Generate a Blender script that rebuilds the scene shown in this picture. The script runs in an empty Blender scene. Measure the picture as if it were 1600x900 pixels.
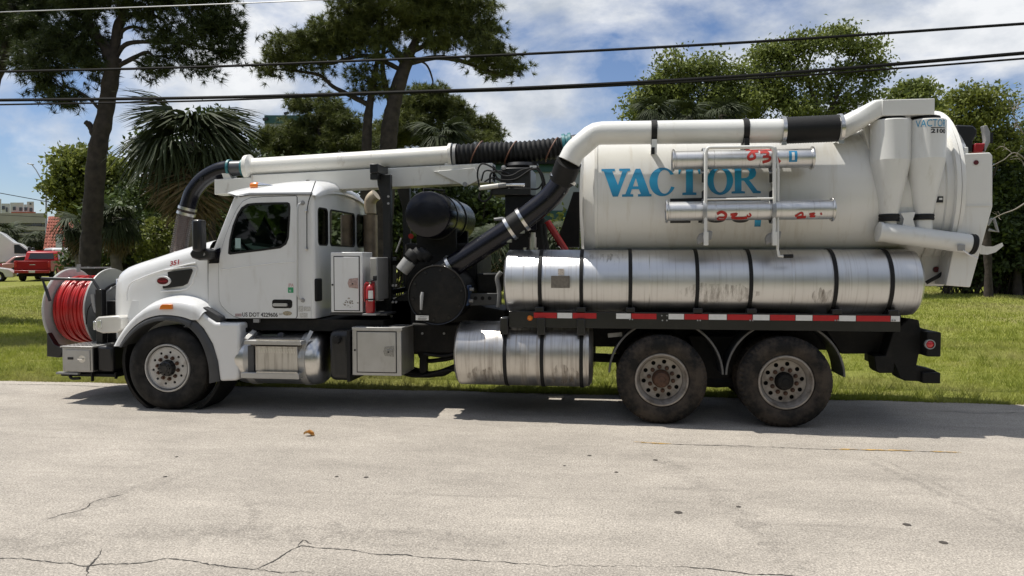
import bpy, bmesh, math, random
import numpy as np
from mathutils import Vector, Matrix, geometry
S = bpy.context.scene
COL = S.collection
rad = math.radians

# ------------------------------------------------------------------ camera
FPX, HZ, YAW = 1164.0, 406.0, rad(7.53)
CAM = np.array([0.0, -8.85, 1.94])
_s, _c, _d = math.sin(YAW), math.cos(YAW), math.atan((450-HZ)/FPX)
F0 = np.array([-_s, _c, 0.0]); RV = np.array([_c, _s, 0.0]); ZV = np.array([0, 0, 1.0])
FV = F0*math.cos(_d) - ZV*math.sin(_d); UV = ZV*math.cos(_d) + F0*math.sin(_d)
cd = bpy.data.cameras.new('camera'); cam = bpy.data.objects.new('camera', cd); COL.objects.link(cam)
cd.sensor_width = 36; cd.lens = 18*FPX/800; cd.clip_end = 3000; cd.clip_start = 0.1
cam.matrix_world = Matrix(((RV[0], UV[0], -FV[0], CAM[0]), (RV[1], UV[1], -FV[1], CAM[1]), (RV[2], UV[2], -FV[2], CAM[2]), (0, 0, 0, 1)))
S.camera = cam
S.view_settings.view_transform = 'Standard'; S.view_settings.look = 'None'
S.view_settings.exposure = 0.06; S.view_settings.gamma = 1
S.cycles.max_bounces = 6; S.cycles.transparent_max_bounces = 12
S.cycles.diffuse_bounces = 2; S.cycles.glossy_bounces = 3; S.cycles.caustics_reflective = False; S.cycles.caustics_refractive = False

# ------------------------------------------------------------------ sun and sky
SUND = Vector((0.41, -0.065, -1.0)).normalized()          # travel direction of the sunlight
sl = bpy.data.lights.new('sun', 'SUN'); sl.energy = 5.0; sl.angle = rad(0.5); sl.color = (1, 0.955, 0.88)
so = bpy.data.objects.new('sun', sl); COL.objects.link(so); so.rotation_euler = SUND.to_track_quat('-Z', 'Y').to_euler(); so.location = (-10, 5, 30)
W = bpy.data.worlds.new('World'); S.world = W; W.use_nodes = True
nt = W.node_tree; N = nt.nodes; L = nt.links; N.clear()
out = N.new('ShaderNodeOutputWorld'); bg = N.new('ShaderNodeBackground'); bg.inputs[1].default_value = 0.082
sky = N.new('ShaderNodeTexSky'); sky.sky_type = 'NISHITA'; sky.sun_disc = False
sky.sun_elevation = math.asin(-SUND.z); sky.sun_rotation = math.atan2(-SUND.x, -SUND.y)
sky.air_density = 1.0; sky.dust_density = 0.2; sky.ozone_density = 1.5
tc = N.new('ShaderNodeTexCoord')
def wnode(t, **kw):
    n = N.new(t)
    for k, v in kw.items():
        if k.startswith('i'): n.inputs[int(k[1:])].default_value = v
        else: setattr(n, k, v)
    return n
mp = wnode('ShaderNodeMapping'); mp.inputs['Scale'].default_value = (1.0, 1.0, 1.75); mp.inputs['Location'].default_value = (4.4, 6.6, 2.0)
L.new(tc.outputs['Generated'], mp.inputs[0])
n1 = wnode('ShaderNodeTexNoise'); n1.inputs['Scale'].default_value = 3.1; n1.inputs['Detail'].default_value = 9; n1.inputs['Roughness'].default_value = 0.56; n1.inputs['Distortion'].default_value = 0.25
L.new(mp.outputs[0], n1.inputs['Vector'])
cr = wnode('ShaderNodeValToRGB'); cr.color_ramp.elements[0].position = 0.42; cr.color_ramp.elements[1].position = 0.56
L.new(n1.outputs['Fac'], cr.inputs[0])
n2 = wnode('ShaderNodeTexNoise'); n2.inputs['Scale'].default_value = 6.5; n2.inputs['Detail'].default_value = 8; n2.inputs['Roughness'].default_value = 0.6
L.new(mp.outputs[0], n2.inputs['Vector'])
cc = wnode('ShaderNodeValToRGB'); e = cc.color_ramp.elements
e[0].position = 0.36; e[0].color = (6.1, 6.7, 7.6, 1); e[1].position = 0.62; e[1].color = (10.6, 10.8, 11.1, 1)
L.new(n2.outputs['Fac'], cc.inputs[0])
tint = wnode('ShaderNodeMix', data_type='RGBA', blend_type='MULTIPLY'); tint.inputs[0].default_value = 1.0; tint.inputs[7].default_value = (1.0, 1.04, 1.2, 1)
L.new(sky.outputs[0], tint.inputs[6])
mx = wnode('ShaderNodeMix', data_type='RGBA')
L.new(cr.outputs[0], mx.inputs[0]); L.new(tint.outputs[2], mx.inputs[6]); L.new(cc.outputs[0], mx.inputs[7])
L.new(mx.outputs[2], bg.inputs[0]); L.new(bg.outputs[0], out.inputs[0])

# ------------------------------------------------------------------ measuring helpers (plane Y = const -> point; depth -> point)
def ray(x, y): return FV + RV*((x-800)/FPX) + UV*((450-y)/FPX)
def P(x, y, Y):
    r = ray(x, y); return CAM + r*((Y-CAM[1])/r[1])
def D(x, y, d):
    r = ray(x, y); return CAM + r*(d/float(r @ F0))
def dep(p): return float((np.asarray(p)-CAM) @ F0)
def PX(x, Y, y=450): return float(P(x, y, Y)[0])
def PZ(x, y, Y): return float(P(x, y, Y)[2])
def PP(pts, Y): return [(float(P(x, y, Y)[0]), float(P(x, y, Y)[2])) for x, y in pts]
def sstep(t): t = min(1, max(0, t)); return t*t*(3-2*t)
def hgt(x, y): return 0.7*sstep((y-3)/42) if y > 0 else 0.0

# ------------------------------------------------------------------ mesh helper
def norm(v): v = np.asarray(v, float); return v/max(1e-9, np.linalg.norm(v))
def frame(a):
    a = norm(a); h = np.array([0, 0, 1.0]) if abs(a[2]) < 0.9 else np.array([1.0, 0, 0])
    u = norm(np.cross(h, a)); return u, np.cross(a, u)
class MB:
    def __init__(s): s.v = []; s.f = []
    def add(s, v, f):
        o = len(s.v); s.v += [tuple(map(float, p)) for p in v]; s.f += [tuple(i+o for i in q) for q in f]; return s
    def box(s, x0, x1, y0, y1, z0, z1):
        return s.add([(x, y, z) for x in (x0, x1) for y in (y0, y1) for z in (z0, z1)],
                     [(0, 1, 3, 2), (4, 6, 7, 5), (0, 4, 5, 1), (2, 3, 7, 6), (0, 2, 6, 4), (1, 5, 7, 3)])
    def beam(s, p0, p1, w, h, up=(0, 0, 1)):
        p0 = np.asarray(p0, float); p1 = np.asarray(p1, float); a = norm(p1-p0)
        u = norm(np.cross(up, a)); v = np.cross(a, u)
        q = [p + u*i*w/2 + v*j*h/2 for p in (p0, p1) for i, j in ((-1, -1), (1, -1), (1, 1), (-1, 1))]
        return s.add(q, [(3, 2, 1, 0), (4, 5, 6, 7), (0, 1, 5, 4), (1, 2, 6, 5), (2, 3, 7, 6), (3, 0, 4, 7)])
    def tube(s, pts, r, n=12, cap=True):
        pts = [np.asarray(p, float) for p in pts]; m = len(pts)
        rs = [r]*m if np.isscalar(r) else list(r)
        t = [norm(pts[min(i+1, m-1)]-pts[max(i-1, 0)]) for i in range(m)]
        u, w = frame(t[0]); V = []
        for i in range(m):
            u = norm(u - t[i]*(u @ t[i])); w = np.cross(t[i], u)
            for k in range(n):
                a = 2*math.pi*k/n; V.append(pts[i] + (u*math.cos(a)+w*math.sin(a))*rs[i])
        Fc = [(i*n+k, i*n+(k+1) % n, (i+1)*n+(k+1) % n, (i+1)*n+k) for i in range(m-1) for k in range(n)]
        if cap: Fc += [tuple(range(n-1, -1, -1)), tuple((m-1)*n+k for k in range(n))]
        return s.add(V, Fc)
    def cyl(s, p0, p1, r0, r1=None, n=24, cap=True): return s.tube([p0, p1], [r0, r0 if r1 is None else r1], n, cap)
    def lathe(s, prof, o, ax, n=48, close=False, rmod=None):
        u, w = frame(ax); ax = norm(ax); o = np.asarray(o, float); V = []
        for j, (a, r) in enumerate(prof):
            for k in range(n):
                t = 2*math.pi*k/n; rr = r if rmod is None else r + rmod(j, k)
                V.append(o + ax*a + (u*math.cos(t)+w*math.sin(t))*rr)
        m = len(prof); J = m if close else m-1
        return s.add(V, [(j*n+k, j*n+(k+1) % n, ((j+1) % m)*n+(k+1) % n, ((j+1) % m)*n+k) for j in range(J) for k in range(n)])
    def prism(s, poly, y0, y1):                          # polygon in XZ extruded along Y
        n = len(poly)
        ar = sum(poly[i][0]*poly[(i+1) % n][1]-poly[(i+1) % n][0]*poly[i][1] for i in range(n))
        if ar < 0: poly = poly[::-1]
        V = [(x, y0, z) for x, z in poly]+[(x, y1, z) for x, z in poly]
        return s.add(V, [tuple(range(n)), tuple(range(2*n-1, n-1, -1))]+[(i, i+n, (i+1) % n+n, (i+1) % n) for i in range(n)])
    def strip(s, A, B):                                  # quads between two equally long point rows
        n = len(A); return s.add(list(A)+list(B), [(i, i+1, n+i+1, n+i) for i in range(n-1)])
    def grid(s, rows):
        m, n = len(rows), len(rows[0]); V = [p for r in rows for p in r]
        return s.add(V, [(i*n+j, i*n+j+1, (i+1)*n+j+1, (i+1)*n+j) for i in range(m-1) for j in range(n-1)])
    def mesh(s, name, flip=False, shade=38):
        me = bpy.data.meshes.new(name); me.from_pydata(s.v, [], s.f); me.update()
        b = bmesh.new(); b.from_mesh(me); bmesh.ops.recalc_face_normals(b, faces=b.faces); b.to_mesh(me); b.free()
        if shade:
            me.polygons.foreach_set('use_smooth', [True]*len(me.polygons)); me.set_sharp_from_angle(angle=rad(shade))
        return me
def spline(pts, n=8):
    pts = [np.asarray(p, float) for p in pts]; q = [2*pts[0]-pts[1]]+pts+[2*pts[-1]-pts[-2]]; o = []
    for i in range(1, len(q)-2):
        a, b, c, d = q[i-1:i+3]
        for k in range(n):
            t = k/n; o.append(0.5*((2*b)+(c-a)*t+(2*a-5*b+4*c-d)*t*t+(3*b-a-3*c+d)*t**3))
    return o+[pts[-1]]
def resample(pts, step):
    pts = [np.asarray(p, float) for p in pts]; d = [0]
    for a, b in zip(pts, pts[1:]): d.append(d[-1]+np.linalg.norm(b-a))
    m = max(2, int(d[-1]/step)+1); A = np.array(pts)
    return [np.array([np.interp(x, d, A[:, k]) for k in range(3)]) for x in np.linspace(0, d[-1], m)]
def ribbed(path, r, rib, pitch):
    q = resample(path, pitch/2); return q, [r+(rib if i % 2 else 0) for i in range(len(q))]

def link(name, me, m, parent=None, loc=None, bev=0, seg=2, label=None, kind=None):
    o = bpy.data.objects.new(name, me); COL.objects.link(o)
    if m is not None:
        if isinstance(m, (list, tuple)):
            for k in m: me.materials.append(k)
        elif not me.materials: me.materials.append(m)
    if parent is not None: o.parent = parent
    if loc is not None: o.location = loc
    if bev:
        b = o.modifiers.new('bevel', 'BEVEL'); b.width = bev; b.segments = seg; b.limit_method = 'ANGLE'; b.angle_limit = rad(40)
    if label: o['label'] = label
    if kind: o['kind'] = kind
    return o
def ob(name, mb, m, parent=None, loc=None, bev=0, seg=2, label=None, kind=None, shade=38):
    return link(name, mb.mesh(name, shade=shade), m, parent, loc, bev, seg, label, kind)
def thing(name, label, cat, loc=(0, 0, 0), rz=0, group=None):
    o = bpy.data.objects.new(name, None); COL.objects.link(o); o.location = loc; o.rotation_euler = (0, 0, rz); o.empty_display_size = 0.2
    o['label'] = label; o['category'] = cat
    if group: o['group'] = group
    return o
def tag(o, label, cat, group=None):
    o['label'] = label; o['category'] = cat
    if group: o['group'] = group
    return o
def struct(o): o['kind'] = 'structure'; return o
def npmesh(name, V, Fq, shade=0):
    me = bpy.data.meshes.new(name); V = np.asarray(V, np.float32); Fq = np.asarray(Fq, np.int32); k = Fq.shape[1]
    me.vertices.add(len(V)); me.vertices.foreach_set('co', V.ravel())
    me.loops.add(Fq.size); me.loops.foreach_set('vertex_index', Fq.ravel())
    me.polygons.add(len(Fq)); me.polygons.foreach_set('loop_start', np.arange(0, Fq.size, k, dtype=np.int32))
    try: me.polygons.foreach_set('loop_total', np.full(len(Fq), k, np.int32))
    except Exception: pass
    me.update(calc_edges=True); me.validate()
    return me

# ------------------------------------------------------------------ materials
def mat(name, col, rough=0.5, metal=0.0, coat=0.0, var=0.06, vs=2.0, bump=0.0, bs=60.0, dirt=None, dscale=(3, 3, 3), dth=(0.55, 0.75), rvar=0.0, spec=0.5, sss=0):
    m = bpy.data.materials.new(name); m.use_nodes = True; t = m.node_tree; b = t.nodes['Principled BSDF']
    b.inputs['Base Color'].default_value = (*col, 1); b.inputs['Roughness'].default_value = rough; b.inputs['Metallic'].default_value = metal
    b.inputs['Coat Weight'].default_value = coat; b.inputs['Coat Roughness'].default_value = 0.06; b.inputs['Specular IOR Level'].default_value = spec
    co = t.nodes.new('ShaderNodeTexCoord'); last = None
    if var:
        n = t.nodes.new('ShaderNodeTexNoise'); n.inputs['Scale'].default_value = vs; n.inputs['Detail'].default_value = 6
        t.links.new(co.outputs['Object'], n.inputs['Vector'])
        r = t.nodes.new('ShaderNodeValToRGB'); r.color_ramp.elements[0].position = 0.3; r.color_ramp.elements[1].position = 0.7
        r.color_ramp.elements[0].color = (*[max(0, c*(1-var)) for c in col], 1); r.color_ramp.elements[1].color = (*[min(1, c*(1+var)) for c in col], 1)
        t.links.new(n.outputs['Fac'], r.inputs[0]); last = r.outputs[0]
        if rvar:
            q = t.nodes.new('ShaderNodeMapRange'); q.inputs[1].default_value = 0.3; q.inputs[2].default_value = 0.7
            q.inputs[3].default_value = rough-rvar; q.inputs[4].default_value = rough+rvar
            t.links.new(n.outputs['Fac'], q.inputs[0]); t.links.new(q.outputs[0], b.inputs['Roughness'])
    if dirt:
        mp = t.nodes.new('ShaderNodeMapping'); mp.inputs['Scale'].default_value = dscale; t.links.new(co.outputs['Object'], mp.inputs[0])
        n = t.nodes.new('ShaderNodeTexNoise'); n.inputs['Scale'].default_value = 1.0; n.inputs['Detail'].default_value = 9; n.inputs['Roughness'].default_value = 0.65
        t.links.new(mp.outputs[0], n.inputs['Vector'])
        r = t.nodes.new('ShaderNodeMapRange'); r.inputs[1].default_value = dth[0]; r.inputs[2].default_value = dth[1]; r.inputs[4].default_value = dirt[3] if len(dirt) > 3 else 0.8
        t.links.new(n.outputs['Fac'], r.inputs[0])
        x = t.nodes.new('ShaderNodeMix'); x.data_type = 'RGBA'; x.inputs[6].default_value = (*col, 1); x.inputs[7].default_value = (*dirt[:3], 1)
        t.links.new(r.outputs[0], x.inputs[0])
        if last: t.links.new(last, x.inputs[6])
        last = x.outputs[2]
        if metal:
            k = t.nodes.new('ShaderNodeMath'); k.operation = 'MULTIPLY_ADD'; k.inputs[1].default_value = -0.8*metal; k.inputs[2].default_value = metal
            t.links.new(r.outputs[0], k.inputs[0]); t.links.new(k.outputs[0], b.inputs['Metallic'])
    if last: t.links.new(last, b.inputs['Base Color'])
    if bump:
        n = t.nodes.new('ShaderNodeTexNoise'); n.inputs['Scale'].default_value = bs; n.inputs['Detail'].default_value = 4
        t.links.new(co.outputs['Object'], n.inputs['Vector'])
        p = t.nodes.new('ShaderNodeBump'); p.inputs['Strength'].default_value = bump; p.inputs['Distance'].default_value = 0.02
        t.links.new(n.outputs['Fac'], p.inputs['Height']); t.links.new(p.outputs[0], b.inputs['Normal'])
    return m
white = mat('white_paint', (0.74, 0.745, 0.74), 0.32, coat=0.5, var=0.03, dirt=(0.42, 0.38, 0.32, 0.5), dscale=(5, 5, 1.2), dth=(0.56, 0.85))
cream = mat('tank_paint', (0.77, 0.762, 0.725), 0.30, coat=0.4, var=0.03, dirt=(0.46, 0.39, 0.27, 0.6), dscale=(9, 3, 0.8), dth=(0.53, 0.82))
boomw = mat('boom_paint', (0.75, 0.735, 0.675), 0.36, coat=0.25, var=0.05, dirt=(0.30, 0.22, 0.15, 0.7), dscale=(9, 9, 2.5), dth=(0.60, 0.80))
offw = mat('duct_paint', (0.73, 0.73, 0.70), 0.38, coat=0.2, var=0.04, dirt=(0.40, 0.36, 0.28, 0.5), dscale=(8, 8, 2), dth=(0.58, 0.85))
alu = mat('bare_aluminium', (0.64, 0.64, 0.635), 0.40, metal=1, var=0.06, vs=3, rvar=0.05, dirt=(0.17, 0.135, 0.10, 0.65), dscale=(34, 0.8, 0.8), dth=(0.54, 0.80), bump=0.015, bs=14)
alug = mat('dirty_aluminium', (0.57, 0.55, 0.52), 0.38, metal=1, var=0.1, vs=4, rvar=0.06, dirt=(0.17, 0.125, 0.085, 0.85), dscale=(26, 1.0, 1.0), dth=(0.48, 0.74), bump=0.02, bs=14)
boxal = mat('sheet_aluminium', (0.47, 0.465, 0.45), 0.45, metal=0.75, var=0.08, vs=5, rvar=0.06, dirt=(0.25, 0.21, 0.17, 0.6), dscale=(8, 8, 3), dth=(0.58, 0.8))
steel = mat('bright_steel', (0.62, 0.61, 0.59), 0.28, metal=1, var=0.08, vs=20)
chrome = mat('chrome', (0.8, 0.8, 0.8), 0.1, metal=1, var=0)
blk = mat('black_paint', (0.007, 0.007, 0.008), 0.4, coat=0.15, var=0.3, vs=4, dirt=(0.035, 0.03, 0.026, 0.6), dscale=(6, 6, 3), dth=(0.55, 0.8))
gblk = mat('gloss_black_paint', (0.004, 0.004, 0.008), 0.26, coat=0.12, spec=0.35, var=0.3, vs=3, dirt=(0.04, 0.036, 0.036, 0.4), dscale=(5, 5, 5), dth=(0.55, 0.8))
chas = mat('chassis_black', (0.006, 0.006, 0.0055), 0.65, spec=0.3, var=0.3, vs=6, dirt=(0.03, 0.024, 0.019, 0.7), dscale=(5, 5, 5), dth=(0.5, 0.8), bump=0.2, bs=30)
rub = mat('black_rubber', (0.008, 0.008, 0.008), 0.62, spec=0.35, var=0.25, vs=9, bump=0.1, bs=50)
plas = mat('grey_plastic', (0.055, 0.056, 0.058), 0.5, var=0.15, vs=6, bump=0.1, bs=200)
tyrem = mat('tyre_rubber_muddy', (0.011, 0.0105, 0.010), 0.75, spec=0.25, var=0.2, vs=12, dirt=(0.062, 0.049, 0.038, 0.95), dscale=(3.5, 3.5, 3.5), dth=(0.42, 0.60), bump=0.25, bs=40)
tyrec = mat('tyre_rubber_clean', (0.010, 0.0098, 0.0095), 0.7, spec=0.25, var=0.2, vs=12, dirt=(0.05, 0.044, 0.038, 0.8), dscale=(3, 3, 3), dth=(0.46, 0.7), bump=0.2, bs=40)
rimf = mat('pale_steel_rim', (0.50, 0.49, 0.47), 0.45, metal=0.35, var=0.08, vs=9, dirt=(0.2, 0.16, 0.12, 0.8), dscale=(7, 7, 7), dth=(0.52, 0.78))
rimr = mat('dirty_steel_rim', (0.33, 0.30, 0.265), 0.55, metal=0.2, var=0.15, vs=9, dirt=(0.11, 0.085, 0.062, 0.9), dscale=(6, 6, 6), dth=(0.46, 0.7))
rust = mat('rusty_hub', (0.075, 0.036, 0.02), 0.7, var=0.4, vs=14, bump=0.3, bs=40)
hole = mat('dark_hole', (0.004, 0.004, 0.004), 0.9, var=0)
redp = mat('red_paint', (0.33, 0.008, 0.012), 0.35, coat=0.4, var=0.1, vs=5)
hosem = mat('red_hose', (0.44, 0.010, 0.009), 0.36, coat=0.1, var=0.2, vs=7, dirt=(0.2, 0.02, 0.015, 0.6), dscale=(6, 6, 6), dth=(0.5, 0.75))
tred = mat('red_reflector', (0.45, 0.012, 0.02), 0.3, var=0.08, vs=20)
twht = mat('white_reflector', (0.72, 0.72, 0.70), 0.35, var=0.05, vs=20)
amber = mat('amber_lens', (0.75, 0.2, 0.02), 0.2, coat=0.6, var=0.05)
redl = mat('red_lens', (0.5, 0.01, 0.015), 0.2, coat=0.7, var=0.05)
teal = mat('teal_clamp', (0.02, 0.15, 0.17), 0.45, var=0.1, vs=10)
greyp = mat('grey_paint', (0.30, 0.30, 0.295), 0.5, var=0.06, vs=5, dirt=(0.2, 0.18, 0.15, 0.6), dscale=(6, 6, 6), dth=(0.55, 0.8))
pvc = mat('dark_grey_pipe', (0.07, 0.072, 0.078), 0.35, coat=0.2, var=0.15, vs=5)
stack = mat('heat_stained_steel', (0.32, 0.25, 0.18), 0.5, metal=0.5, var=0.25, vs=9)
lens = mat('headlamp_lens', (0.55, 0.56, 0.58), 0.12, metal=0.6, coat=1, var=0.1, vs=20)
seatm = mat('cab_interior', (0.05, 0.05, 0.052), 0.7, var=0.1)
ink = mat('black_print', (0.015, 0.015, 0.018), 0.5, var=0)
inkr = mat('red_print', (0.42, 0.02, 0.03), 0.5, var=0.1, vs=30)
inkg = mat('green_print', (0.03, 0.30, 0.13), 0.5, var=0)
inkb = mat('blue_print', (0.02, 0.22, 0.42), 0.45, var=0)
inkw = mat('white_print', (0.7, 0.7, 0.68), 0.5, var=0.05)
logo = mat('dark_red_emblem', (0.10, 0.006, 0.012), 0.25, coat=0.7, var=0)
spray = mat('red_spray_paint', (0.42, 0.025, 0.02), 0.6, var=0.25, vs=25)
def glass(name, tintc, ior=1.5):
    m = bpy.data.materials.new(name); m.use_nodes = True; t = m.node_tree; t.nodes.clear()
    o = t.nodes.new('ShaderNodeOutputMaterial'); a = t.nodes.new('ShaderNodeBsdfTransparent'); a.inputs[0].default_value = (*tintc, 1)
    g = t.nodes.new('ShaderNodeBsdfGlossy'); g.inputs['Roughness'].default_value = 0.02
    f = t.nodes.new('ShaderNodeFresnel'); f.inputs[0].default_value = ior
    x = t.nodes.new('ShaderNodeMixShader'); t.links.new(f.outputs[0], x.inputs[0]); t.links.new(a.outputs[0], x.inputs[1]); t.links.new(g.outputs[0], x.inputs[2]); t.links.new(x.outputs[0], o.inputs[0])
    return m
glasst = glass('tinted_glass', (0.16, 0.21, 0.195), 1.4); glassd = glass('dark_privacy_glass', (0.02, 0.03, 0.027), 1.28)
def clearhose():
    m = bpy.data.materials.new('clear_ribbed_hose'); m.use_nodes = True; t = m.node_tree; b = t.nodes['Principled BSDF']
    b.inputs['Base Color'].default_value = (0.15, 0.13, 0.12, 1); b.inputs['Roughness'].default_value = 0.3
    o = t.nodes['Material Output']; a = t.nodes.new('ShaderNodeBsdfTransparent'); a.inputs[0].default_value = (0.62, 0.60, 0.56, 1)
    x = t.nodes.new('ShaderNodeMixShader'); x.inputs[0].default_value = 0.45
    t.links.new(a.outputs[0], x.inputs[1]); t.links.new(b.outputs[0], x.inputs[2]); t.links.new(x.outputs[0], o.inputs[0]); return m
hosec = clearhose()
def leafmat(name, c0, c1, tr=0.35, vs=0.9, rough=0.55):
    m = bpy.data.materials.new(name); m.use_nodes = True; t = m.node_tree; b = t.nodes['Principled BSDF']; o = t.nodes['Material Output']
    co = t.nodes.new('ShaderNodeTexCoord'); n = t.nodes.new('ShaderNodeTexNoise'); n.inputs['Scale'].default_value = vs; n.inputs['Detail'].default_value = 8; n.inputs['Roughness'].default_value = 0.75
    t.links.new(co.outputs['Object'], n.inputs['Vector'])
    r = t.nodes.new('ShaderNodeValToRGB'); r.color_ramp.elements[0].position = 0.32; r.color_ramp.elements[1].position = 0.68
    r.color_ramp.elements[0].color = (*c0, 1); r.color_ramp.elements[1].color = (*c1, 1); t.links.new(n.outputs['Fac'], r.inputs[0])
    t.links.new(r.outputs[0], b.inputs['Base Color']); b.inputs['Roughness'].default_value = rough; b.inputs['Specular IOR Level'].default_value = 0.35
    k = t.nodes.new('ShaderNodeBsdfTranslucent'); t.links.new(r.outputs[0], k.inputs[0])
    x = t.nodes.new('ShaderNodeMixShader'); x.inputs[0].default_value = tr
    t.links.new(b.outputs[0], x.inputs[1]); t.links.new(k.outputs[0], x.inputs[2]); t.links.new(x.outputs[0], o.inputs[0]); return m
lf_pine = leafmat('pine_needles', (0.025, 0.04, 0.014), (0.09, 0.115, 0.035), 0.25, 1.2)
lf_pineb = leafmat('pine_needles_mid_green', (0.055, 0.075, 0.02), (0.19, 0.21, 0.06), 0.3, 1.2)  # paler, yellower needles of the mid green pines
lf_oak = leafmat('broad_leaves', (0.06, 0.088, 0.02), (0.26, 0.30, 0.07), 0.35, 0.8)
lf_lime = leafmat('bright_leaves', (0.075, 0.10, 0.022), (0.27, 0.30, 0.065), 0.35, 0.8)
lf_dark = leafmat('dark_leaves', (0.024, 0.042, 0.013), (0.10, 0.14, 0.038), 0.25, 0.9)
lf_palm = leafmat('palm_fronds', (0.020, 0.030, 0.012), (0.062, 0.080, 0.028), 0.18, 1.5, 0.7)
lf_dead = leafmat('dead_palm_fronds', (0.10, 0.075, 0.045), (0.24, 0.18, 0.11), 0.15, 1.5, 0.8)
def grassmat():
    m = leafmat('grass_blades', (0.17, 0.215, 0.028), (0.46, 0.485, 0.09), 0.35, 0.9, 0.6); t = m.node_tree; r = [n for n in t.nodes if n.type == 'VALTORGB'][0]
    co = [n for n in t.nodes if n.type == 'TEX_COORD'][0]; n = t.nodes.new('ShaderNodeTexNoise'); n.inputs['Scale'].default_value = 0.23; n.inputs['Detail'].default_value = 9; n.inputs['Roughness'].default_value = 0.7; t.links.new(co.outputs['Object'], n.inputs['Vector'])
    q = t.nodes.new('ShaderNodeMapRange'); q.inputs[1].default_value = 0.47; q.inputs[2].default_value = 0.68; q.inputs[4].default_value = 0.85; t.links.new(n.outputs['Fac'], q.inputs[0])
    x = t.nodes.new('ShaderNodeMix'); x.data_type = 'RGBA'; t.links.new(q.outputs[0], x.inputs[0]); t.links.new(r.outputs[0], x.inputs[6]); x.inputs[7].default_value = (0.40, 0.345, 0.175, 1)
    for k in t.nodes:
        if k.type == 'BSDF_PRINCIPLED': t.links.new(x.outputs[2], k.inputs['Base Color'])
        if k.type == 'BSDF_TRANSLUCENT': t.links.new(x.outputs[2], k.inputs[0])
    return m
lf_grass = grassmat()
bark = mat('pine_bark', (0.045, 0.035, 0.028), 0.9, var=0.45, vs=5, bump=0.9, bs=9)
barkg = mat('grey_bark', (0.15, 0.13, 0.11), 0.9, var=0.3, vs=6, bump=0.6, bs=12)
twigm = mat('bare_twig_bark', (0.24, 0.21, 0.18), 0.9, var=0.2, vs=6)
conc = mat('far_concrete', (0.27, 0.255, 0.23), 0.85, var=0.08, vs=0.3)
stuc = mat('white_stucco', (0.46, 0.46, 0.45), 0.85, var=0.05, vs=0.4)
bgrey = mat('pale_grey_wall', (0.34, 0.36, 0.36), 0.8, var=0.06, vs=0.5)
bgreen = mat('dark_green_band', (0.025, 0.085, 0.075), 0.6, var=0.1, vs=1)
tilem = mat('red_roof_tile', (0.36, 0.10, 0.06), 0.7, var=0.25, vs=2.5)
winm = mat('dark_window_glass', (0.03, 0.036, 0.04), 0.12, var=0.1, vs=1)
carred = mat('red_car_paint', (0.34, 0.008, 0.012), 0.4, coat=0.0, spec=0.25, var=0.03)
carwht = mat('white_car_paint', (0.70, 0.69, 0.67), 0.3, coat=0.6, var=0.02)
galv = mat('galvanised_steel', (0.34, 0.35, 0.36), 0.5, metal=0.6, var=0.1)
tanst = mat('tan_stack_elbow', (0.50, 0.42, 0.31), 0.5, metal=0.2, var=0.1, vs=9)
satin = mat('satin_handle', (0.55, 0.55, 0.54), 0.38, metal=0.5, var=0.05)
latchm = mat('latch_steel', (0.30, 0.30, 0.295), 0.35, metal=0.9, var=0.25, vs=60)
platem = mat('dull_plate', (0.20, 0.18, 0.155), 0.5, metal=0.4, var=0.2, vs=30)
wirem = mat('black_cable', (0.006, 0.006, 0.006), 0.7, var=0, spec=0.15)
# ================================================================== SETTING
rng = np.random.default_rng(7); random.seed(7)
def ground_mat():
    m = bpy.data.materials.new('lawn_soil'); m.use_nodes = True; t = m.node_tree; b = t.nodes['Principled BSDF']; b.inputs['Roughness'].default_value = 0.9; b.inputs['Specular IOR Level'].default_value = 0.1
    co = t.nodes.new('ShaderNodeTexCoord')
    def noise(s, d=6):
        n = t.nodes.new('ShaderNodeTexNoise'); n.inputs['Scale'].default_value = s; n.inputs['Detail'].default_value = d; n.inputs['Roughness'].default_value = 0.65; t.links.new(co.outputs['Object'], n.inputs['Vector']); return n
    a = noise(9, 10); r = t.nodes.new('ShaderNodeValToRGB'); e = r.color_ramp.elements
    e[0].position = 0.3; e[0].color = (0.12, 0.135, 0.028, 1); e[1].position = 0.7; e[1].color = (0.30, 0.31, 0.075, 1); t.links.new(a.outputs['Fac'], r.inputs[0])
    c = noise(0.28, 8); q = t.nodes.new('ShaderNodeValToRGB'); q.color_ramp.elements[0].position = 0.52; q.color_ramp.elements[1].position = 0.74
    q.color_ramp.elements[1].color = (0.75, 0.75, 0.75, 1); t.links.new(c.outputs['Fac'], q.inputs[0])
    x = t.nodes.new('ShaderNodeMix'); x.data_type = 'RGBA'; t.links.new(q.outputs[0], x.inputs[0]); t.links.new(r.outputs[0], x.inputs[6]); x.inputs[7].default_value = (0.27, 0.225, 0.115, 1)
    t.links.new(x.outputs[2], b.inputs['Base Color'])
    n = noise(45, 4); p = t.nodes.new('ShaderNodeBump'); p.inputs['Strength'].default_value = 0.8; p.inputs['Distance'].default_value = 0.05; t.links.new(n.outputs['Fac'], p.inputs['Height']); t.links.new(p.outputs[0], b.inputs['Normal'])
    return m
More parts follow.
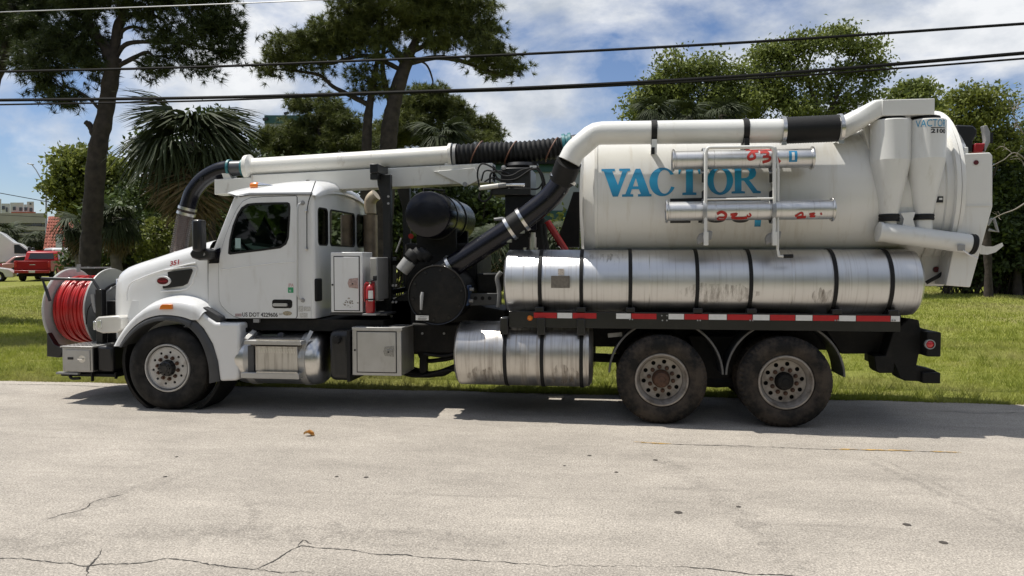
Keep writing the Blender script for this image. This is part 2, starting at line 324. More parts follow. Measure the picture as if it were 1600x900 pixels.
def road_mat():
    m = bpy.data.materials.new('worn_asphalt'); m.use_nodes = True; t = m.node_tree; b = t.nodes['Principled BSDF']; b.inputs['Roughness'].default_value = 0.82; b.inputs['Specular IOR Level'].default_value = 0.3
    co = t.nodes.new('ShaderNodeTexCoord')
    def noise(s, d=3, sc=(1, 1, 1), rg=0.6):
        mp = t.nodes.new('ShaderNodeMapping'); mp.inputs['Scale'].default_value = sc; t.links.new(co.outputs['Object'], mp.inputs[0])
        n = t.nodes.new('ShaderNodeTexNoise'); n.inputs['Scale'].default_value = s; n.inputs['Detail'].default_value = d; n.inputs['Roughness'].default_value = rg; t.links.new(mp.outputs[0], n.inputs['Vector']); return n
    sp = noise(62, 4, rg=0.85); r = t.nodes.new('ShaderNodeValToRGB'); e = r.color_ramp.elements
    e[0].position = 0.30; e[0].color = (0.145, 0.134, 0.119, 1); e[1].position = 0.66; e[1].color = (0.68, 0.622, 0.54, 1)
    k = e.new(0.5); k.color = (0.395, 0.357, 0.308, 1); t.links.new(sp.outputs['Fac'], r.inputs[0])
    def mul(src, n, lo, hi, p0=0.3, p1=0.7, tintc=(1, 1, 1)):
        q = t.nodes.new('ShaderNodeValToRGB'); q.color_ramp.elements[0].position = p0; q.color_ramp.elements[1].position = p1
        q.color_ramp.elements[0].color = (*[lo*c for c in tintc], 1); q.color_ramp.elements[1].color = (hi, hi, hi, 1); t.links.new(n.outputs['Fac'], q.inputs[0])
        x = t.nodes.new('ShaderNodeMix'); x.data_type = 'RGBA'; x.blend_type = 'MULTIPLY'; x.inputs[0].default_value = 1
        t.links.new(src, x.inputs[6]); t.links.new(q.outputs[0], x.inputs[7]); return x.outputs[2]
    c = mul(r.outputs[0], noise(0.7, 7, (0.35, 1.4, 1), 0.7), 0.80, 1.10)           # long worn bands along the lane
    c = mul(c, noise(1.7, 9, (0.6, 1, 1), 0.75), 0.78, 1.08)
    c = mul(c, noise(14, 6, (1, 1, 1), 0.8), 0.80, 1.10)
    c = mul(c, noise(9, 5, (0.5, 1, 1), 0.7), 0.55, 1.0, 0.24, 0.33, (1, 0.98, 0.95))   # small dark spots
    c = mul(c, noise(2.3, 7, (0.12, 2.2, 1), 0.7), 0.80, 1.0, 0.30, 0.42)      # scuffs
    t.links.new(c, b.inputs['Base Color'])
    n = noise(110, 3); p = t.nodes.new('ShaderNodeBump'); p.inputs['Strength'].default_value = 0.5; p.inputs['Distance'].default_value = 0.012; t.links.new(n.outputs['Fac'], p.inputs['Height']); t.links.new(p.outputs[0], b.inputs['Normal'])
    return m
# one terrain sheet to the horizon
xs = np.concatenate([-np.geomspace(30, 1500, 16)[::-1], np.linspace(-26, 26, 53), np.geomspace(30, 1500, 16)])
ys = np.concatenate([-np.geomspace(14, 1500, 14)[::-1], [-11.0, -10.6, -4, 0, 1.6], np.linspace(2, 60, 59), np.geomspace(66, 1500, 16)])
rows = []
for y in ys:
    rows.append([(x, y, (-0.05 if -10.5 < y < 1.9 else 0.0) + hgt(x, y) + (0.04*math.sin(x*0.7+y*0.5)*math.sin(y*0.43) if 4 < y < 60 else 0)) for x in xs])
struct(ob('lawn_ground', MB().grid(rows), ground_mat(), shade=0))
edge = lambda x: 1.93 + 0.02*x/8 + 0.035*math.sin(x*2.1)+0.02*math.sin(x*5.3+1)+0.012*math.sin(x*13.7)
ex = np.concatenate([[-1500, -300, -60], np.linspace(-24, 24, 481), [60, 300, 1500]])
struct(ob('road', MB().strip([(x, -10.6, 0.0) for x in ex], [(x, edge(x) if abs(x) < 30 else 1.93, 0.0) for x in ex]), road_mat(), shade=0))

# cracks: narrow dark grooves laid along jagged lines
crk = mat('road_crack', (0.05, 0.046, 0.042), 0.95, var=0.3, vs=20)
def gp(x, y): p = ray(x, y); t = -CAM[2]/p[2]; return CAM + p*t
def crack(px, w, z=0.003, jit=0.012, seed=0, m=crk, name='road_crack'):
    r = np.random.default_rng(seed); q = resample([gp(*a) for a in px], 0.03); A, B = [], []
    ph = r.normal(0, 1, len(q)); sm = np.convolve(ph, np.ones(5)/5, 'same')
    for i, p in enumerate(q):
        d = norm(q[min(i+1, len(q)-1)]-q[max(i-1, 0)]); nrm = np.array([-d[1], d[0], 0]); ww = w*(0.25+1.2*r.random())*min(1, i/6+0.15, (len(q)-1-i)/6+0.15)
        c = p+nrm*(sm[i]*jit*2.0+ph[i]*jit*0.35); A.append((*(c-nrm*ww)[:2], z)); B.append((*(c+nrm*ww)[:2], z))
    struct(ob(name, MB().strip(A, B), m, shade=0))
crack([(-30, 872), (40, 874), (120, 882), (200, 883), (262, 871), (330, 883), (400, 889), (430, 876), (468, 852), (520, 858), (600, 866), (690, 873), (780, 878), (840, 882)], 0.0048, seed=1)
crack([(128, 905), (146, 880), (160, 858)], 0.006, seed=2)
crack([(400, 889), (440, 893), (490, 896)], 0.0045, seed=3)
crack([(466, 853), (476, 843), (488, 850)], 0.007, seed=4)
crack([(1040, 884), (1100, 889), (1180, 896), (1270, 902)], 0.005, seed=5)
crack([(60, 815), (120, 800), (160, 780), (205, 768)], 0.004, seed=6)
crack([(-20, 600), (80, 601), (200, 606)], 0.008, seed=7)
crack([(1450, 641), (1520, 646), (1620, 645)], 0.007, seed=8)
crack([(795, 880), (900, 886), (1040, 884)], 0.002, seed=9)
crack([(1000, 692), (1150, 697), (1300, 702), (1490, 707)], 0.006, seed=10)
ypaint = mat('worn_yellow_paint', (0.50, 0.30, 0.07), 0.7, var=0.3, vs=18, dirt=(0.28, 0.25, 0.215, 1.0), dscale=(9, 26, 12), dth=(0.54, 0.60))
for px, w in (([(990, 691), (1020, 693), (1050, 694)], 0.016), ([(1300, 702), (1430, 705)], 0.018), ([(1452, 706), (1502, 707.5)], 0.026)):
    crack(px, w, 0.006, 0.004, int(px[0][0]), ypaint, 'road_marking')

def scuff_mat():
    m = bpy.data.materials.new('tyre_scuff'); m.use_nodes = True; t = m.node_tree; b = t.nodes['Principled BSDF']; b.inputs['Base Color'].default_value = (.09, .082, .075, 1); b.inputs['Roughness'].default_value = .85
    o = t.nodes['Material Output']; a = t.nodes.new('ShaderNodeBsdfTransparent'); x = t.nodes.new('ShaderNodeMixShader'); co = t.nodes.new('ShaderNodeTexCoord')
    n = t.nodes.new('ShaderNodeTexNoise'); n.inputs['Scale'].default_value = 5; n.inputs['Detail'].default_value = 8; n.inputs['Roughness'].default_value = .8; t.links.new(co.outputs['Object'], n.inputs['Vector'])
    q = t.nodes.new('ShaderNodeMapRange'); q.inputs[1].default_value = .42; q.inputs[2].default_value = .75; q.inputs[4].default_value = .28; t.links.new(n.outputs['Fac'], q.inputs[0]); t.links.new(q.outputs[0], x.inputs[0])
    t.links.new(a.outputs[0], x.inputs[1]); t.links.new(b.outputs[0], x.inputs[2]); t.links.new(x.outputs[0], o.inputs[0]); return m
scf = scuff_mat()
for k, (px, w) in enumerate((([(1000, 700), (1080, 745), (1150, 800), (1210, 850), (1265, 915)], .10), ([(1345, 715), (1440, 758), (1530, 800), (1640, 850)], .05), ([(1365, 712), (1460, 755), (1550, 797), (1660, 846)], .03), ([(60, 820), (200, 770), (300, 735)], .10), ([(-40, 850), (250, 838), (520, 830), (800, 850)], .16), ([(380, 780), (400, 800), (396, 830)], .05))):
    crack(px, w, 0.0015+0.0003*k, 0.004, 40+k, scf, 'tyre_mark')
# grass blades, denser towards the road
def blades(n, x0, x1, y0, y1, h, w, seed, power=1.0, ec=False):
    r = np.random.default_rng(seed); X = r.uniform(x0, x1, n); Y = y0+(y1-y0)*r.random(n)**power
    if ec: Y = np.maximum(Y, 1.90+0.02*X/8+0.035*np.sin(X*2.1)+0.02*np.sin(X*5.3+1)+r.normal(0, .02, n))
    cl = 0.5+0.5*np.sin(X*1.3+np.sin(Y*0.9)*2)*np.sin(Y*1.1+X*0.4); H = h*(0.45+0.75*r.random(n))*(0.75+0.5*cl)
    t = np.clip((Y-3)/42, 0, 1); Z = 0.7*t*t*(3-2*t)+np.where((Y > 4) & (Y < 60), 0.04*np.sin(X*0.7+Y*0.5)*np.sin(Y*0.43), 0)-0.01
    a = r.uniform(0, 2*np.pi, n); lx, ly = np.cos(a), np.sin(a); ln = r.uniform(0.1, 0.9, n)*H; b = r.uniform(0, 2*np.pi, n)
    W_ = w*(0.6+0.8*r.random(n))*(1+0.02*(Y-2))
    v0 = np.stack([X-lx*W_, Y-ly*W_, Z], 1); v1 = np.stack([X+lx*W_, Y+ly*W_, Z], 1); v2 = np.stack([X+np.cos(b)*ln, Y+np.sin(b)*ln, Z+H], 1)
    V = np.stack([v0, v1, v2], 1).reshape(-1, 3); return V
Vg = np.concatenate([blades(400000, -21, 13, 1.85, 10, 0.062, 0.0042, 1, 1.5, True), blades(260000, -32, 24, 8, 40, 0.085, 0.013, 2, 1.3), blades(7000, -14, 13, 1.84, 2.2, 0.11, 0.005, 3, 1, True)])
rq = np.random.default_rng(77); WX = np.concatenate([[x]*3 for x in rq.uniform(-20, 13, 2600)]); WY = np.repeat(2.0+12*rq.random(2600)**1.4, 3)
WV_ = []
for k in range(5):
    n = len(WX); X = WX+rq.normal(0, .03, n); Y = WY+rq.normal(0, .03, n); H = .09+.11*rq.random(n); t = np.clip((Y-3)/42, 0, 1); Z = 0.7*t*t*(3-2*t)+np.where(Y > 4, 0.04*np.sin(X*0.7+Y*0.5)*np.sin(Y*0.43), 0)-.01; a = rq.uniform(0, 6.283, n); b = rq.uniform(0, 6.283, n)
    WV_.append(np.stack([np.stack([X-np.cos(a)*.006, Y-np.sin(a)*.006, Z], 1), np.stack([X+np.cos(a)*.006, Y+np.sin(a)*.006, Z], 1), np.stack([X+np.cos(b)*H*.6, Y+np.sin(b)*H*.6, Z+H], 1)], 1).reshape(-1, 3))
Vg = np.concatenate([Vg]+WV_)
g = link('lawn_grass', npmesh('lawn_grass', Vg, np.arange(len(Vg)).reshape(-1, 3)), lf_grass, kind='stuff'); g['label'] = 'mown green grass of the verge behind the truck'

# ================================================================== BACKGROUND
# ---- foliage builders
def quads(C, size, r, elong=1.5):
    n = len(C); a = r.normal(size=(n, 3)); a /= np.linalg.norm(a, axis=1)[:, None]; b = r.normal(size=(n, 3)); b -= a*(a*b).sum(1)[:, None]; b /= np.linalg.norm(b, axis=1)[:, None]
    s = (size*(0.6+0.8*r.random(n)))[:, None]; c = np.cross(a, b)*s*0.25
    A = a*s*elong*0.5; B = b*s*0.5
    return np.stack([C-A, C-B*0.8+c, C+A, C+B*0.8+c], 1).reshape(-1, 3)
def needles(T, Dv, length, width, k, r, spread=0.8):
    n = len(T); T = np.repeat(T, k, 0); d = np.repeat(Dv, k, 0)+r.normal(0, spread, (n*k, 3)); d /= np.linalg.norm(d, axis=1)[:, None]
    Ln = (length*(0.6+0.6*r.random(n*k)))[:, None]; s = np.cross(d, r.normal(size=(n*k, 3))); s /= np.linalg.norm(s, axis=1)[:, None]; s *= width
    tip = T+d*Ln; tip[:, 2] -= 0.12*Ln[:, 0]
    return np.stack([T-s, T+s, tip], 1).reshape(-1, 3)
def limb(mb, a, b, r0, r1, r, sag=0.12, n=7, seg=6):
    a, b = np.asarray(a, float), np.asarray(b, float); Ln = np.linalg.norm(b-a)
    m1 = a+(b-a)*0.35+np.array([*r.normal(0, sag*Ln*0.5, 2), sag*Ln*r.uniform(0.1, 1.0)]); m2 = a+(b-a)*0.7+np.array([*r.normal(0, sag*Ln*0.5, 2), sag*Ln*r.uniform(-0.2, 0.7)])
    q = spline([a, m1, m2, b], 4); mb.tube(q, list(np.linspace(r0, r1, len(q))), seg, False); return q
def tree(name, label, d, trunks, blobs, kind='oak', leaf=None, seed=0, bk=None, size=0.16, dens=1.0, cl=0.42, group='trees behind the truck', thick=1.0, depthr=1.0, bare=0):
    """trunks: pixel polylines with radii (m); blobs: (px, py, rx, ry[, density]) crown masses in the plane at depth d."""
    r = np.random.default_rng(seed); m = d/FPX; base = D(*trunks[0][0][0], d); base[2] = hgt(base[0], base[1])-0.05
    root = thing(name, label, 'tree', tuple(base), group=group); tm = MB(); attach = []
    for path, r0, r1 in trunks:
        q = spline([D(x, y, d+dd*1.0) for x, y, dd in [(p if len(p) == 3 else (*p, 0)) for p in path]], 6); rr = np.linspace(r0, r1, len(q))
        if path is trunks[0][0]:
            q = [np.array([q[0][0], q[0][1], base[2]])]+q[1:]; rr[0] *= 1.35
        rr = [x*(1+0.06*r.normal()) for x in rr]
        tm.tube([p-base for p in q], rr, 12, False); attach += [(p, rr[i]) for i, p in enumerate(q) if i > len(q)*0.35]
    leafV = []
    AP = np.array([p for p, _ in attach]); AR = [x for _, x in attach]
    for bl in blobs:
        px, py, rx, ry = bl[:4]; dn = bl[4] if len(bl) > 4 else 1.0
        c = D(px, py, d+(bl[5] if len(bl) > 5 else 0)+r.uniform(-0.5, 0.5)*rx*m*depthr); R = np.array([rx*m, max(rx, ry)*m*0.9*depthr, ry*m])
        low = AP[:, 2]-0.25*np.linalg.norm(AP[:, :2]-c[:2], axis=1) < c[2]+0.2
        dist = np.linalg.norm(AP-c, axis=1)+np.where(low, 0, 3); i = int(np.argmin(dist)); Ln = np.linalg.norm(c-AP[i])
        q = limb(tm, AP[i]-base, c-base, min(AR[i]*0.7, 0.03+0.022*Ln)*thick, 0.022*thick, r, 0.14)
        nc = max(3, int(dn*dens*(R[0]*R[2]*30.0 if kind == 'oak' else R[0]*R[2]*34.0)))
        u = r.normal(size=(nc, 3)); u /= np.linalg.norm(u, axis=1)[:, None]; CC = c+u*R*(r.random(nc)**0.45)[:, None]
        for k in range(nc):
            s = q[r.integers(len(q)//3, len(q))] if r.random() < 0.7 else q[-1]
            limb(tm, s, CC[k]-base, 0.020*thick, 0.006*thick, r, 0.16, seg=4)
        if bare: continue
        if kind == 'oak':
            M_ = int(46*(cl/0.42)**2*(0.16/size)**1.2)
            pts = np.repeat(CC, M_, 0)+r.normal(size=(nc*M_, 3))*np.array([cl, cl, cl*0.62])*0.62
            leafV.append(quads(pts, size, r))
        else:
            tn = 24; T = np.repeat(CC, tn, 0)+r.normal(size=(nc*tn, 3))*np.array([0.22, 0.22, 0.13])*cl/0.42
            dv = norm_rows(np.concatenate([T[:, :2]-c[:2], np.full((len(T), 1), 0.35)], 1)+r.normal(0, 0.45, (len(T), 3)))
            leafV.append(needles(T, dv, size, 0.0095*d/22, 28, r))
    ob('trunk', tm, bk or bark, root, shade=60)
    if leafV:
        V = np.concatenate(leafV)-base; k = 4 if kind == 'oak' else 3
        link('crown', npmesh('crown', V, np.arange(len(V)).reshape(-1, k)), leaf or lf_oak, root)
    return root
def norm_rows(a): return a/np.linalg.norm(a, axis=1)[:, None]

# fan palms: every frond is an object
def frond_mesh(name, R, seed, droop, pet=0.8, n=30, hang=0.5):
    r = np.random.default_rng(seed); V, Fc = [], []
    def add(v, f): o = len(V); V.extend(v); Fc.extend([tuple(i+o for i in q) for q in f])
    q = [np.array([t*pet, 0, -droop*0.25*(t*pet)**2]) for t in np.linspace(0, 1, 5)]
    for a, b in zip(q, q[1:]): add([a+(0, .015, 0), a-(0, .015, 0), b-(0, .012, 0), b+(0, .012, 0)], [(0, 1, 2, 3)])
    o = q[-1]
    for i in range(n):
        a = (i/(n-1)-0.5)*rad(235)+r.normal(0, 0.05); L_ = R*(0.72+0.28*math.cos(a*0.5))*r.uniform(0.88, 1.08); w = 0.024*R/0.9
        row = []
        for s in np.linspace(0, 1, 6):
            x, y = math.cos(a)*L_*s, math.sin(a)*L_*s; z = 0.22*abs(y)*(1-s)-(droop*0.18*x if x > 0 else 0)-hang*L_*s**2.6*(0.7+0.5*r.random())*(1 if s > 0.5 else 0.6)
            ww = w*(0.35+1.6*s*(1-s)*2.0) if s < 0.99 else 0.002
            p = o+np.array([x, y, z]); t = np.array([-math.sin(a), math.cos(a), 0])*ww; row.append((p-t, p+t))
        for (a0, a1), (b0, b1) in zip(row, row[1:]): add([a0, a1, b1, b0], [(0, 1, 2, 3)])
    me = bpy.data.meshes.new(name); me.from_pydata([tuple(map(float, v)) for v in V], [], Fc); me.update(); return me
def palm(label, px, py, d, R, nf=38, skirt=26, seed=0, group='fan palms behind the truck', rt=0.17, live=None):
    r = random.Random(seed); c = D(px, py, d); z0 = hgt(c[0], c[1]); root = thing('fan_palm', label, 'palm', (c[0], c[1], z0), group=group)
    h = c[2]-z0
    m = MB(); m.tube([(0.05*math.sin(i), 0.03*math.cos(2*i), h*i/8) for i in range(9)], [rt*(1.15-0.03*i)*(1+0.05*(i % 2)) for i in range(9)], 12); ob('trunk', m, barkg, root, shade=60)
    ms = [frond_mesh('frond', R*0.62, seed*10+i, 0.5+0.3*i, R*0.45, hang=0.55+0.22*i) for i in range(3)]; md = [frond_mesh('dead_frond', R*0.6, seed*10+5+i, 1.5, R*0.4, 22, hang=0.9) for i in range(2)]
    for k in ms: k.materials.append(live or lf_palm)
    for k in md: k.materials.append(lf_dead if r.random() < 1 else lf_palm)
    for i in range(nf+skirt):
        dead = i >= nf
        o = bpy.data.objects.new('dead_frond' if dead else 'frond', r.choice(md if dead else ms)); COL.objects.link(o); o.parent = root
        el = r.uniform(-1.35, -0.75) if dead else math.radians(62)-(i+r.random())/nf*rad(140)
        o.location = (0, 0, h-(r.uniform(0.05, 0.5)*R*0.5 if dead else r.uniform(-0.1, 0.1)*R)); o.rotation_euler = (r.uniform(-0.35, 0.35), -el, r.uniform(0, 6.283)); s = r.uniform(0.8, 1.1); o.scale = (s, s, s)
    return root
def shrub(label, blobs, d, leaf, seed, size=0.11, dens=1.0, group='shrubs behind the truck', cl=0.36):
    r = np.random.default_rng(seed); m = d/FPX; cx = sum(b[0] for b in blobs)/len(blobs); base = D(cx, 420, d); base[2] = hgt(base[0], base[1])-0.03
    root = thing('shrub', label, 'shrub', tuple(base), group=group); tm = MB(); LV = []
    for px, py, rx, ry in blobs:
        c = D(px, py, d+r.uniform(-0.5, 0.5)); R = np.array([rx*m, max(0.5, 0.7*rx*m), ry*m]); nc = max(8, int(R[0]*R[2]*50*dens)); u = r.normal(size=(nc, 3)); u /= np.linalg.norm(u, axis=1)[:, None]
        CC = c+u*R*(r.random(nc)**0.4)[:, None]; CC[:, 2] = np.maximum(CC[:, 2], base[2]+0.12)
        for k in range(0, nc, 2): limb(tm, np.array([r.normal(0, .15), r.normal(0, .15), 0])+(np.array([c[0], c[1], base[2]])-base)*0.8, CC[k]-base, 0.03, 0.006, r, 0.15, seg=4)
        M_ = int(50*(cl/0.36)**2*(0.11/size)**1.3); LV.append(quads(np.repeat(CC, M_, 0)+r.normal(size=(nc*M_, 3))*cl*np.array([.6, .6, .45]), size, r))
    ob('stems', tm, bark, root, shade=0); V = np.concatenate(LV)-base; link('foliage', npmesh('foliage', V, np.arange(len(V)).reshape(-1, 4)), leaf, root); return root

# ---- pines
tree('pine_tree', 'tall dark pine with a bare leaning trunk and broken stub, left behind the hose reel', 21,
     [([(138, 470), (141, 400), (146, 320), (152, 240), (164, 180), (172, 130), (178, 90)], 0.29, 0.20),
      ([(176, 105), (165, 75), (140, 40), (128, -10), (120, -70)], 0.17, 0.10), ([(176, 100), (184, 50), (200, 0), (220, -60)], 0.14, 0.08),
      ([(150, 215), (141, 197), (134, 191)], 0.11, 0.07), ([(176, 70), (185, 30), (215, 22), (250, 28), (262, 44)], 0.075, 0.04), ([(180, 90), (200, 68), (250, 66), (300, 70), (350, 85)], 0.07, 0.03),
      ([(172, 110), (200, 95), (228, 82), (240, 88)], 0.08, 0.03), ([(155, 170), (140, 155), (118, 140), (100, 136)], 0.05, 0.02), ([(188, 60), (192, 48), (210, 42), (240, 50)], 0.06, 0.03)],
     [(78, 92, 42, 34), (115, 75, 40, 32), (58, 110, 22, 22), (85, 132, 30, 20, .9), (120, 40, 36, 28, .7), (155, 5, 60, 26), (105, 160, 16, 12, .5), (240, 0, 60, 22, .9), (310, 5, 50, 34), (345, 50, 26, 36, 1.2), (355, 80, 18, 16, 1.2),
      (300, 60, 40, 25, .7), (270, 90, 35, 22, .5), (320, 100, 25, 16, .8), (235, 110, 22, 14, .5), (135, 110, 30, 22, .8), (220, -60, 160, 50), (60, -60, 60, 40), (250, 45, 30, 18, .4), (210, 25, 25, 16, .5)],
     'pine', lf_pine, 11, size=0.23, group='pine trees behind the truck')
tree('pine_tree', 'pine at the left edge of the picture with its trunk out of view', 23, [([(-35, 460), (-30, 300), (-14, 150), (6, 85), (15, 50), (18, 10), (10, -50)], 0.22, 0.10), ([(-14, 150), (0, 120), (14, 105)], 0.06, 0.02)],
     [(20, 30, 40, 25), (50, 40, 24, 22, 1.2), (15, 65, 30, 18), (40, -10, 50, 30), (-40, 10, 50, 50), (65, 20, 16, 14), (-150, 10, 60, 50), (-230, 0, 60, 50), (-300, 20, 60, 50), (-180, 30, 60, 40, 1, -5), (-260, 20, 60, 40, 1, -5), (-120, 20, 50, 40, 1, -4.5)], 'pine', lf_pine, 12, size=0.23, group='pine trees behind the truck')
tree('pine_tree', 'broad pine with a spreading flat crown, between the boom pipe and the sky', 24,
     [([(590, 470), (596, 380), (603, 300), (606, 240), (611, 185), (624, 130), (640, 85)], 0.34, 0.20), ([(570, 470), (572, 400), (572, 300), (574, 200), (580, 150), (588, 105), (592, 60)], 0.24, 0.05),
      ([(634, 100), (612, 75), (598, 50), (585, 10), (560, -30)], 0.13, 0.06), ([(638, 90), (660, 40), (672, 0), (690, -60)], 0.14, 0.07), ([(612, 170), (598, 110), (600, 60), (590, 20)], 0.10, 0.04),
      ([(578, 165), (545, 148), (520, 135), (500, 118), (470, 112), (450, 110)], 0.085, 0.03), ([(632, 100), (680, 90), (720, 95), (760, 110), (800, 118)], 0.10, 0.035), ([(645, 80), (700, 55), (735, 40)], 0.08, 0.03),
      ([(628, 110), (580, 88), (540, 92), (510, 100), (440, 92)], 0.08, 0.03), ([(620, 120), (640, 95), (665, 100), (676, 125), (674, 135)], 0.045, 0.02)],
     [(470, 70, 36, 30, 1.1), (520, 40, 42, 34, 1.1), (505, 62, 34, 28, 1.1), (440, 92, 30, 18), (420, 110, 14, 12), (560, 5, 40, 26), (545, 70, 18, 16, .4), (500, 105, 30, 12, .4), (640, 0, 60, 24, .6), (720, 5, 46, 30), (745, 45, 34, 24, 1.1), (765, 70, 26, 20),
      (700, 35, 34, 20, .6), (760, 98, 34, 18, 1.2), (795, 108, 26, 14, 1.2), (700, 70, 30, 14, .4), (650, -60, 110, 40), (600, 40, 34, 28, .6), (680, 60, 36, 26, .6), (640, 25, 60, 30, .8), (560, 55, 34, 28, .7), (610, 80, 30, 20, .5), (575, 130, 26, 30, .8), (665, 20, 40, 34, .7), (700, 10, 40, 30)],
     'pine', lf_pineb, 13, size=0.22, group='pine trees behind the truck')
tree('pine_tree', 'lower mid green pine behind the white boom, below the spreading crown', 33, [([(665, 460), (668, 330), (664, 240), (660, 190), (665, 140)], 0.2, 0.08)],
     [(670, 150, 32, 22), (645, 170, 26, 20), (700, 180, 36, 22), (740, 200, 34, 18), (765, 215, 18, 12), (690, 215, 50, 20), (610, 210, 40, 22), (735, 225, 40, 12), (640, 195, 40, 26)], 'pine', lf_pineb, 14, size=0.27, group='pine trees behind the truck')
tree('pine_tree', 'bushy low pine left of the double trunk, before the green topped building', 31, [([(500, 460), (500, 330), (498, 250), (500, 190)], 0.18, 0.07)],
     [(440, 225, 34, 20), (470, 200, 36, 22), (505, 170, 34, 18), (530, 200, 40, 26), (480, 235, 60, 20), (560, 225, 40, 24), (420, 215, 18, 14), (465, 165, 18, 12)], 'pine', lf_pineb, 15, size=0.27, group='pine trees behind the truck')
# ---- broadleaf trees
tree('oak_tree', 'rounded green broadleaf tree beyond the parked red pickup', 46, [([(150, 425), (150, 370), (140, 320), (135, 280)], 0.25, 0.1), ([(148, 350), (185, 310), (200, 285)], 0.12, 0.05)],
     [(110, 255, 28, 24), (140, 245, 26, 20), (104, 295, 22, 24), (130, 300, 30, 26), (170, 270, 30, 24), (190, 300, 30, 26), (110, 325, 20, 14), (75, 290, 9, 9, .8)], 'oak', lf_lime, 21, size=0.22, cl=0.55)
tree('oak_tree', 'pale green tree in front of the dark thicket left of the cab', 27, [([(245, 440), (243, 400), (240, 370)], 0.09, 0.04)],
     [(240, 365, 24, 22), (255, 390, 26, 20), (225, 395, 18, 18), (262, 355, 18, 16)], 'oak', lf_lime, 22, size=0.11, cl=0.3)
tree('oak_tree', 'airy broadleaf tree with forked limbs, tallest on the right above the white tank', 33,
     [([(1280, 440), (1282, 330), (1285, 230), (1280, 185), (1270, 150)], 0.24, 0.12), ([(1282, 215), (1300, 165), (1322, 120), (1335, 90)], 0.12, 0.05), ([(1282, 225), (1240, 170), (1215, 140), (1200, 110)], 0.12, 0.05), ([(1300, 165), (1345, 140), (1365, 120)], 0.07, 0.03), ([(1275, 170), (1262, 110), (1275, 70)], 0.08, 0.03)],
     [(1190, 85, 22, 26), (1185, 125, 26, 22), (1230, 85, 26, 20), (1270, 65, 32, 18), (1310, 60, 30, 18), (1345, 75, 28, 18), (1365, 105, 18, 20), (1330, 105, 30, 20, .8), (1250, 115, 30, 20, .8), (1215, 150, 34, 22), (1290, 140, 34, 22, .7), (1345, 150, 22, 16, .8), (1260, 170, 40, 20, .9), (1180, 170, 30, 20), (1320, 175, 30, 16, .8)],
     'oak', lf_oak, 23, size=0.11, cl=0.50)
tree('oak_tree', 'leafy tree stepping down above the front of the white tank', 32, [([(1080, 440), (1080, 330), (1078, 240), (1075, 170)], 0.2, 0.09), ([(1078, 240), (1040, 190), (1020, 150)], 0.09, 0.04), ([(1078, 230), (1115, 180), (1130, 140)], 0.09, 0.04)],
     [(1050, 100, 22, 16), (1070, 118, 28, 18), (1025, 130, 22, 16), (1010, 155, 28, 20), (1060, 150, 36, 22), (1110, 110, 30, 18), (1135, 130, 24, 18), (1110, 155, 34, 20), (990, 180, 26, 16), (1090, 180, 50, 18), (1150, 175, 30, 18), (1150, 125, 20, 20), (1160, 150, 24, 18)],
     'oak', lf_oak, 24, size=0.11, cl=0.50)
tree('oak_tree', 'small far tree between the tall right tree and the cyclone duct', 44, [([(1430, 440), (1430, 300), (1428, 180)], 0.16, 0.06)],
     [(1415, 140, 22, 12), (1440, 138, 20, 12), (1400, 158, 24, 14), (1440, 160, 26, 14), (1470, 165, 16, 12, .5)], 'oak', lf_oak, 25, size=0.2, cl=0.5)
tree('oak_tree', 'yellowish green tree behind the tank door at the right edge', 31, [([(1545, 440), (1540, 340), (1530, 250), (1530, 190)], 0.16, 0.06), ([(1540, 300), (1570, 230), (1590, 190)], 0.07, 0.03)],
     [(1500, 160, 26, 18), (1535, 145, 30, 18), (1560, 170, 30, 20), (1520, 190, 36, 22), (1570, 210, 30, 24), (1505, 215, 24, 18), (1545, 240, 34, 20), (1490, 185, 18, 16)], 'oak', lf_lime, 26, size=0.11, cl=0.46)
tree('oak_tree', 'dense dark tree filling the right edge behind the tank door', 32, [([(1590, 440), (1588, 380), (1580, 320), (1585, 270)], 0.14, 0.05)],
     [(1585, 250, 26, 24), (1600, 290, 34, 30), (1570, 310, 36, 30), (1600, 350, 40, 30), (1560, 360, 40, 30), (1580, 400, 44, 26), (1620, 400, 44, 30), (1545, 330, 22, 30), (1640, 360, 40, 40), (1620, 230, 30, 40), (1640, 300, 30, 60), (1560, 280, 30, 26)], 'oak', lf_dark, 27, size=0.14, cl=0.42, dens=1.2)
tree('bare_tree', 'leafless grey branches sticking out before the dark tree at the right edge', 29, [([(1650, 440), (1640, 340), (1625, 270), (1610, 220)], 0.09, 0.04), ([(1625, 300), (1590, 325), (1565, 335), (1545, 345)], 0.035, 0.012), ([(1630, 280), (1590, 240), (1568, 250), (1545, 262)], 0.03, 0.01), ([(1610, 220), (1590, 195), (1575, 150)], 0.03, 0.01)],
     [(1590, 170, 22, 22), (1570, 230, 22, 18), (1585, 200, 24, 18), (1595, 250, 20, 22), (1560, 340, 18, 16)], 'oak', lf_dark, 28, bk=twigm, bare=1, thick=0.7, dens=0.9)
tree('oak_tree', 'dark leafy tree behind the large shaggy palm', 26, [([(330, 440), (332, 340), (330, 260)], 0.15, 0.06)],
     [(330, 200, 40, 30), (370, 230, 34, 34), (250, 240, 36, 40), (300, 260, 60, 30), (370, 290, 40, 30), (230, 300, 40, 30)], 'oak', lf_dark, 29, size=0.13, cl=0.4)
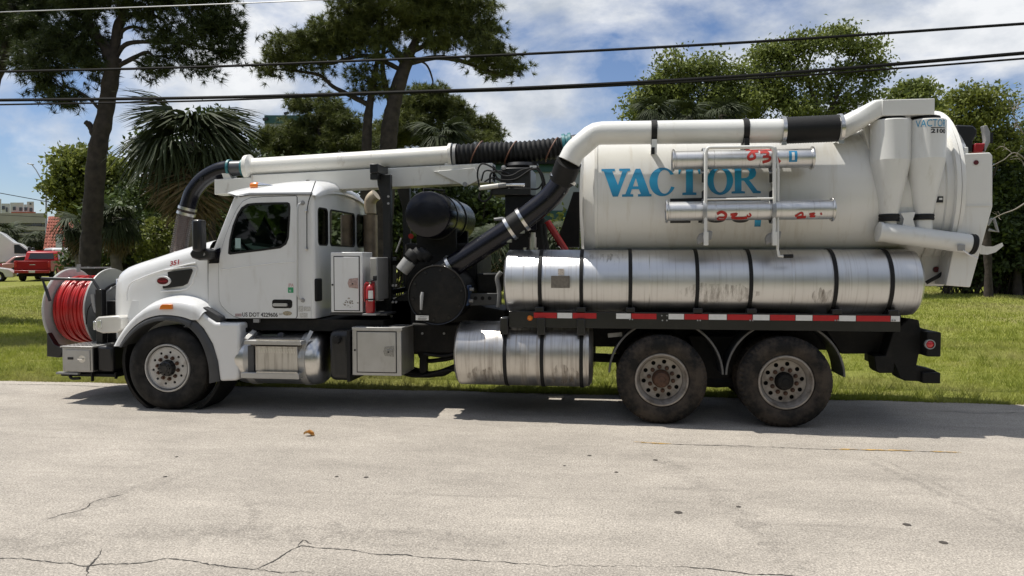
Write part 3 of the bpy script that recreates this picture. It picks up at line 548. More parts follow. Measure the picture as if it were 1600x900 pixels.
# ---- palms
palm('large shaggy fan palm with hanging fronds, right of the leaning pine trunk', 298, 222, 19, 1.6, 50, 60, 31, live=lf_palm)
palm('small fan palm with brown dead fronds, left of the leaning pine trunk', 127, 352, 26, 0.9, 30, 16, 32)
palm('fan palm half hidden right of the leaning pine trunk', 182, 340, 26, 1.05, 32, 18, 33)
palm('fan palm under the low pine, above the black corrugated hose', 690, 212, 28, 1.2, 28, 6, 34)
palm('fan palm seen between the black duct and the white tank', 872, 372, 19, 0.85, 26, 6, 35)
palm('fan palm in the dark gap right of the black cylinder', 770, 385, 17, 0.8, 24, 10, 36)
palm('leftmost of the fan palms above the white duct pipe', 1020, 178, 29, 1.0, 28, 4, 37)
palm('middle of the fan palms above the white duct pipe', 1075, 184, 29, 0.95, 26, 4, 38)
palm('rightmost of the fan palms above the white duct pipe', 1128, 180, 29, 1.0, 28, 4, 39)
palm('bushy palm in front of the far garage, over the white semi truck', 8, 364, 66, 1.7, 26, 2, 40)
palm('small palm in front of the far garage, between semi truck and tile mansard', 54, 374, 66, 1.3, 24, 0, 41)
# ---- shrubs and thicket
sd = 50
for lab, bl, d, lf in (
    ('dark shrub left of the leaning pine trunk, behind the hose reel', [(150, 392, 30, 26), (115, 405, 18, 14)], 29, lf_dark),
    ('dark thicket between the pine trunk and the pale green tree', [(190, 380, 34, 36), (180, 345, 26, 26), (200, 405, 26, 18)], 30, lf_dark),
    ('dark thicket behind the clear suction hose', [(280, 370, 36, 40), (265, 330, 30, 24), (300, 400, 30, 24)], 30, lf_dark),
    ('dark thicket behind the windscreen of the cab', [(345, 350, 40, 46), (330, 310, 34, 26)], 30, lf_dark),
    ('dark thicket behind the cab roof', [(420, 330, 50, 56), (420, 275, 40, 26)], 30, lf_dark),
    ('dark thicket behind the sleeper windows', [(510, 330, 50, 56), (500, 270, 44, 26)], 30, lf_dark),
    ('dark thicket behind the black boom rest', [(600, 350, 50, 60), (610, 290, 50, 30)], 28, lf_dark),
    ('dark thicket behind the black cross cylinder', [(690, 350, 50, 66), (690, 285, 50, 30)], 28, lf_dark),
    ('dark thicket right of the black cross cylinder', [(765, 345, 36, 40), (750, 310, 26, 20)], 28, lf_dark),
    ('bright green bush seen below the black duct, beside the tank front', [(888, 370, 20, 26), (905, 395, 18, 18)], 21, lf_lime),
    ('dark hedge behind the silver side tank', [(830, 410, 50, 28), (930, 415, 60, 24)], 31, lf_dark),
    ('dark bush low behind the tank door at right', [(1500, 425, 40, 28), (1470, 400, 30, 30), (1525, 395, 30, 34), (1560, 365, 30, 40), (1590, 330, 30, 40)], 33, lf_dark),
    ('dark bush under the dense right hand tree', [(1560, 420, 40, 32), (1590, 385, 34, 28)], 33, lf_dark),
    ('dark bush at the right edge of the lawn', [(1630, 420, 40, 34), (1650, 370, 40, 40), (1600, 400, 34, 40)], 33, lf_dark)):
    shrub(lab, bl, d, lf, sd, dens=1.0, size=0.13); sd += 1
# the wood far behind, one mass
rw = np.random.default_rng(99); WC = []
for px in np.arange(130, 1680, 9):
    if 800 < px < 930: continue
    top = 330+14*math.sin(px*0.021)+10*math.sin(px*0.057+1)-(40 if px > 930 else 0)
    for _ in range(9): WC.append(D(px+rw.normal(0, 6), rw.uniform(top, 425), 42+rw.normal(0, 1.2)))
WC = np.array(WC); WV = quads(np.repeat(WC, 26, 0)+rw.normal(size=(len(WC)*26, 3))*np.array([.5, .5, .36]), 0.26, rw)
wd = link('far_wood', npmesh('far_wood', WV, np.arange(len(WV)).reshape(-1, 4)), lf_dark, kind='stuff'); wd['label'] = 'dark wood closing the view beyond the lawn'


# the tree row on the other side of the street, out of view, added to cut sky light and for reflections
OX = np.arange(-70, 71, 1.1); OC = []
for x in OX:
    top = 10.0+1.8*math.sin(x*0.21)+1.2*math.sin(x*0.63+2)
    for _ in range(18): OC.append((x+rw.normal(0, .6), -21+rw.normal(0, 1.2), rw.uniform(0.2, top)))
OC = np.array(OC); OV = quads(np.repeat(OC, 14, 0)+rw.normal(size=(len(OC)*14, 3))*np.array([.7, .7, .5]), 0.5, rw)
wd2 = link('far_wood', npmesh('sky_block_wood', OV, np.arange(len(OV)).reshape(-1, 4)), lf_dark, kind='stuff'); wd2['label'] = 'unseen tree row behind the viewer, added to cut sky light and for reflections'
# ---- far buildings
def wall_box(mb, a, b, d, deep):          # pixel rectangle at depth d, extruded away from the camera
    (x0, y0), (x1, y1) = a, b; p = [D(x0, y0, d), D(x1, y0, d), D(x1, y1, d), D(x0, y1, d)]; vd = D((x0+x1)/2, HZ, d)-CAM; vd[2] = 0; q = [v+norm(vd)*deep for v in p]
    return mb.add(p+q, [(0, 1, 2, 3), (7, 6, 5, 4), (0, 4, 5, 1), (1, 5, 6, 2), (2, 6, 7, 3), (3, 7, 4, 0)])
apt = thing('apartment_building', 'white stepped apartment block far off behind the garage at the left edge', 'building', tuple(D(25, 400, 240)))
def bp(name, rects, d, deep, m, root, off=None):
    o = np.array(root.location); mb = MB()
    for a, b in rects: wall_box(mb, a, b, d, deep)
    mb.v = [tuple(np.array(v)-o) for v in mb.v]; return ob(name, mb, m, root, shade=0)
bp('wall', [((-60, 311), (2, 420)), ((2.2, 318), (15.8, 420)), ((16, 316.5), (37, 420)), ((37.3, 319.5), (41.8, 420)), ((42, 315), (53, 420))], 240, 14, stuc, apt)
bp('roof', [((17.5, 331), (56, 420))], 238, 6, tilem, apt)
for x, y in ((5, 324.5), (22, 325.5), (32, 326.5), (40, 326.5), (48, 327.5)): bp('window', [((x-2.1, y-2.6), (x+2.1, y+2.8))], 239.8, 0.6, winm, apt)
bp('doorway', [((9, 324), (11.5, 331))], 239.8, 0.6, winm, apt); bp('roof_opening', [((46.2, 317.3), (48.6, 319.8))], 239.8, 0.5, winm, apt)
gar = thing('parking_garage', 'long beige concrete garage in the distance at the left edge', 'building', tuple(D(20, 420, 190)))
bp('wall', [((-120, 333), (74, 348.5)), ((-120, 353.5), (74, 360)), ((-120, 364.5), (74, 366.5)), ((-120, 371), (74, 425))], 190, 20, conc, gar)
bp('deck', [((-120, 348.6), (73, 353.4)), ((-120, 360.1), (73, 364.4)), ((-120, 366.6), (73, 370.9))], 192, 18, bgrey, gar)
for x in (-30, 0, 30, 66): bp('column', [((x, 348.6), (x+2, 371))], 191, 1, stuc, gar)
bp('parapet_opening', [((50, 349), (65, 352.6))], 190.6, 1, winm, gar)
man = thing('mansard_building', 'small building with a steep red tiled mansard behind the red pickup', 'building', tuple(D(90, 425, 66)))
def local(root, pts): o = np.array(root.location); return [tuple(np.asarray(p)-o) for p in pts]
a = [D(76, 338, 66.8), D(118, 338, 66.8), D(122, 389, 65), D(68, 389, 65)]; bk = [v+F0*6 for v in a]
ob('mansard_roof', MB().add(local(man, a+bk), [(0, 1, 2, 3), (4, 7, 6, 5), (0, 4, 5, 1), (1, 5, 6, 2), (2, 6, 7, 3), (3, 7, 4, 0)]), tilem, man, shade=0)
tl = MB(); rr = np.random.default_rng(3)
for i in range(11):
    v0, v1 = i/11, (i+0.93)/11
    for j in range(11):
        u0, u1 = j/11, (j+0.8)/11
        def q(u, v, h): return a[0]*(1-u)*(1-v)+a[1]*u*(1-v)+a[2]*u*v+a[3]*(1-u)*v-F0*h
        h = 0.05+0.03*rr.random(); tl.add(local(man, [q(u0, v0, .01), q((u0+u1)/2, v0, h*.6), q(u1, v0, .01), q(u1, v1, h*.6), q((u0+u1)/2, v1, h*1.8), q(u0, v1, h*.6)]), [(0, 1, 4, 5), (1, 2, 3, 4)])
ob('roof_tiles', tl, tilem, man, kind='stuff', shade=0)
bp('wall', [((72, 389.5), (122, 432))], 66.2, 5, stuc, man)
bp('dormer', [((87, 366), (97, 389))], 64.6, 1.5, stuc, man)
bt = thing('commercial_building', 'tall pale building with a dark green top band rising behind the pines', 'building', tuple(D(470, 430, 56)))
bp('wall', [((414, 193), (520, 440))], 56, 18, bgrey, bt); bp('green_band', [((413, 180), (521, 192.7))], 55.9, 18.2, bgreen, bt)
for x, y in ((444, 178), (411, 187)):
    c = D(x, y, 55.8); mb = MB(); mb.beam(*local(bt, [c, c+RV*0.35+ZV*0.1]), 0.18, 0.18); mb.beam(*local(bt, [c+RV*.3+ZV*.05, c+RV*0.3-ZV*0.4]), 0.05, 0.05); ob('floodlight', mb, blk, bt)
bl = thing('commercial_building', 'low grey building with two teal green stripes behind the black duct', 'building', tuple(D(800, 430, 44)))
bp('wall', [((640, 268.5), (945, 440))], 44, 14, bgrey, bl); bp('roof_fascia', [((638, 247), (946, 255.8))], 43.6, 15, chas, bl)
bp('green_band', [((639, 256), (945.5, 268.3))], 43.9, 14.2, bgreen, bl); bp('green_band', [((640.2, 329), (945.4, 345))], 43.92, 0.05, bgreen, bl)

# ---- street lamp, cables
lamp = thing('street_lamp', 'thin grey street lamp with a long sloping arm beyond the parked vehicles', 'street lamp', tuple(D(72, 430, 72)))
p = [D(72, 432, 72), D(72.3, 300, 72), D(69, 288, 72), D(56, 265, 72), D(50, 257.5, 72)]
ob('pole', MB().tube(local(lamp, p), [0.11, 0.075, 0.06, 0.045, 0.04], 8), galv, lamp)
h = D(47.5, 256.5, 72); ob('lamp_head', MB().beam(*local(lamp, [h-RV*0.25+ZV*.06, h+RV*0.3-ZV*.05]), 0.22, 0.1), galv, lamp, bev=0.03)
def wire(label, pts, Y, r, cap=wirem):
    q = spline([P(x, y, Y) for x, y in pts], 10); a0, a1 = q[0]-(q[1]-q[0])*20, q[-1]+(q[-1]-q[-2])*20
    tag(ob('power_line', MB().tube([a0]+q+[a1], r, 6, False), cap), label, 'cable', 'overhead cables along the road')
wire('uppermost thin cable crossing only the top left corner', [(-100, 24), (0, 19), (250, 10), (500, 0), (800, -14), (1200, -36), (1700, -66)], 3.6, 0.010, galv)
wire('single black cable, highest of those crossing the whole sky', [(-100, 114), (0, 112), (300, 105), (560, 95), (850, 83), (1200, 64), (1600, 37), (1700, 30)], 3.4, 0.022)
wire('thick black cable of the lower pair over the truck', [(-100, 158), (0, 156.5), (300, 153), (560, 146), (850, 136), (1200, 116), (1600, 83), (1700, 74)], 3.2, 0.028)
wire('thinner black cable hanging just below the thick one', [(-100, 165), (0, 163.5), (300, 158), (480, 151), (600, 146.5), (850, 139), (1200, 121), (1400, 107), (1600, 91.5), (1700, 84)], 3.25, 0.016)
def far_wire(label, a, b, d, r):
    q = [D(*a, d), (D(*a, d)+D(*b, d))/2-ZV*0.05, D(*b, d)]; tag(ob('service_wire', MB().tube(q, r, 5, False), wirem), label, 'cable')
far_wire('thin black service wire running to the street lamp from the left edge', (-120, 278), (100, 320), 70, 0.035)
far_wire('faint wire across the far garage wall', (-120, 329), (76, 339.5), 120, 0.04)
far_wire('lower faint wire across the far garage', (-120, 341), (70, 354), 110, 0.04)

# ---- far vehicles (built in local coordinates: +x forward, wheels on z = 0)
def wheel_bits(root, x, y, r, w, side):
    o = ob('wheel', MB().lathe([(-w/2, r*0.6), (-w/2, r*0.93), (-w*0.4, r), (w*0.4, r), (w/2, r*0.93), (w/2, r*0.6)], (0, 0, 0), (0, 1, 0), 24), rub, root, (x, y, r))
    ob('rim', MB().lathe([(side*w*0.42, 0), (side*w*0.47, r*0.22), (side*w*0.40, r*0.3), (side*w*0.46, r*0.55), (side*w*0.5, r*0.62)], (0, 0, 0), (0, 1, 0), 20), steel, o)
def side_prism(prof, w, n=1, tumble=0.0, zc=0):
    mb = MB(); mb.prism(prof, -w/2, w/2)
    if tumble: mb.v = [(x, y*(1-tumble*max(0, z-zc)), z) for x, y, z in mb.v]
    return mb
def vehicle_root(name, label, cat, px, d, fwd, group=None):
    c = D(px, 430, d); return thing(name, label, cat, (c[0], c[1], hgt(c[0], c[1])), fwd, group)
# red pickup: rear three quarter view, nose away to the right
pk = vehicle_root('pickup_truck', 'red crew cab pickup parked on the grass beyond the hose reel, tailgate towards us', 'pickup', 70, 49, rad(117))
body = [(-2.9, .62), (-2.9, 1.28), (-0.75, 1.28), (-0.75, 1.30), (1.35, 1.28), (2.75, 1.20), (2.92, 1.0), (2.92, .5), (2.45, .5), (2.3, .85), (1.95, 1.0), (1.55, .85), (1.4, .5), (-1.2, .5), (-1.35, .85), (-1.7, 1.0), (-2.05, .85), (-2.2, .6)]
ob('body', side_prism(body, 1.98), carred, pk, bev=0.05)
ob('cab', side_prism([(-0.85, 1.285), (-0.55, 1.83), (-0.3, 1.90), (0.75, 1.90), (1.0, 1.84), (1.55, 1.285)], 1.9, tumble=0.16, zc=1.29), carred, pk, bev=0.05)
ob('rear_window', MB().add([(-0.84, -.72, 1.38), (-0.84, .72, 1.38), (-0.62, .64, 1.76), (-0.62, -.64, 1.76), (-0.80, -.72, 1.38), (-0.80, .72, 1.38), (-0.58, .64, 1.76), (-0.58, -.64, 1.76)], [(3, 2, 1, 0), (4, 5, 6, 7), (0, 1, 5, 4), (1, 2, 6, 5), (2, 3, 7, 6), (3, 0, 4, 7)]), winm, pk)
for s in (-1, 1):
    ob('side_window', MB().add([(x, s*(0.955-0.17*(z-1.3)), z) for x, z in ((-0.6, 1.38), (-0.40, 1.76), (0.28, 1.79), (0.28, 1.38))]+[(x, s*(0.90-0.17*(z-1.3)), z) for x, z in ((-0.6, 1.38), (-0.40, 1.76), (0.28, 1.79), (0.28, 1.38))], [(0, 1, 2, 3), (7, 6, 5, 4), (0, 4, 5, 1), (1, 5, 6, 2), (2, 6, 7, 3), (3, 7, 4, 0)]), winm, pk)
    ob('side_window', MB().add([(x, s*(yy-0.17*(z-1.3)), z) for yy in (0.955, 0.9) for x, z in ((0.36, 1.38), (0.36, 1.79), (0.8, 1.78), (1.3, 1.38))], [(0, 1, 2, 3), (7, 6, 5, 4), (0, 4, 5, 1), (1, 5, 6, 2), (2, 6, 7, 3), (3, 7, 4, 0)]), winm, pk)
    ob('tail_light', MB().box(-2.93, -2.86, min(s*.82, s*.985), max(s*.82, s*.985), .86, 1.24), redl, pk, bev=0.015)
    ob('mirror', MB().box(1.0, 1.2, min(s*1.0, s*1.22), max(s*1.0, s*1.22), 1.3, 1.5), blk, pk, bev=0.03)
    for x in (-1.7, 1.92): wheel_bits(pk, x, s*0.83, 0.41, 0.28, s)
ob('tailgate', MB().box(-2.925, -2.89, -.8, .8, .72, 1.24), carred, pk, bev=0.02); ob('tailgate_badge', MB().box(-2.935, -2.927, -.15, .15, 1.0, 1.05), chrome, pk)
ob('rear_bumper', MB().box(-3.08, -2.91, -.95, .95, .5, .68), redp, pk, bev=0.03); ob('number_plate', MB().box(-3.095, -3.082, -.17, .17, .53, .66), inkw, pk)
ob('undercarriage', MB().box(-2.6, 2.6, -.6, .6, .3, .5), chas, pk); ob('roof_rack', MB().box(-.2, .6, -.5, .5, 1.92, 1.96), carred, pk)
# white semi tractor with sleeper, nose to the right
sm = vehicle_root('semi_truck', 'white sleeper semi truck parked at the left edge beyond the grass', 'truck', -6, 58, rad(35))
ob('sleeper_cab', side_prism([(-2.6, 1.0), (-2.6, 3.35), (-2.3, 3.75), (-1.2, 3.85), (-0.3, 3.72), (0.6, 3.3), (1.35, 2.62), (1.75, 2.5), (2.35, 1.95), (2.35, 1.0)], 2.35), carwht, sm, bev=0.12, seg=3)
ob('bonnet', side_prism([(2.3, .9), (2.3, 2.0), (3.6, 1.82), (4.15, 1.6), (4.3, 1.2), (4.3, .7), (3.9, .7), (3.6, 1.1), (3.2, 1.15), (2.8, .9)], 2.1), carwht, sm, bev=0.12, seg=3)
for s in (-1, 1):
    ob('door_window', MB().prism([(1.35, 1.75), (1.35, 2.4), (1.65, 2.42), (2.22, 1.92), (2.2, 1.72)], s*1.19-.02, s*1.19+.02), winm, sm); ob('door_panel', MB().prism([(1.25, .98), (1.25, 2.5), (1.70, 2.5), (2.33, 1.95), (2.33, .98)], s*1.176-.006, s*1.176+.006), carwht, sm)
    ob('sleeper_panel', MB().prism([(-.4, 1.2), (-.4, 1.95), (.5, 1.95), (.5, 1.2)], s*1.176-.006, s*1.176+.006), carwht, sm); ob('side_mark', MB().prism([(-1.3, 3.1), (-.9, 3.3), (-.75, 3.3), (-.95, 3.05), (-1.3, 2.95)], s*1.176-.006, s*1.176+.006), blk, sm)
    ob('mirror', MB().box(2.25, 2.45, min(s*1.3, s*1.5), max(s*1.3, s*1.5), 1.6, 2.25), blk, sm, bev=0.04); ob('mirror_arm', MB().box(2.28, 2.33, min(s*1.1, s*1.35), max(s*1.1, s*1.35), 1.7, 1.75), blk, sm)
    ob('side_skirt', MB().box(-3.2, 2.3, s*1.05-.06, s*1.05+.06, .35, .99), chas, sm, bev=0.03)
    for x in (3.35, -3.7, -5.0): wheel_bits(sm, x, s*1.0, 0.5, 0.35, s)
ob('chassis_rail', MB().box(-5.6, 4.0, -.45, .45, .55, .85), chas, sm)
def small_car(name, label, cat, px, d, rz, prof, cabp, m, w=1.78, wr=0.33, wx=(-1.35, 1.4), group=None):
    r = vehicle_root(name, label, cat, px, d, rz, group); zc = cabp[0][1]
    ob('body', side_prism(prof, w), m, r, bev=0.06, seg=3); ob('cabin', side_prism(cabp, w*0.94, tumble=0.18, zc=zc), m, r, bev=0.05)
    cx = sum(q[0] for q in cabp)/len(cabp); mz = max(q[1] for q in cabp)
    inner = [(cx+(x-cx)*0.86, zc+0.05+(z-zc)*0.80) for x, z in cabp]
    for s in (-1, 1):
        y0 = s*w*0.47
        mb = MB(); n = len(inner); mb.add([(x, (y0+s*0.012)*(1-0.18*(z-zc)), z) for x, z in inner]+[(x, (y0-s*0.03)*(1-0.18*(z-zc)), z) for x, z in inner], [tuple(range(n)), tuple(range(2*n-1, n-1, -1))]+[(i, (i+1) % n, (i+1) % n+n, i+n) for i in range(n)])
        ob('side_window', mb, winm, r)
        for x in wx: wheel_bits(r, x, s*(w/2-0.1), wr, 0.22, s)
        ob('tail_light', MB().box(prof[0][0]-.02, prof[0][0]+.06, min(s*w*.36, s*w*.48), max(s*w*.36, s*w*.48), .75, .95), redl, r)
    return r
carp = [(-2.2, .35), (-2.2, .95), (-1.6, 1.02), (1.0, .98), (2.0, .82), (2.25, .6), (2.25, .3), (1.8, .3), (1.68, .6), (1.4, .72), (1.1, .6), (1.0, .3), (-.95, .3), (-1.05, .6), (-1.35, .72), (-1.65, .6), (-1.75, .3)]
small_car('parked_car', 'white car cut off by the left edge, on the grass before the semi truck', 'car', -44, 46, rad(36), carp, [(-1.9, .99), (-1.3, 1.40), (-.6, 1.48), (.2, 1.42), (1.05, .98)], carwht, group='cars parked beyond the lawn')
small_car('parked_car', 'pale red car whose roof shows just behind the red pickup', 'car', 56, 57, rad(45), carp, [(-1.9, .99), (-1.4, 1.48), (-.6, 1.56), (.2, 1.48), (1.05, .98)], mat('faded_red_paint', (0.5, 0.24, 0.22), 0.3, coat=0.5, var=0.03), group='cars parked beyond the lawn')
vanp = [(-2.5, .4), (-2.5, 1.3), (1.2, 1.3), (2.2, 1.15), (2.5, .8), (2.5, .4), (2.05, .4), (1.9, .7), (1.6, .8), (1.3, .7), (1.15, .4), (-1.1, .4), (-1.25, .7), (-1.55, .8), (-1.85, .7), (-2.0, .4)]
small_car('parked_van', 'white van with roof rack partly hidden by the red pickup', 'van', 92, 58, rad(140), vanp, [(-2.45, 1.3), (-2.3, 2.05), (-1.9, 2.15), (.6, 2.15), (1.0, 2.0), (1.5, 1.3)], carwht, w=1.95, wr=0.37, wx=(-1.55, 1.6))
# ================================================================== THE TRUCK (X rearward, Y away from the camera, wheels' outer face on Y = 0)
T = thing('vacuum_truck', 'white vacuum truck with silver side tanks and blue lettered tank at the road edge', 'truck')
YC = 1.25
def hc(x0, x1, yt, yb, Y):                # horizontal cylinder along X from its outline in the photograph -> x0, x1, z, r
    xm, ym = (x0+x1)/2, (yt+yb)/2; p = P(xm, ym, Y); r = (yb-yt)/2*dep(p)/FPX
    return PX(x0, Y), PX(x1, Y), float(p[2]), r
# ---- wheels
def disc_mesh(R, holes, y0, y1, n=72):    # plate with round holes, thickness y0..y1, in XZ
    V, E = [], []
    def ring(cx, cz, r, k):
        o = len(V); V.extend([Vector((cx+r*math.cos(2*math.pi*i/k), cz+r*math.sin(2*math.pi*i/k))) for i in range(k)]); E.extend([(o+i, o+(i+1) % k) for i in range(k)])
    ring(0, 0, R, n)
    for h in holes: ring(*h, 14)
    v, e, f, *_ = geometry.delaunay_2d_cdt(V, E, [], 0, 1e-6)
    keep = []
    for t in f:
        c = sum((v[i] for i in t), Vector((0, 0)))/len(t)
        if c.length < R*0.9999 and all((c-Vector(h[:2])).length > h[2]*0.985 for h in holes): keep.append(t)
    mb = MB(); m = len(v); mb.add([(p.x, y0, p.y) for p in v]+[(p.x, y1, p.y) for p in v], [tuple(t) for t in keep]+[tuple(i+m for i in reversed(t)) for t in keep])
    for hx, hz, hr in holes:
        mb.lathe([(0, hr), (y1-y0, hr)], (hx, y0, hz), (0, 1, 0), 14)
    return mb
def tyre_mb(R, w, bead=0.30, lug=0):
    pr = [(0.045, bead), (0.02, bead+0.012), (0.0, bead+0.06), (-0.008, (bead+R)/2), (0.0, R-0.085), (0.014, R-0.042), (0.022, R-0.036), (0.038, R-0.010), (0.06, R)]
    g = []; k = 5; a0, a1 = 0.06, w-0.06
    for i in range(k):
        c = a0+(a1-a0)*(i+0.5)/k; hw = 0.008
        g += [(c-hw, R), (c-hw+0.001, R-0.014), (c+hw-0.001, R-0.014), (c+hw, R)]
    pr = pr+g+[(w-a, r) for a, r in reversed(pr)]; m = len(pr); n = 162
    sh = {6, 7, 8, m-7, m-8, m-9}
    def rm(j, kk): return -lug if (lug and j in sh and kk % 3 == 0) else 0
    return MB().lathe(pr, (0, 0, 0), (0, 1, 0), n, True, rm)
def wheel(x, z, y, side, front, tm, rm, hubm, R, w, name='wheel', inner=False):
    s = -1 if side < 0 else 1                         # outer face looks to -Y when side < 0
    fl = lambda mb: MB().add([(a, b*(-s), c) for a, b, c in mb.v], mb.f)      # local: outer face on y = 0, depth positive
    rb = 0.304
    rim = MB().lathe([(0.035, rb+0.012), (0.018, rb+0.004), (0.016, rb-0.012), (0.05, rb-0.02), (0.09, rb-0.035), (0.14 if not front else 0.06, rb-0.052), (w-0.03, rb-0.052), (w-0.02, rb)], (0, 0, 0), (0, 1, 0), 64)
    yd = 0.045 if front else 0.135
    Rd = rb-0.055 if not front else rb-0.03
    hh = [(0.205*math.cos(rad(36*i+8)), 0.205*math.sin(rad(36*i+8)), 0.026 if not front else 0.017) for i in range(10)]
    o = ob(name, fl(rim), rm, T, (x, y, z))
    if not inner:
        ob('rim_disc', fl(disc_mesh(Rd, hh, yd, yd+0.012)), rm, o); ob('brake_drum', fl(MB().cyl((0, yd+.06, 0), (0, yd+.12, 0), Rd, n=40)), hole, o)
        if front:
            ob('rim_rings', fl(MB().lathe([(yd-.004, Rd), (yd-.012, Rd-.006), (yd-.002, Rd-.014)], (0, 0, 0), (0, 1, 0), 64)), rm, o)
        nb = MB()
        for i in range(10):
            a = rad(36*i+26); c = np.array([0.143*math.cos(a), 0, 0.143*math.sin(a)])
            nb.cyl(c+(0, yd-.002, 0), c+(0, yd-.008, 0), 0.026, n=14); nb.cyl(c+(0, yd-.008, 0), c+(0, yd-.036, 0), 0.0185, 0.016, n=6)
        ob('lug_nuts', fl(nb), rust, o, kind='stuff')
        hub = [(yd, 0.108), (yd-.02, 0.106), (yd-.035, 0.096), (yd-.08 if not front else yd-.07, 0.092), (yd-.095 if not front else yd-.078, 0.082), (yd-.1 if not front else yd-.08, 0.045), (yd-.108 if not front else yd-.088, 0.04), (yd-.108 if not front else yd-.088, 0.0)]
        ob('hub', fl(MB().lathe(hub, (0, 0, 0), (0, 1, 0), 32)), hubm, o)
        hb = MB()
        for i in range(8):
            a = rad(45*i); hb.cyl((0.075*math.cos(a), yd-.085, 0.075*math.sin(a)), (0.075*math.cos(a), yd-.105, 0.075*math.sin(a)), 0.009, n=6)
        ob('hub_bolts', fl(hb), hubm, o, kind='stuff')
    ob('tyre', fl(tyre_mb(R, w, rb+.008, 0 if front else 0.020)), tm, o)
    return o
wf = (PX(258, 0, 577), 0.545); w1 = (PX(1034, 0, 595), 0.527); w2 = (PX(1229, 0, 598), 0.527)
wheel(wf[0], wf[1], 0.02, -1, True, tyrec, rimf, blk, 0.545, 0.40); wheel(wf[0], wf[1], 2.48, 1, True, tyrec, rimf, blk, 0.545, 0.40)
for (x, z), hm in ((w1, rust), (w2, chas)):
    wheel(x, z, 0.0, -1, False, tyrem, rimr, hm, 0.527, 0.27); wheel(x, z, 0.33, -1, False, tyrem, rimr, hm, 0.527, 0.27, inner=True)
    wheel(x, z, 2.5, 1, False, tyrem, rimr, hm, 0.527, 0.27); wheel(x, z, 2.17, 1, False, tyrem, rimr, hm, 0.527, 0.27, inner=True)
    ob('axle', MB().cyl((x, .12, z), (x, 2.38, z), 0.075, n=16).lathe([(-.22, .06), (-.16, .17), (0, .22), (.16, .17), (.22, .06)], (x, YC, z), (0, 1, 0), 24), chas, T)
ob('front_axle', MB().box(wf[0]-.06, wf[0]+.06, .35, 2.15, wf[1]-.16, wf[1]-.02), chas, T, bev=.02)
# ---- chassis
xb, xe = PX(150, .8), PX(1432, .8)
for y in (0.80, 1.62): ob('frame_rail', MB().box(xb, xe, y, y+0.08, 0.82, 1.12), chas, T, bev=.008)
for x in np.linspace(xb+.4, xe-.3, 8): ob('cross_member', MB().box(x-.05, x+.05, .885, 1.615, .86, 1.06), chas, T)
ob('drive_shaft', MB().cyl((PX(480, 1), YC, .72), (w1[0], YC, .6), .06, n=14), chas, T)
ob('gearbox', MB().lathe([(0, .18), (.3, .26), (.9, .22), (1.5, .14), (1.7, .06)], (PX(330, 1), YC, .85), (1, 0, -.05), 20), chas, T)
ob('engine_block', MB().box(PX(215, 1), PX(335, 1), .95, 1.55, .75, 1.45), chas, T, bev=.05)
ob('fire_wall', MB().box(PX(336, .4)-.02, PX(336, .4)+.02, .3, 2.2, .7, 1.5), chas, T)
# suspension between the tandem wheels, springs, hanging hoses
for y in (.62, 1.80):
    ob('walking_beam', MB().tube(spline([(w1[0]-.1, y, .60), ((w1[0]+w2[0])/2, y, .42), (w2[0]+.1, y, .60)], 6), .07, 8), chas, T); ob('spring_hanger', MB().prism([((w1[0]+w2[0])/2-.35, 1.0), ((w1[0]+w2[0])/2+.35, 1.0), ((w1[0]+w2[0])/2+.12, .4), ((w1[0]+w2[0])/2-.12, .4)], y-.05, y+.05), chas, T, bev=.01)
for k, (pts, r, Y) in enumerate((([(600, 560), (640, 582), (680, 584), (720, 570)], .045, .9), ([(640, 575), (690, 585), (722, 562)], .03, 1.0), ([(662, 553), (695, 556), (725, 548)], .022, .7), ([(648, 520), (660, 560), (690, 562), (722, 555)], .03, .95), ([(605, 575), (650, 588), (700, 578), (724, 583)], .02, .75))):
    ob('chassis_hose', MB().tube(spline([P(x, y, Y) for x, y in pts], 8), r, 10), rub, T)
ob('undercarriage_bracket', MB().prism(PP([(657, 515), (668, 515), (666, 580), (660, 588), (655, 580)], .8), .8, .9), chas, T)
ob('undercarriage_box', MB().box(PX(640, .75), PX(722, .75), .7, 1.8, PZ(680, 553, .7), PZ(680, 505, .7)), chas, T, bev=.03)
ob('chassis_tank', MB().cyl((PX(640, 1), 1.9, .8), (PX(800, 1), 1.9, .8), .25, n=20), chas, T)

# ---- silver side tanks
def side_tank(name, x0, x1, yt, yb, Y, m, straps, Ys=None, label=None, dome=0.03):
    a, b, z, r = hc(x0, x1, yt, yb, Y); b = PX(x1, Y-r*.92)
    prof = [(a, 0), (a, r*.55), (a+.006, r*.9), (a+dome, r*.985), (a+dome*1.5, r), (b-.10, r), (b-.045, r*.975), (b-.012, r*.88), (b, r*.7), (b+.004, 0)]
    t = ob(name, MB().lathe([(q, rr) for q, rr in prof], (0, Y, z), (1, 0, 0), 96), m, T, label=label)
    for sx in straps:
        x = PX(sx, Y-r, (yt+yb)/2)
        ob('tank_strap', MB().lathe([(-.022, r+.002), (-.022, r+.010), (.022, r+.010), (.022, r+.002)], (x, Y, z), (1, 0, 0), 72, True), rub, t)
    return t, a, b, z, r
ut, ua, ub, uz, ur = side_tank('side_tank', 792, 1448, 390, 490, .41, alu, (843, 908, 985, 1090, 1174, 1307, 1395), label='long silver upper side tank')
for sx in (843, 908, 985, 1090, 1174, 1307, 1395):
    x = PX(sx, .1, 480); ob('strap_foot', MB().box(x-.055, x+.055, .06, .26, uz-ur-.03, uz-ur+.085), blk, ut, bev=.01)
for sx in (1015, 1240):
    x = PX(sx, .02, 440); ob('weld_seam', MB().lathe([(-.004, ur+.0005), (0, ur+.003), (.004, ur+.0005)], (x, .41, uz), (1, 0, 0), 72), steel, ut)
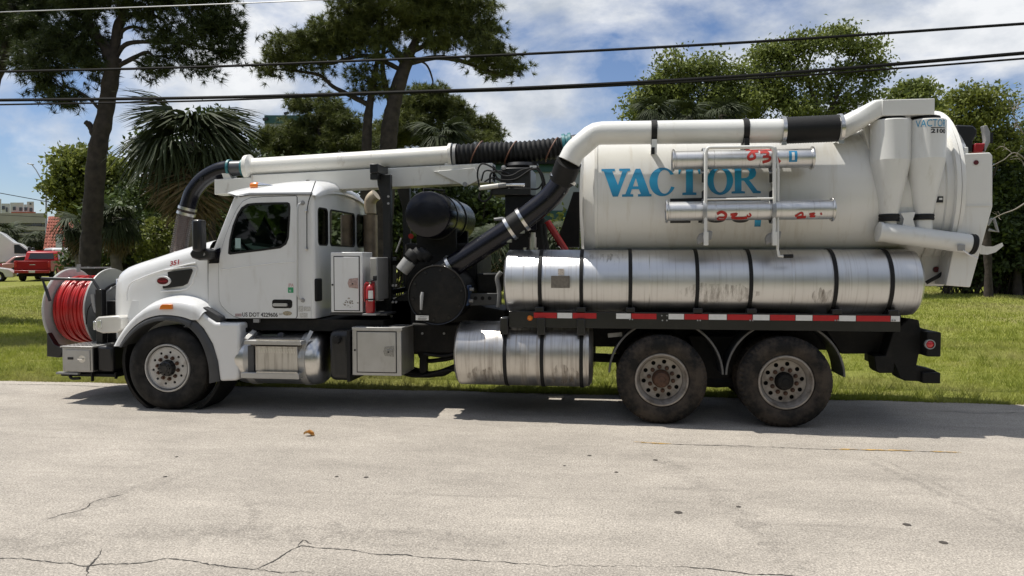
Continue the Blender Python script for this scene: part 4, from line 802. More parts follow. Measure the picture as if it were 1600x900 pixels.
lt, la, lb_, lz, lr = side_tank('lower_side_tank', 717, 926, 502, 602, .40, alug, (788, 846, 908), label='short silver tank hung under the rail, streaked with dirt')
for sx in (788, 846, 908):
    x = PX(sx, .06, 505); ob('strap_hook', MB().box(x-.05, x+.05, .02, .25, lz+lr-.13, lz+lr+.075), blk, lt, bev=.012)
ob('sun_block_far_tank', MB().lathe([(la, 0), (la, lr*.95), (la+.03, lr), (lb_-.03, lr), (lb_, lr*.9), (lb_, 0)], (0, 2.1, lz), (1, 0, 0), 48), alug, T)  # mirror of the lower tank, added to block sunlight reaching the road edge
ob('sun_block_far_rail', MB().box(PX(796, .1), PX(1408, .06), 2.34, 2.44, PZ(1100, 515, .06), PZ(1100, 489, .06)), blk, T)  # rail added on the far side, also to stop sun under the truck
ob('far_side_tank', MB().lathe([(ua, 0), (ua, ur*.9), (ua+.03, ur), (ub-.05, ur), (ub, ur*.8), (ub, 0)], (0, 2.09, uz), (1, 0, 0), 48), alu, T)
# label plates on the upper tank
def plate(name, x0, x1, y0, y1, Y, m, t=.003, parent=T): return ob(name, MB().box(PX(x0, Y), PX(x1, Y), Y-t, Y+t, PZ((x0+x1)/2, y1, Y), PZ((x0+x1)/2, y0, Y)), m, parent)
def stain_mat():
    m = bpy.data.materials.new('dried_mud'); m.use_nodes = True; t = m.node_tree; b = t.nodes['Principled BSDF']; b.inputs['Base Color'].default_value = (.20, .15, .105, 1); b.inputs['Roughness'].default_value = .9
    o = t.nodes['Material Output']; a = t.nodes.new('ShaderNodeBsdfTransparent'); x = t.nodes.new('ShaderNodeMixShader'); co = t.nodes.new('ShaderNodeTexCoord'); mp = t.nodes.new('ShaderNodeMapping'); mp.inputs['Scale'].default_value = (16, 3, 3); t.links.new(co.outputs['Object'], mp.inputs[0])
    n = t.nodes.new('ShaderNodeTexNoise'); n.inputs['Scale'].default_value = 1; n.inputs['Detail'].default_value = 9; n.inputs['Roughness'].default_value = .75; t.links.new(mp.outputs[0], n.inputs['Vector'])
    q = t.nodes.new('ShaderNodeMapRange'); q.inputs[1].default_value = .46; q.inputs[2].default_value = .72; q.inputs[4].default_value = .7; t.links.new(n.outputs['Fac'], q.inputs[0]); t.links.new(q.outputs[0], x.inputs[0])
    t.links.new(a.outputs[0], x.inputs[1]); t.links.new(b.outputs[0], x.inputs[2]); t.links.new(x.outputs[0], o.inputs[0]); return m
stm = stain_mat(); rs = np.random.default_rng(8)
def stain(par, px0, px1, Y, z, r, a0, a1, seed):
    q = np.random.default_rng(seed); n = 26; top = a0+np.convolve(q.normal(0, .14, n+6), np.ones(5)/5, 'valid')[:n]*1.2; bot = a1+q.normal(0, .10, n); e = np.sin(np.linspace(.05, math.pi-.05, n))**.5; mid = (a0+a1)/2
    xs_ = np.linspace(PX(px0, Y-r), PX(px1, Y-r), n); rows = []
    for t in np.linspace(0, 1, 6): rows.append([(xs_[i], Y-(r+.0015)*math.cos(mid+((top[i]*(1-t)+bot[i]*t)-mid)*e[i]), z+(r+.0015)*math.sin(mid+((top[i]*(1-t)+bot[i]*t)-mid)*e[i])) for i in range(n)])
    ob('mud_stain', MB().grid(rows), stm, par, shade=60)
stain(ut, 1062, 1188, .41, uz, ur, -.02, -.62, 1); stain(ut, 915, 985, .41, uz, ur, 1.05, .70, 2); stain(ut, 1270, 1305, .41, uz, ur, -.15, -.6, 5); stain(lt, 725, 785, .40, lz, lr, -.35, -.95, 3); stain(lt, 855, 905, .40, lz, lr, -.2, -.9, 4)
plate('data_plate', 861, 890, 431, 450, .012, platem); plate('warning_sticker', 872, 881, 420, 430, .025, mat('pale_sticker', (.62, .55, .48), .5, var=.3, vs=60))
# ---- side rail with reflective tape
rz0, rz1 = PZ(1100, 515, .06), PZ(1100, 489, .06)
ob('side_rail', MB().box(PX(796, .1), PX(1408, .06), .06, .16, rz0, rz1), blk, T, bev=.004)
def tape(x0, x1, m): ob('reflective_strip', MB().box(PX(x0, .054), PX(x1, .054), .0535, .0585, rz1-.078, rz1-.014), m, T)
for x0, x1, c in ((834, 870, 'r'), (871, 894, 'w'), (895, 932, 'r'), (963, 986, 'w'), (987, 1026, 'r'), (1045, 1069, 'w'), (1070, 1107, 'r'), (1108, 1136, 'w'), (1137, 1176, 'r'), (1177, 1203, 'w'), (1204, 1243, 'r'), (1244, 1270, 'w'), (1271, 1311, 'r'), (1312, 1338, 'w'), (1339, 1392, 'r'), (1393, 1407, 'w')):
    tape(x0, x1, tred if c == 'r' else twht)
ml = P(828, 497, .05); ob('marker_light', MB().lathe([(-.02, 0), (-.018, .02), (0, .034), (.012, .034)], ml, (0, 1, 0), 20), amber, T)
bo = MB()
for sx in (842, 846, 905, 909, 984, 988, 1035, 1042, 1090, 1094, 1172, 1176, 1305, 1309, 1394, 1398):
    p = P(sx, 499 if sx < 1000 else 500.5, .055); bo.cyl(p, p+(0, -.012, 0), .009, n=8)
for sx, sy in ((1034, 493), (1042, 493)): p = P(sx, sy, .055); bo.cyl(p, p+(0, -.012, 0), .009, n=8)
ob('rail_bolts', bo, galv, T, kind='stuff')
# ---- mud fenders
lipm = mat('worn_fender_edge', (.14, .137, .13), .6, var=.2, vs=9)
for i, (cx, cz) in enumerate(((1041, 588), (1230, 590))):
    x, z = PX(cx, .05, cz), .56; R = .665; rows = []
    for R_, ys in ((R, (.175, .64)), (R-.012, (.64, .175))):
        for y in ys: rows.append([(x+R_*math.cos(rad(t)), y, z+R_*math.sin(rad(t))) for t in np.linspace(2, 178, 37)])
    rows.append(rows[0]); f = ob('mud_fender', MB().grid(rows), plas, T)
    lip = MB().tube([(x+(R+.002)*math.cos(rad(t)), .175, z+(R+.002)*math.sin(rad(t))) for t in np.linspace(2, 178, 37)], .013, 8); ob('fender_lip', lip, lipm, f)
ob('fender_bracket', MB().beam(P(950, 524, .3), P(972, 522, .3), .05, .05), greyp, T)
# ---- rear end
ob('rear_frame_box', MB().prism(PP([(1290, 516), (1434, 514), (1434, 552), (1315, 553)], .55), .55, .75), chas, T, bev=.01)
rb = ob('rear_bumper', MB().prism(PP([(1384, 556), (1395, 520), (1420, 498), (1436, 500), (1438, 512), (1458, 520), (1461, 518), (1461, 555), (1447, 556), (1436, 553), (1432, 572), (1460, 578), (1466, 582), (1464, 598), (1440, 596), (1414, 595), (1406, 590), (1398, 570), (1396, 583), (1374, 583), (1369, 578), (1366, 556)], .30), .30, .55), chas, T, bev=.012)
ob('bumper_bar', MB().box(PX(1440, .3), PX(1462, .3), .12, 2.38, PZ(1450, 556, .2), PZ(1450, 518, .2)), chas, T, bev=.015); ob('under_ride_bar', MB().box(PX(1436, .4), PX(1464, .4), .25, 2.25, PZ(1450, 598, .3), PZ(1450, 581, .3)), chas, T, bev=.012)
tl_ = P(1453, 538, .115); ob('tail_light', MB().lathe([(-.018, 0), (-.015, .025), (0, .044), (.03, .046)], tl_, (0, 1, 0), 24), redl, T); ob('tail_light_ring', MB().lathe([(-.012, .045), (-.012, .056), (.02, .056)], tl_, (0, 1, 0), 24), greyp, T)
for y in (.55, 1.9): ob('tow_hook', MB().tube(spline([(PX(1440, .5), y, .62), (PX(1455, .5), y, .55), (PX(1462, .5), y, .62)], 6), .03, 8), chas, T)

# ---- debris tank
R = 1.0; TZ = 2.745; xs0 = PX(931, .28, 300); xs1 = PX(1497, .3, 250); xf = PX(905, .95, 315)
dt = ob('debris_tank', MB().lathe([(xf, 0), (xf+.005, .35), (xf+.03, .68), (xf+.075, .88), (xs0-.05, .965), (xs0-.012, .99), (xs0, R), (xs1-.5, R), (xs1, R)], (0, YC, TZ), (1, 0, 0), 128), cream, T)
for sx in (1074, 1215, 1370):
    x = PX(sx, .27, 300); ob('weld_seam', MB().lathe([(-.006, R+.0005), (0, R+.0025), (.006, R+.0005)], (x, YC, TZ), (1, 0, 0), 128), cream, dt)
ob('front_seam', MB().lathe([(-.02, R-.006), (-.016, R+.008), (.016, R+.008), (.02, R-.002)], (xs0, YC, TZ), (1, 0, 0), 128), cream, dt)
ob('rear_flange', MB().lathe([(xs1-.05, R), (xs1-.045, R+.055), (xs1+.0, R+.06), (xs1+.005, R)], (0, YC, TZ), (1, 0, 0), 128), cream, dt)
xr = PX(1502, .6, 250)
rd = ob('rear_door', MB().lathe([(xs1+.01, 0), (xs1+.01, R+.05), (xs1+.05, R+.055), (xs1+.07, R-.02), (xs1+.20, .86), (xs1+.29, .6), (xs1+.34, .3), (xs1+.35, 0)], (0, YC, TZ), (1, 0, 0), 96), cream, T)
for dx in (.09, .17): ob('door_rib', MB().lathe([(xs1+.012-dx*1.5, R+.0), (xs1-dx*1.5, R+.022), (xs1-.012-dx*1.5, R)], (0, YC, TZ), (1, 0, 0), 96), cream, rd)
# side plates that carry the door
for y0, y1 in ((.30, .36), (2.14, 2.20)):
    sp = ob('door_side_plate', MB().prism(PP([(1504, 240), (1547, 238), (1551, 243), (1551, 323), (1517, 446), (1516, 449), (1478, 446), (1503, 325)], .30), y0, y1), cream, T, bev=.012, seg=3)
    ob('plate_flange', MB().beam((PX(1503, .3, 325), y1+.12, PZ(1503, 325, .3)), (PX(1480, .3, 445), y1+.12, PZ(1480, 445, .3)), .24, .02, up=(1, 0, .2)), cream, sp)
    if y0 < 1:
        c = P(1525, 254, .296); ob('plate_hole', MB().cyl(c, c+(0, -.006, 0), .027, n=20), logo, sp)
        ob('plate_ridge', MB().beam(P(1506, 322, .296), P(1550, 321, .296), .012, .012), cream, sp)
ob('door_hinge_arm', MB().prism(PP([(1505, 230), (1512, 230), (1512, 262), (1500, 298), (1494, 300), (1504, 262)], .42), .40, .50), cream, T, bev=.01)
ob('tank_sump', MB().prism(PP([(1400, 396), (1500, 396), (1476, 447), (1447, 447), (1400, 425)], .6), .6, 1.9), cream, T, bev=.02)
c = P(1462, 421, .598); ob('sump_port', MB().cyl(c, c+(0, -.02, 0), .035, n=20), logo, T)
p = P(1464, 312, .275); ob('serial_plate', MB().box(p[0]-.055, p[0]+.055, p[1]-.03, p[1]-.02, p[2]-.035, p[2]+.035), ink, T); ob('serial_plate_label', MB().box(p[0]+.01, p[0]+.045, p[1]-.034, p[1]-.031, p[2]-.005, p[2]+.018), inkw, T)
ob('sump_hose', MB().tube(spline([P(1447, 442, .55), P(1465, 432, .5), P(1478, 425, .5), P(1474, 444, .5)], 6), .022, 8), rub, T)
ob('door_hook', MB().strip([P(x, y, .55) for x, y in ((1530, 381), (1540, 385), (1552, 385), (1566, 379))], [P(x, y, .55) for x, y in ((1531, 397), (1543, 398), (1556, 394), (1568, 384))]).strip([P(x, y, .6) for x, y in ((1530, 381), (1540, 385), (1552, 385), (1566, 379))], [P(x, y, .6) for x, y in ((1531, 397), (1543, 398), (1556, 394), (1568, 384))]).strip([P(x, y, .55) for x, y in ((1530, 381), (1540, 385), (1552, 385), (1566, 379))], [P(x, y, .6) for x, y in ((1530, 381), (1540, 385), (1552, 385), (1566, 379))]).strip([P(x, y, .55) for x, y in ((1531, 397), (1543, 398), (1556, 394), (1568, 384))], [P(x, y, .6) for x, y in ((1531, 397), (1543, 398), (1556, 394), (1568, 384))]), cream, T)
ob('door_handle', MB().tube([P(x, y, .6) for x, y in ((1543, 352), (1549, 342), (1553, 342), (1559, 362), (1545, 359))], .018, 8), greyp, T)
hl = ob('door_latch_housing', MB().prism(PP([(1487, 197), (1515, 198), (1521, 204), (1521, 212), (1515, 222), (1515, 240), (1500, 240)], 1.1), 1.0, 1.3), blk, T, bev=.02)
ob('beacon', MB().box(PX(1516, 1.), PX(1534, 1.), .98, 1.12, PZ(1525, 239, 1.), PZ(1525, 224, 1.)), redp, T, bev=.015)
ob('beacon_bracket', MB().prism(PP([(1535, 197), (1541, 196), (1546, 206), (1546, 222), (1538, 238), (1533, 238), (1539, 220), (1537, 206)], 1.0), .98, 1.06), greyp, T, bev=.006); ob('beacon_back', MB().box(PX(1538, 1.), PX(1546, 1.), 1.0, 1.04, PZ(1540, 224, 1.), PZ(1540, 207, 1.)), blk, T)

# ---- top air duct, ribbed sleeves, cyclones
yd = .17
dp = [P(889, 253, yd), P(896, 239, yd), P(901, 233, yd), P(924, 213.5, yd), P(931, 209.5, yd), P(940, 208, yd), P(1222, 204.5, yd)]
ad = ob('air_duct', MB().tube(dp, .137, 40), offw, T)
for sx, m in ((1021.5, rub), (1164, rub)):
    c = P(sx, 207 if sx < 1100 else 205, yd); ob('duct_strap', MB().lathe([(-.033, .138), (-.033, .146), (.033, .146), (.033, .138)], c, (1, 0, 0), 40, True), m, ad)
    ob('duct_bracket', MB().box(c[0]-.03, c[0]+.03, yd-.14, yd-.10, c[2]-.26, c[2]-.10), blk if sx > 1100 else offw, ad)
    ob('duct_bracket', MB().beam(c+(0, .10, -.10), c+(0, .28, -.28), .05, .05), offw, ad)
c = P(1020, 236, yd-.13); ob('bracket_bolt', MB().box(c[0]-.02, c[0]+.02, yd-.155, yd-.135, c[2]-.04, c[2]+.04), blk, ad)
q, rr = ribbed([P(1226, 204, yd), P(1308, 200.5, yd)], .150, .004, .028); sl_ = ob('rubber_sleeve', MB().tube(q, rr, 40), rub, T)
def clamp(c, ax, r, m=steel, w=.04, parent=T):
    o = ob('hose_clamp', MB().lathe([(-w/2, r), (-w/2, r+.012), (w/2, r+.012), (w/2, r)], c, ax, 40, True), m, parent)
    u, v = frame(ax); ob('clamp_bolt', MB().box(-.03, .03, -.018, .018, -.02, .02), m, o, tuple(np.asarray(c)+np.array([0, -.35, -.93])*(r+.02))); return o
clamp(P(1223, 204, yd), (1, 0, 0), .148, steel); clamp(P(1312, 200.5, yd), (1, 0, .05), .152, steel)
# transition and box duct
sec = []
for (x, yt, yb, rnd, y0, y1) in ((1312, 181, 219, 1, .21, .51), (1316, 180, 219, 1, .21, .51), (1341, 168, 206, .55, .17, .54), (1366, 156, 190, .15, .11, .57), (1376, 155.5, 184, .05, .11, .57)):
    zt, zb = PZ(x, yt, yd), PZ(x, yb, yd); cx, cz, hy, hz = PX(x, yd, (yt+yb)/2), (zt+zb)/2, (y1-y0)/2, (zt-zb)/2; row = []
    for k in range(33):
        a = 2*math.pi*k/32; ca, sa = math.cos(a), math.sin(a); pw = rnd*1+(1-rnd)*.18
        row.append((cx, (y0+y1)/2+hy*math.copysign(abs(ca)**pw, ca), cz+hz*math.copysign(abs(sa)**pw, sa)))
    sec.append(row)
ob('duct_transition', MB().grid(sec), offw, T, shade=30)
bz0, bz1 = PZ(1410, 180.5, .12), PZ(1410, 155.5, .12)
ob('cyclone_header', MB().box(PX(1372, .12), PX(1453.5, .12), .10, .60, bz0, bz1), offw, T, bev=.008)
cyR = 29*dep(P(1391, 240, .27))/FPX
for i, cx in enumerate((1391, 1445)):
    Y = .27; x = PX(cx, Y, 240); zt, zm, zb = PZ(cx, 187, Y-.1), PZ(cx, 247 if i == 0 else 245, Y-.2), PZ(cx, 334, Y-.1)
    cy = ob('cyclone', MB().lathe([(zt, 0), (zt, cyR*.97), (zt-.012, cyR), (zm, cyR), (zm-.006, cyR*1.004), (zm-.012, cyR), (zb, cyR*.46), (zb-.02, cyR*.46)], (x, Y, 0), (0, 0, 1), 64), offw, T, shade=9)
    ob('cyclone_collar', MB().lathe([(bz0+.01, .12), (bz0+.0, .15), (zt+.0, .155)], (x, Y, 0), (0, 0, 1), 32), rub, cy)
    ob('cyclone_inlet', MB().prism([(x-.28, zt-.02), (x-.02, zt-.02), (x-.02, zt-.30), (x-.2, zt-.30)], Y+.10, Y+.30), offw, cy, bev=.01)
    z2 = PZ(cx, 352, Y-.1)
    q, rr = ribbed([(x, Y, zb), (x, Y, PZ(cx, 346 if i == 0 else 344, Y))], cyR*.50, .006, .03); ob('cyclone_sleeve', MB().tube(q, rr, 32), rub, cy)
    if i: ob('cyclone_outlet', MB().cyl((x, Y, PZ(cx, 344, Y)), (x, Y, PZ(cx, 368, Y)), cyR*.44, n=32), offw, cy)
    else: ob('cyclone_outlet', MB().cyl((x, Y, PZ(cx, 346, Y)), (x, Y, PZ(cx, 362, Y)), cyR*.40, n=32), offw, cy)
ob('cyclone_web', MB().box(PX(1400, .27), PX(1435, .27), .27, .29, PZ(1418, 362, .27), PZ(1418, 190, .27)), offw, T)
ob('cyclone_web_plate', MB().prism(PP([(1407, 333), (1430, 331), (1426, 343), (1430, 356), (1410, 352), (1412, 342)], .2), .19, .21), offw, T)
a, b = P(1372, 362, .22), P(1514, 381, .22)
fm = ob('fines_pipe', MB().tube([a, a+(b-a)*.1, b], [.107, .112, .108], 40), offw, T); ob('pipe_cap', MB().lathe([(-.005, 0), (-.006, .10), (0, .116), (.03, .116), (.032, .10)], a, b-a, 40), offw, fm)
q, rr = ribbed([b, b+norm(b-a)*.06], .112, .006, .025); ob('pipe_end_cap', MB().tube(q, rr, 32), rub, fm)
c = P(1503, 387, .10); lt_ = ob('pipe_latch', MB().box(c[0]-.05, c[0]+.03, .085, .10, c[2]-.035, c[2]+.035), greyp, fm, bev=.006); ob('latch_pin', MB().tube([c+(0, -.02, -.03), c+(.07, -.02, -.08), c+(.16, -.02, -.12)], .009, 6), steel, fm)

# ---- black lower duct with clamps
yl = .33
path = [P(664, 443, yl), P(690, 427, yl), P(700, 421, yl), P(800, 356, yl), P(852, 315, yl), P(872, 293, yl), P(884, 268, yl)]
ob('lower_duct', MB().tube(path[:4]+spline(path[3:6], 6)[1:]+[path[6]], .137, 40), gblk, T)
ax = P(800, 356, yl)-P(700, 421, yl)
for xa, ya in ((684, 431), (706, 417), (797, 357), (817, 343)): clamp(P(xa, ya, yl), ax, .146)
for (xa, ya), (xb_, yb_) in (((684, 431), (706, 417)), ((797, 357), (817, 343))): ob('rubber_coupling', MB().cyl(P(xa, ya, yl), P(xb_, yb_, yl), .147, n=40), rub, T)
up = P(892, 250, yl)-P(878, 283, yl)
q, rr = ribbed([P(878, 282, yl), P(889, 253, yd)], .152, .005, .05); ob('rubber_elbow_sleeve', MB().tube(q, rr, 40), rub, T); clamp(P(879, 280, yl), up, .160)
# ---- vacuum pump housing, filter, valves
HY = .12; vh = P(683, 461, HY); vr = 46*dep(vh)/FPX
vp = ob('vacuum_pump_housing', MB().lathe([(0, 0), (0, vr*.93), (.01, vr), (.03, vr), (.035, vr*.95), (.9, vr*.95), (.9, 0)], vh, (0, 1, 0), 64), chas, T)
for k in range(10): a = rad(36*k+10); c = vh+np.array([vr*.86*math.cos(a), 0, vr*.86*math.sin(a)]); ob('housing_bolt', MB().cyl(c, c+(0, -.014, 0), .014, n=8), blk, vp)
ob('housing_lip', MB().lathe([(-.01, vr*.98), (-.015, vr*1.01), (.02, vr*1.03), (.025, vr)], vh, (0, 1, 0), 64), blk, vp)
ob('housing_lever', MB().tube([P(660, 457, HY-.03), P(659, 463, HY-.05), P(658, 484, HY-.05)], [.018, .022, .014], 10), greyp, vp)
def stext(s, size, m, name, org, parent, ux=(1, 0, 0), uz=(0, 0, 1), fit=None, shear=0, bold=0.0):
    cu = bpy.data.curves.new(name, 'FONT'); cu.body = s; cu.size = size; cu.offset = bold; cu.shear = shear; cu.resolution_u = 3
    o = bpy.data.objects.new(name, cu); COL.objects.link(o); bpy.context.view_layer.update(); me = bpy.data.meshes.new_from_object(o.evaluated_get(bpy.context.evaluated_depsgraph_get())); bpy.data.objects.remove(o); bpy.data.curves.remove(cu)
    mx = max(v.co.x for v in me.vertices); mn = min(v.co.x for v in me.vertices); k = (fit/(mx-mn)) if fit else 1
    org, ux, uz = np.asarray(org, float), np.asarray(ux, float), np.asarray(uz, float)
    for v in me.vertices: v.co = Vector(org+ux*(v.co.x-mn)*k+uz*v.co.y)
    me.materials.clear(); return link(name, me, m, parent)
pl = ob('cleanout_sign', MB().box(*(lambda p, q: (p[0], q[0], HY-.045, HY-.038, q[2], p[2]))(P(651, 492.5, HY), P(671, 500, HY))), inkw, vp)
p = P(653, 496, HY-.0465); stext('CLEANOUT', .030, ink, 'sign_lettering', p, pl, fit=PX(669.5, HY)-p[0])
for k in range(2): q0 = P(653, 498+k*1.2, HY-.047); ob('sign_fine_print', MB().box(q0[0], PX(669-2*k, HY), HY-.0475, HY-.046, q0[2], q0[2]+.004), ink, pl)
fc = P(637, 413, .35); fd = norm(np.array([.62, .1, .78]))
ob('breather_canister', MB().lathe([(-.16, 0), (-.16, .085), (-.02, .09), (0, .09)], P(640, 408, .34), fd, 32), greyp, T)
for i, (x, y) in enumerate(((646, 400), (656, 398), (664, 398))):
    c = P(x, y, .34+.02*i); ob('breather_cap', MB().lathe([(-.06, .07), (-.05, .10), (.03, .105), (.05, .095), (.055, .06), (.062, .055), (.062, 0)], c, fd, 32), rub, T)
ob('valve_block', MB().box(*(lambda p, q: (p[0], q[0], .35, .6, q[2], p[2]))(P(708, 446, .35), P(732, 478, .35))), mat('blue_valve_paint', (.03, .06, .14), .5, var=.3, vs=20), T, bev=.02)
for sx, sy in ((708, 452), (708, 467), (734, 452), (733, 470)): c = P(sx, sy, .34); ob('valve_fitting', MB().cyl(c, c+(.05, 0, 0), .022, n=12), greyp, T)
ob('equipment_box', MB().box(*(lambda p, q: (p[0], q[0], .7, 1.2, q[2], p[2]))(P(745, 427, .7), P(778, 458, .7))), chas, T, bev=.02)
br = ob('perforated_bracket', MB().prism(PP([(734, 458), (784, 458), (784, 476), (734, 478)], .5), .48, .5), plas, T, bev=.01)
for sx in (743, 754, 765): c = P(sx, 466, .478); ob('bracket_hole', MB().cyl(c, c+(0, -.004, 0), .024, n=18), hole, br)
ob('shift_pipe', MB().tube(spline([P(783, 425, .5), P(777, 435, .5), P(780, 455, .5), P(778, 480, .5)], 6), .03, 10), greyp, T)
ob('pump_frame', MB().prism(PP([(612, 470), (660, 440), (760, 480), (790, 485), (790, 508), (612, 508)], .8), .75, 1.7), chas, T, bev=.02)
ob('radiator_pack', MB().box(*(lambda p, q: (p[0], q[0], .95, 2.2, q[2], p[2]))(P(632, 380, .95), P(745, 470, .95))), chas, T, bev=.03)
bo = MB()
for x, y, Y in ((614, 446, .6), (619, 446, .6), (614, 472, .6), (619, 472, .6), (607, 307, .74), (607, 318, .74), (606, 490, .6), (625, 521, .6), (694, 521, .7), (660, 521, .7), (612, 494, .6)): p = P(x, y, Y); bo.cyl(p, p+(0, -.012, 0), .016, n=8)
ob('frame_bolts', bo, greyp, T, kind='stuff')
# black cross cylinder (axis across the truck)
c = P(668, 335, .30); r = 36.5*dep(c)/FPX
cc_ = ob('silencer_cylinder', MB().lathe([(-.05, 0), (-.045, r*.5), (-.03, r*.8), (-.008, r*.96), (.02, r), (1.75, r), (1.80, r*.9), (1.83, 0)], c, (0, 1, 0), 64), gblk, T)
for d_ in (.45, 1.05): ob('cylinder_band', MB().lathe([(-.03, r), (-.03, r+.012), (.03, r+.012), (.03, r)], c+(0, d_, 0), (0, 1, 0), 64, True), blk, cc_)
for d_ in (.5, 1.3): ob('cylinder_cradle', MB().box(c[0]-r*.9, c[0]+r*.9, c[1]+d_-.04, c[1]+d_+.04, c[2]-r-.35, c[2]-r*.55), chas, T)
ob('cylinder_handle', MB().tube([c+(-.06, .05, r+.0), c+(-.06, .05, r+.035), c+(.14, .35, r+.035), c+(.14, .35, r)], .012, 8), rub, cc_)
# exhaust stack
yx = 1.95; sx0 = PX(579, yx, 350)
es = ob('exhaust_stack', MB().tube([(sx0, yx, 1.3), (sx0, yx, PZ(579, 340, yx))], .085, 24), stack, T); ob('stack_elbow', MB().tube(spline([(sx0, yx, PZ(579, 334, yx)), (sx0-.005, yx, PZ(579, 318, yx)), (sx0+.03, yx-.02, PZ(579, 310, yx)), (sx0+.10, yx-.03, PZ(579, 304.5, yx))], 6), .088, 24), tanst, es)
ob('heat_shield', MB().cyl((sx0, yx, 1.3), (sx0, yx, PZ(579, 336, yx)), .105, n=28), stack, es)
# ---- boom rest
by = .62; bz = PZ(578, 262, by); xbm = PX(584, by, 265)
bb = ob('boom_rest_beam', MB().box(xbm-.055, xbm+.055, by, 2.0, bz-.07, bz+.05), blk, T, bev=.008)
ob('beam_bracket', MB().box(xbm-.06, xbm+.04, by+.03, by+.12, bz-.15, bz-.072), blk, bb)
for y, nm in ((.80, 'boom_rest_post'), (1.75, 'boom_rest_post')):
    ob(nm, MB().prism([(xbm-.02, bz-.07), (xbm+.17, bz-.07), (xbm+.17, 1.1), (xbm+.07, 1.1), (xbm+.06, bz-.45), (xbm-.01, bz-.2)], y, y+.09), blk, T, bev=.006)
ob('rest_brace', MB().beam((xbm+.12, .9, 1.9), (xbm+.5, 1.7, 1.9), .06, .06), blk, T); ob('rest_brace', MB().beam((xbm+.12, .9, 1.5), (xbm+.5, 1.7, 1.6), .06, .06), blk, T)
ob('rest_rod', MB().tube([P(627, 372, .9), P(619, 394, .9)], .012, 8), greyp, T)
ob('reflector', MB().cyl(P(642, 369, .9), P(642, 369, .92), .035, n=16), redp, T)
# ---- boom
yb = 1.2
bmz = lambda x, y: P(x, y, yb-.12)
pl_ = PP([(337, 281), (560, 264), (690, 262), (762, 257), (762, 281), (640, 288), (560, 291), (337, 304)], yb-.12)
x0b, x1b = PX(337, yb-.12), PX(770, yb-.12); zl, zr = (PZ(337, 280, yb-.12), PZ(337, 304, yb-.12)), (PZ(765, 257, yb-.12), PZ(765, 283, yb-.12))
bm = ob('boom_beam', MB().prism([(x0b, zl[1]), (x1b, zr[1]), (x1b, zr[0]), (x0b, zl[0])], yb-.12, yb+.12), boomw, T, bev=.01)
xj = PX(395, yb-.12); t = (xj-x0b)/(x1b-x0b)
ob('boom_outer_sleeve', MB().prism([(xj, zl[1]+(zr[1]-zl[1])*t-.012), (x1b, zr[1]-.02), (x1b, zr[0]+.02), (xj, zl[0]+(zr[0]-zl[0])*t+.03)], yb-.135, yb+.135), boomw, bm, bev=.01)
ob('boom_gusset', MB().prism(PP([(678, 268), (742, 262), (752, 280), (728, 292)], yb-.14), yb-.165, yb-.136), boomw, bm, bev=.006); c = P(727, 288, yb-.16); ob('boom_pin', MB().cyl(c, c+(0, -.03, 0), .03, n=16), greyp, bm)
a, b = P(388, 262.5, yb), P(706, 243, yb); r = .132
bp_ = ob('boom_pipe', MB().tube([a, b], r, 40), boomw, T); d_ = norm(b-a)
ob('pipe_flange', MB().lathe([(-.02, r*.8), (-.02, r+.05), (.04, r+.055), (.07, r+.01), (.10, r)], a, d_, 40), boomw, bp_); ob('pipe_flange', MB().lathe([(-.03, r), (-.03, r+.035), (.01, r+.035), (.01, r)], b, d_, 40, True), boomw, bp_)
ob('pipe_saddle', MB().box(b[0]-.08, b[0]+.0, yb-.10, yb+.10, b[2]-.34, b[2]-.11), boomw, bp_, bev=.01); ob('pipe_saddle', MB().prism(PP([(412, 274), (432, 273), (430, 278), (415, 280)], yb-.1), yb-.1, yb+.1), boomw, bp_)
e = a-d_*.05; el = P(358, 263.5, yb)
ob('grey_pipe', MB().tube([e+d_*.03, el], .108, 32), pvc, T)
for c in (e-d_*.01, el+d_*.02): ob('teal_clamp', MB().lathe([(-.016, .108), (-.016, .130), (.016, .130), (.016, .108)], c, d_, 32, True), teal, T)
ob('pipe_support', MB().prism(PP([(352, 272), (362, 272), (368, 281), (355, 281)], yb), yb-.1, yb+.1), boomw, bm); c = el-d_*.05
ep = spline([el, P(340, 268, yb), P(318, 281, yb), P(302, 301, yb), P(293, 327, yb)], 8)
ob('black_elbow', MB().tube(ep, .118, 32), gblk, T); c = P(322, 279, yb)
ob('elbow_bolt', MB().cyl(c+(0, -.13, -.02), c+(0, -.09, -.02), .03, n=12), rub, T)
hp = [P(293, 325, yb), P(287, 350, yb), P(279, 395, yb-.05), P(274, 440, yb-.2)]
q, rr = ribbed(spline(hp, 8), .112, .008, .030); ob('suction_hose', MB().tube(q, rr, 32, False), hosec, T)
ob('hose_liner', MB().tube(spline([p+np.array([-.02, .02, 0]) for p in hp], 6), .07, 16), mat('rusty_liner', (.16, .07, .05), .7, var=.2), T)
for k, (x, y) in enumerate(((293, 326), (291, 334))): ob('hose_clamp', MB().lathe([(-.02, .118), (-.02, .130), (.02, .130), (.02, .118)], P(x, y, yb), (P(287, 350, yb)-P(293, 325, yb)), 32, True), steel, T)
hh = resample(spline([P(708, 243, yb), P(760, 239, yb), P(820, 237, yb), P(884, 230, yb+.05)], 10), .032)
q, rr = ribbed(hh, .128, .022, .064); bh = ob('black_corrugated_hose', MB().tube(q, rr, 32), rub, T)
cop = mat('copper_wire', (.16, .07, .04), .6, var=.2)
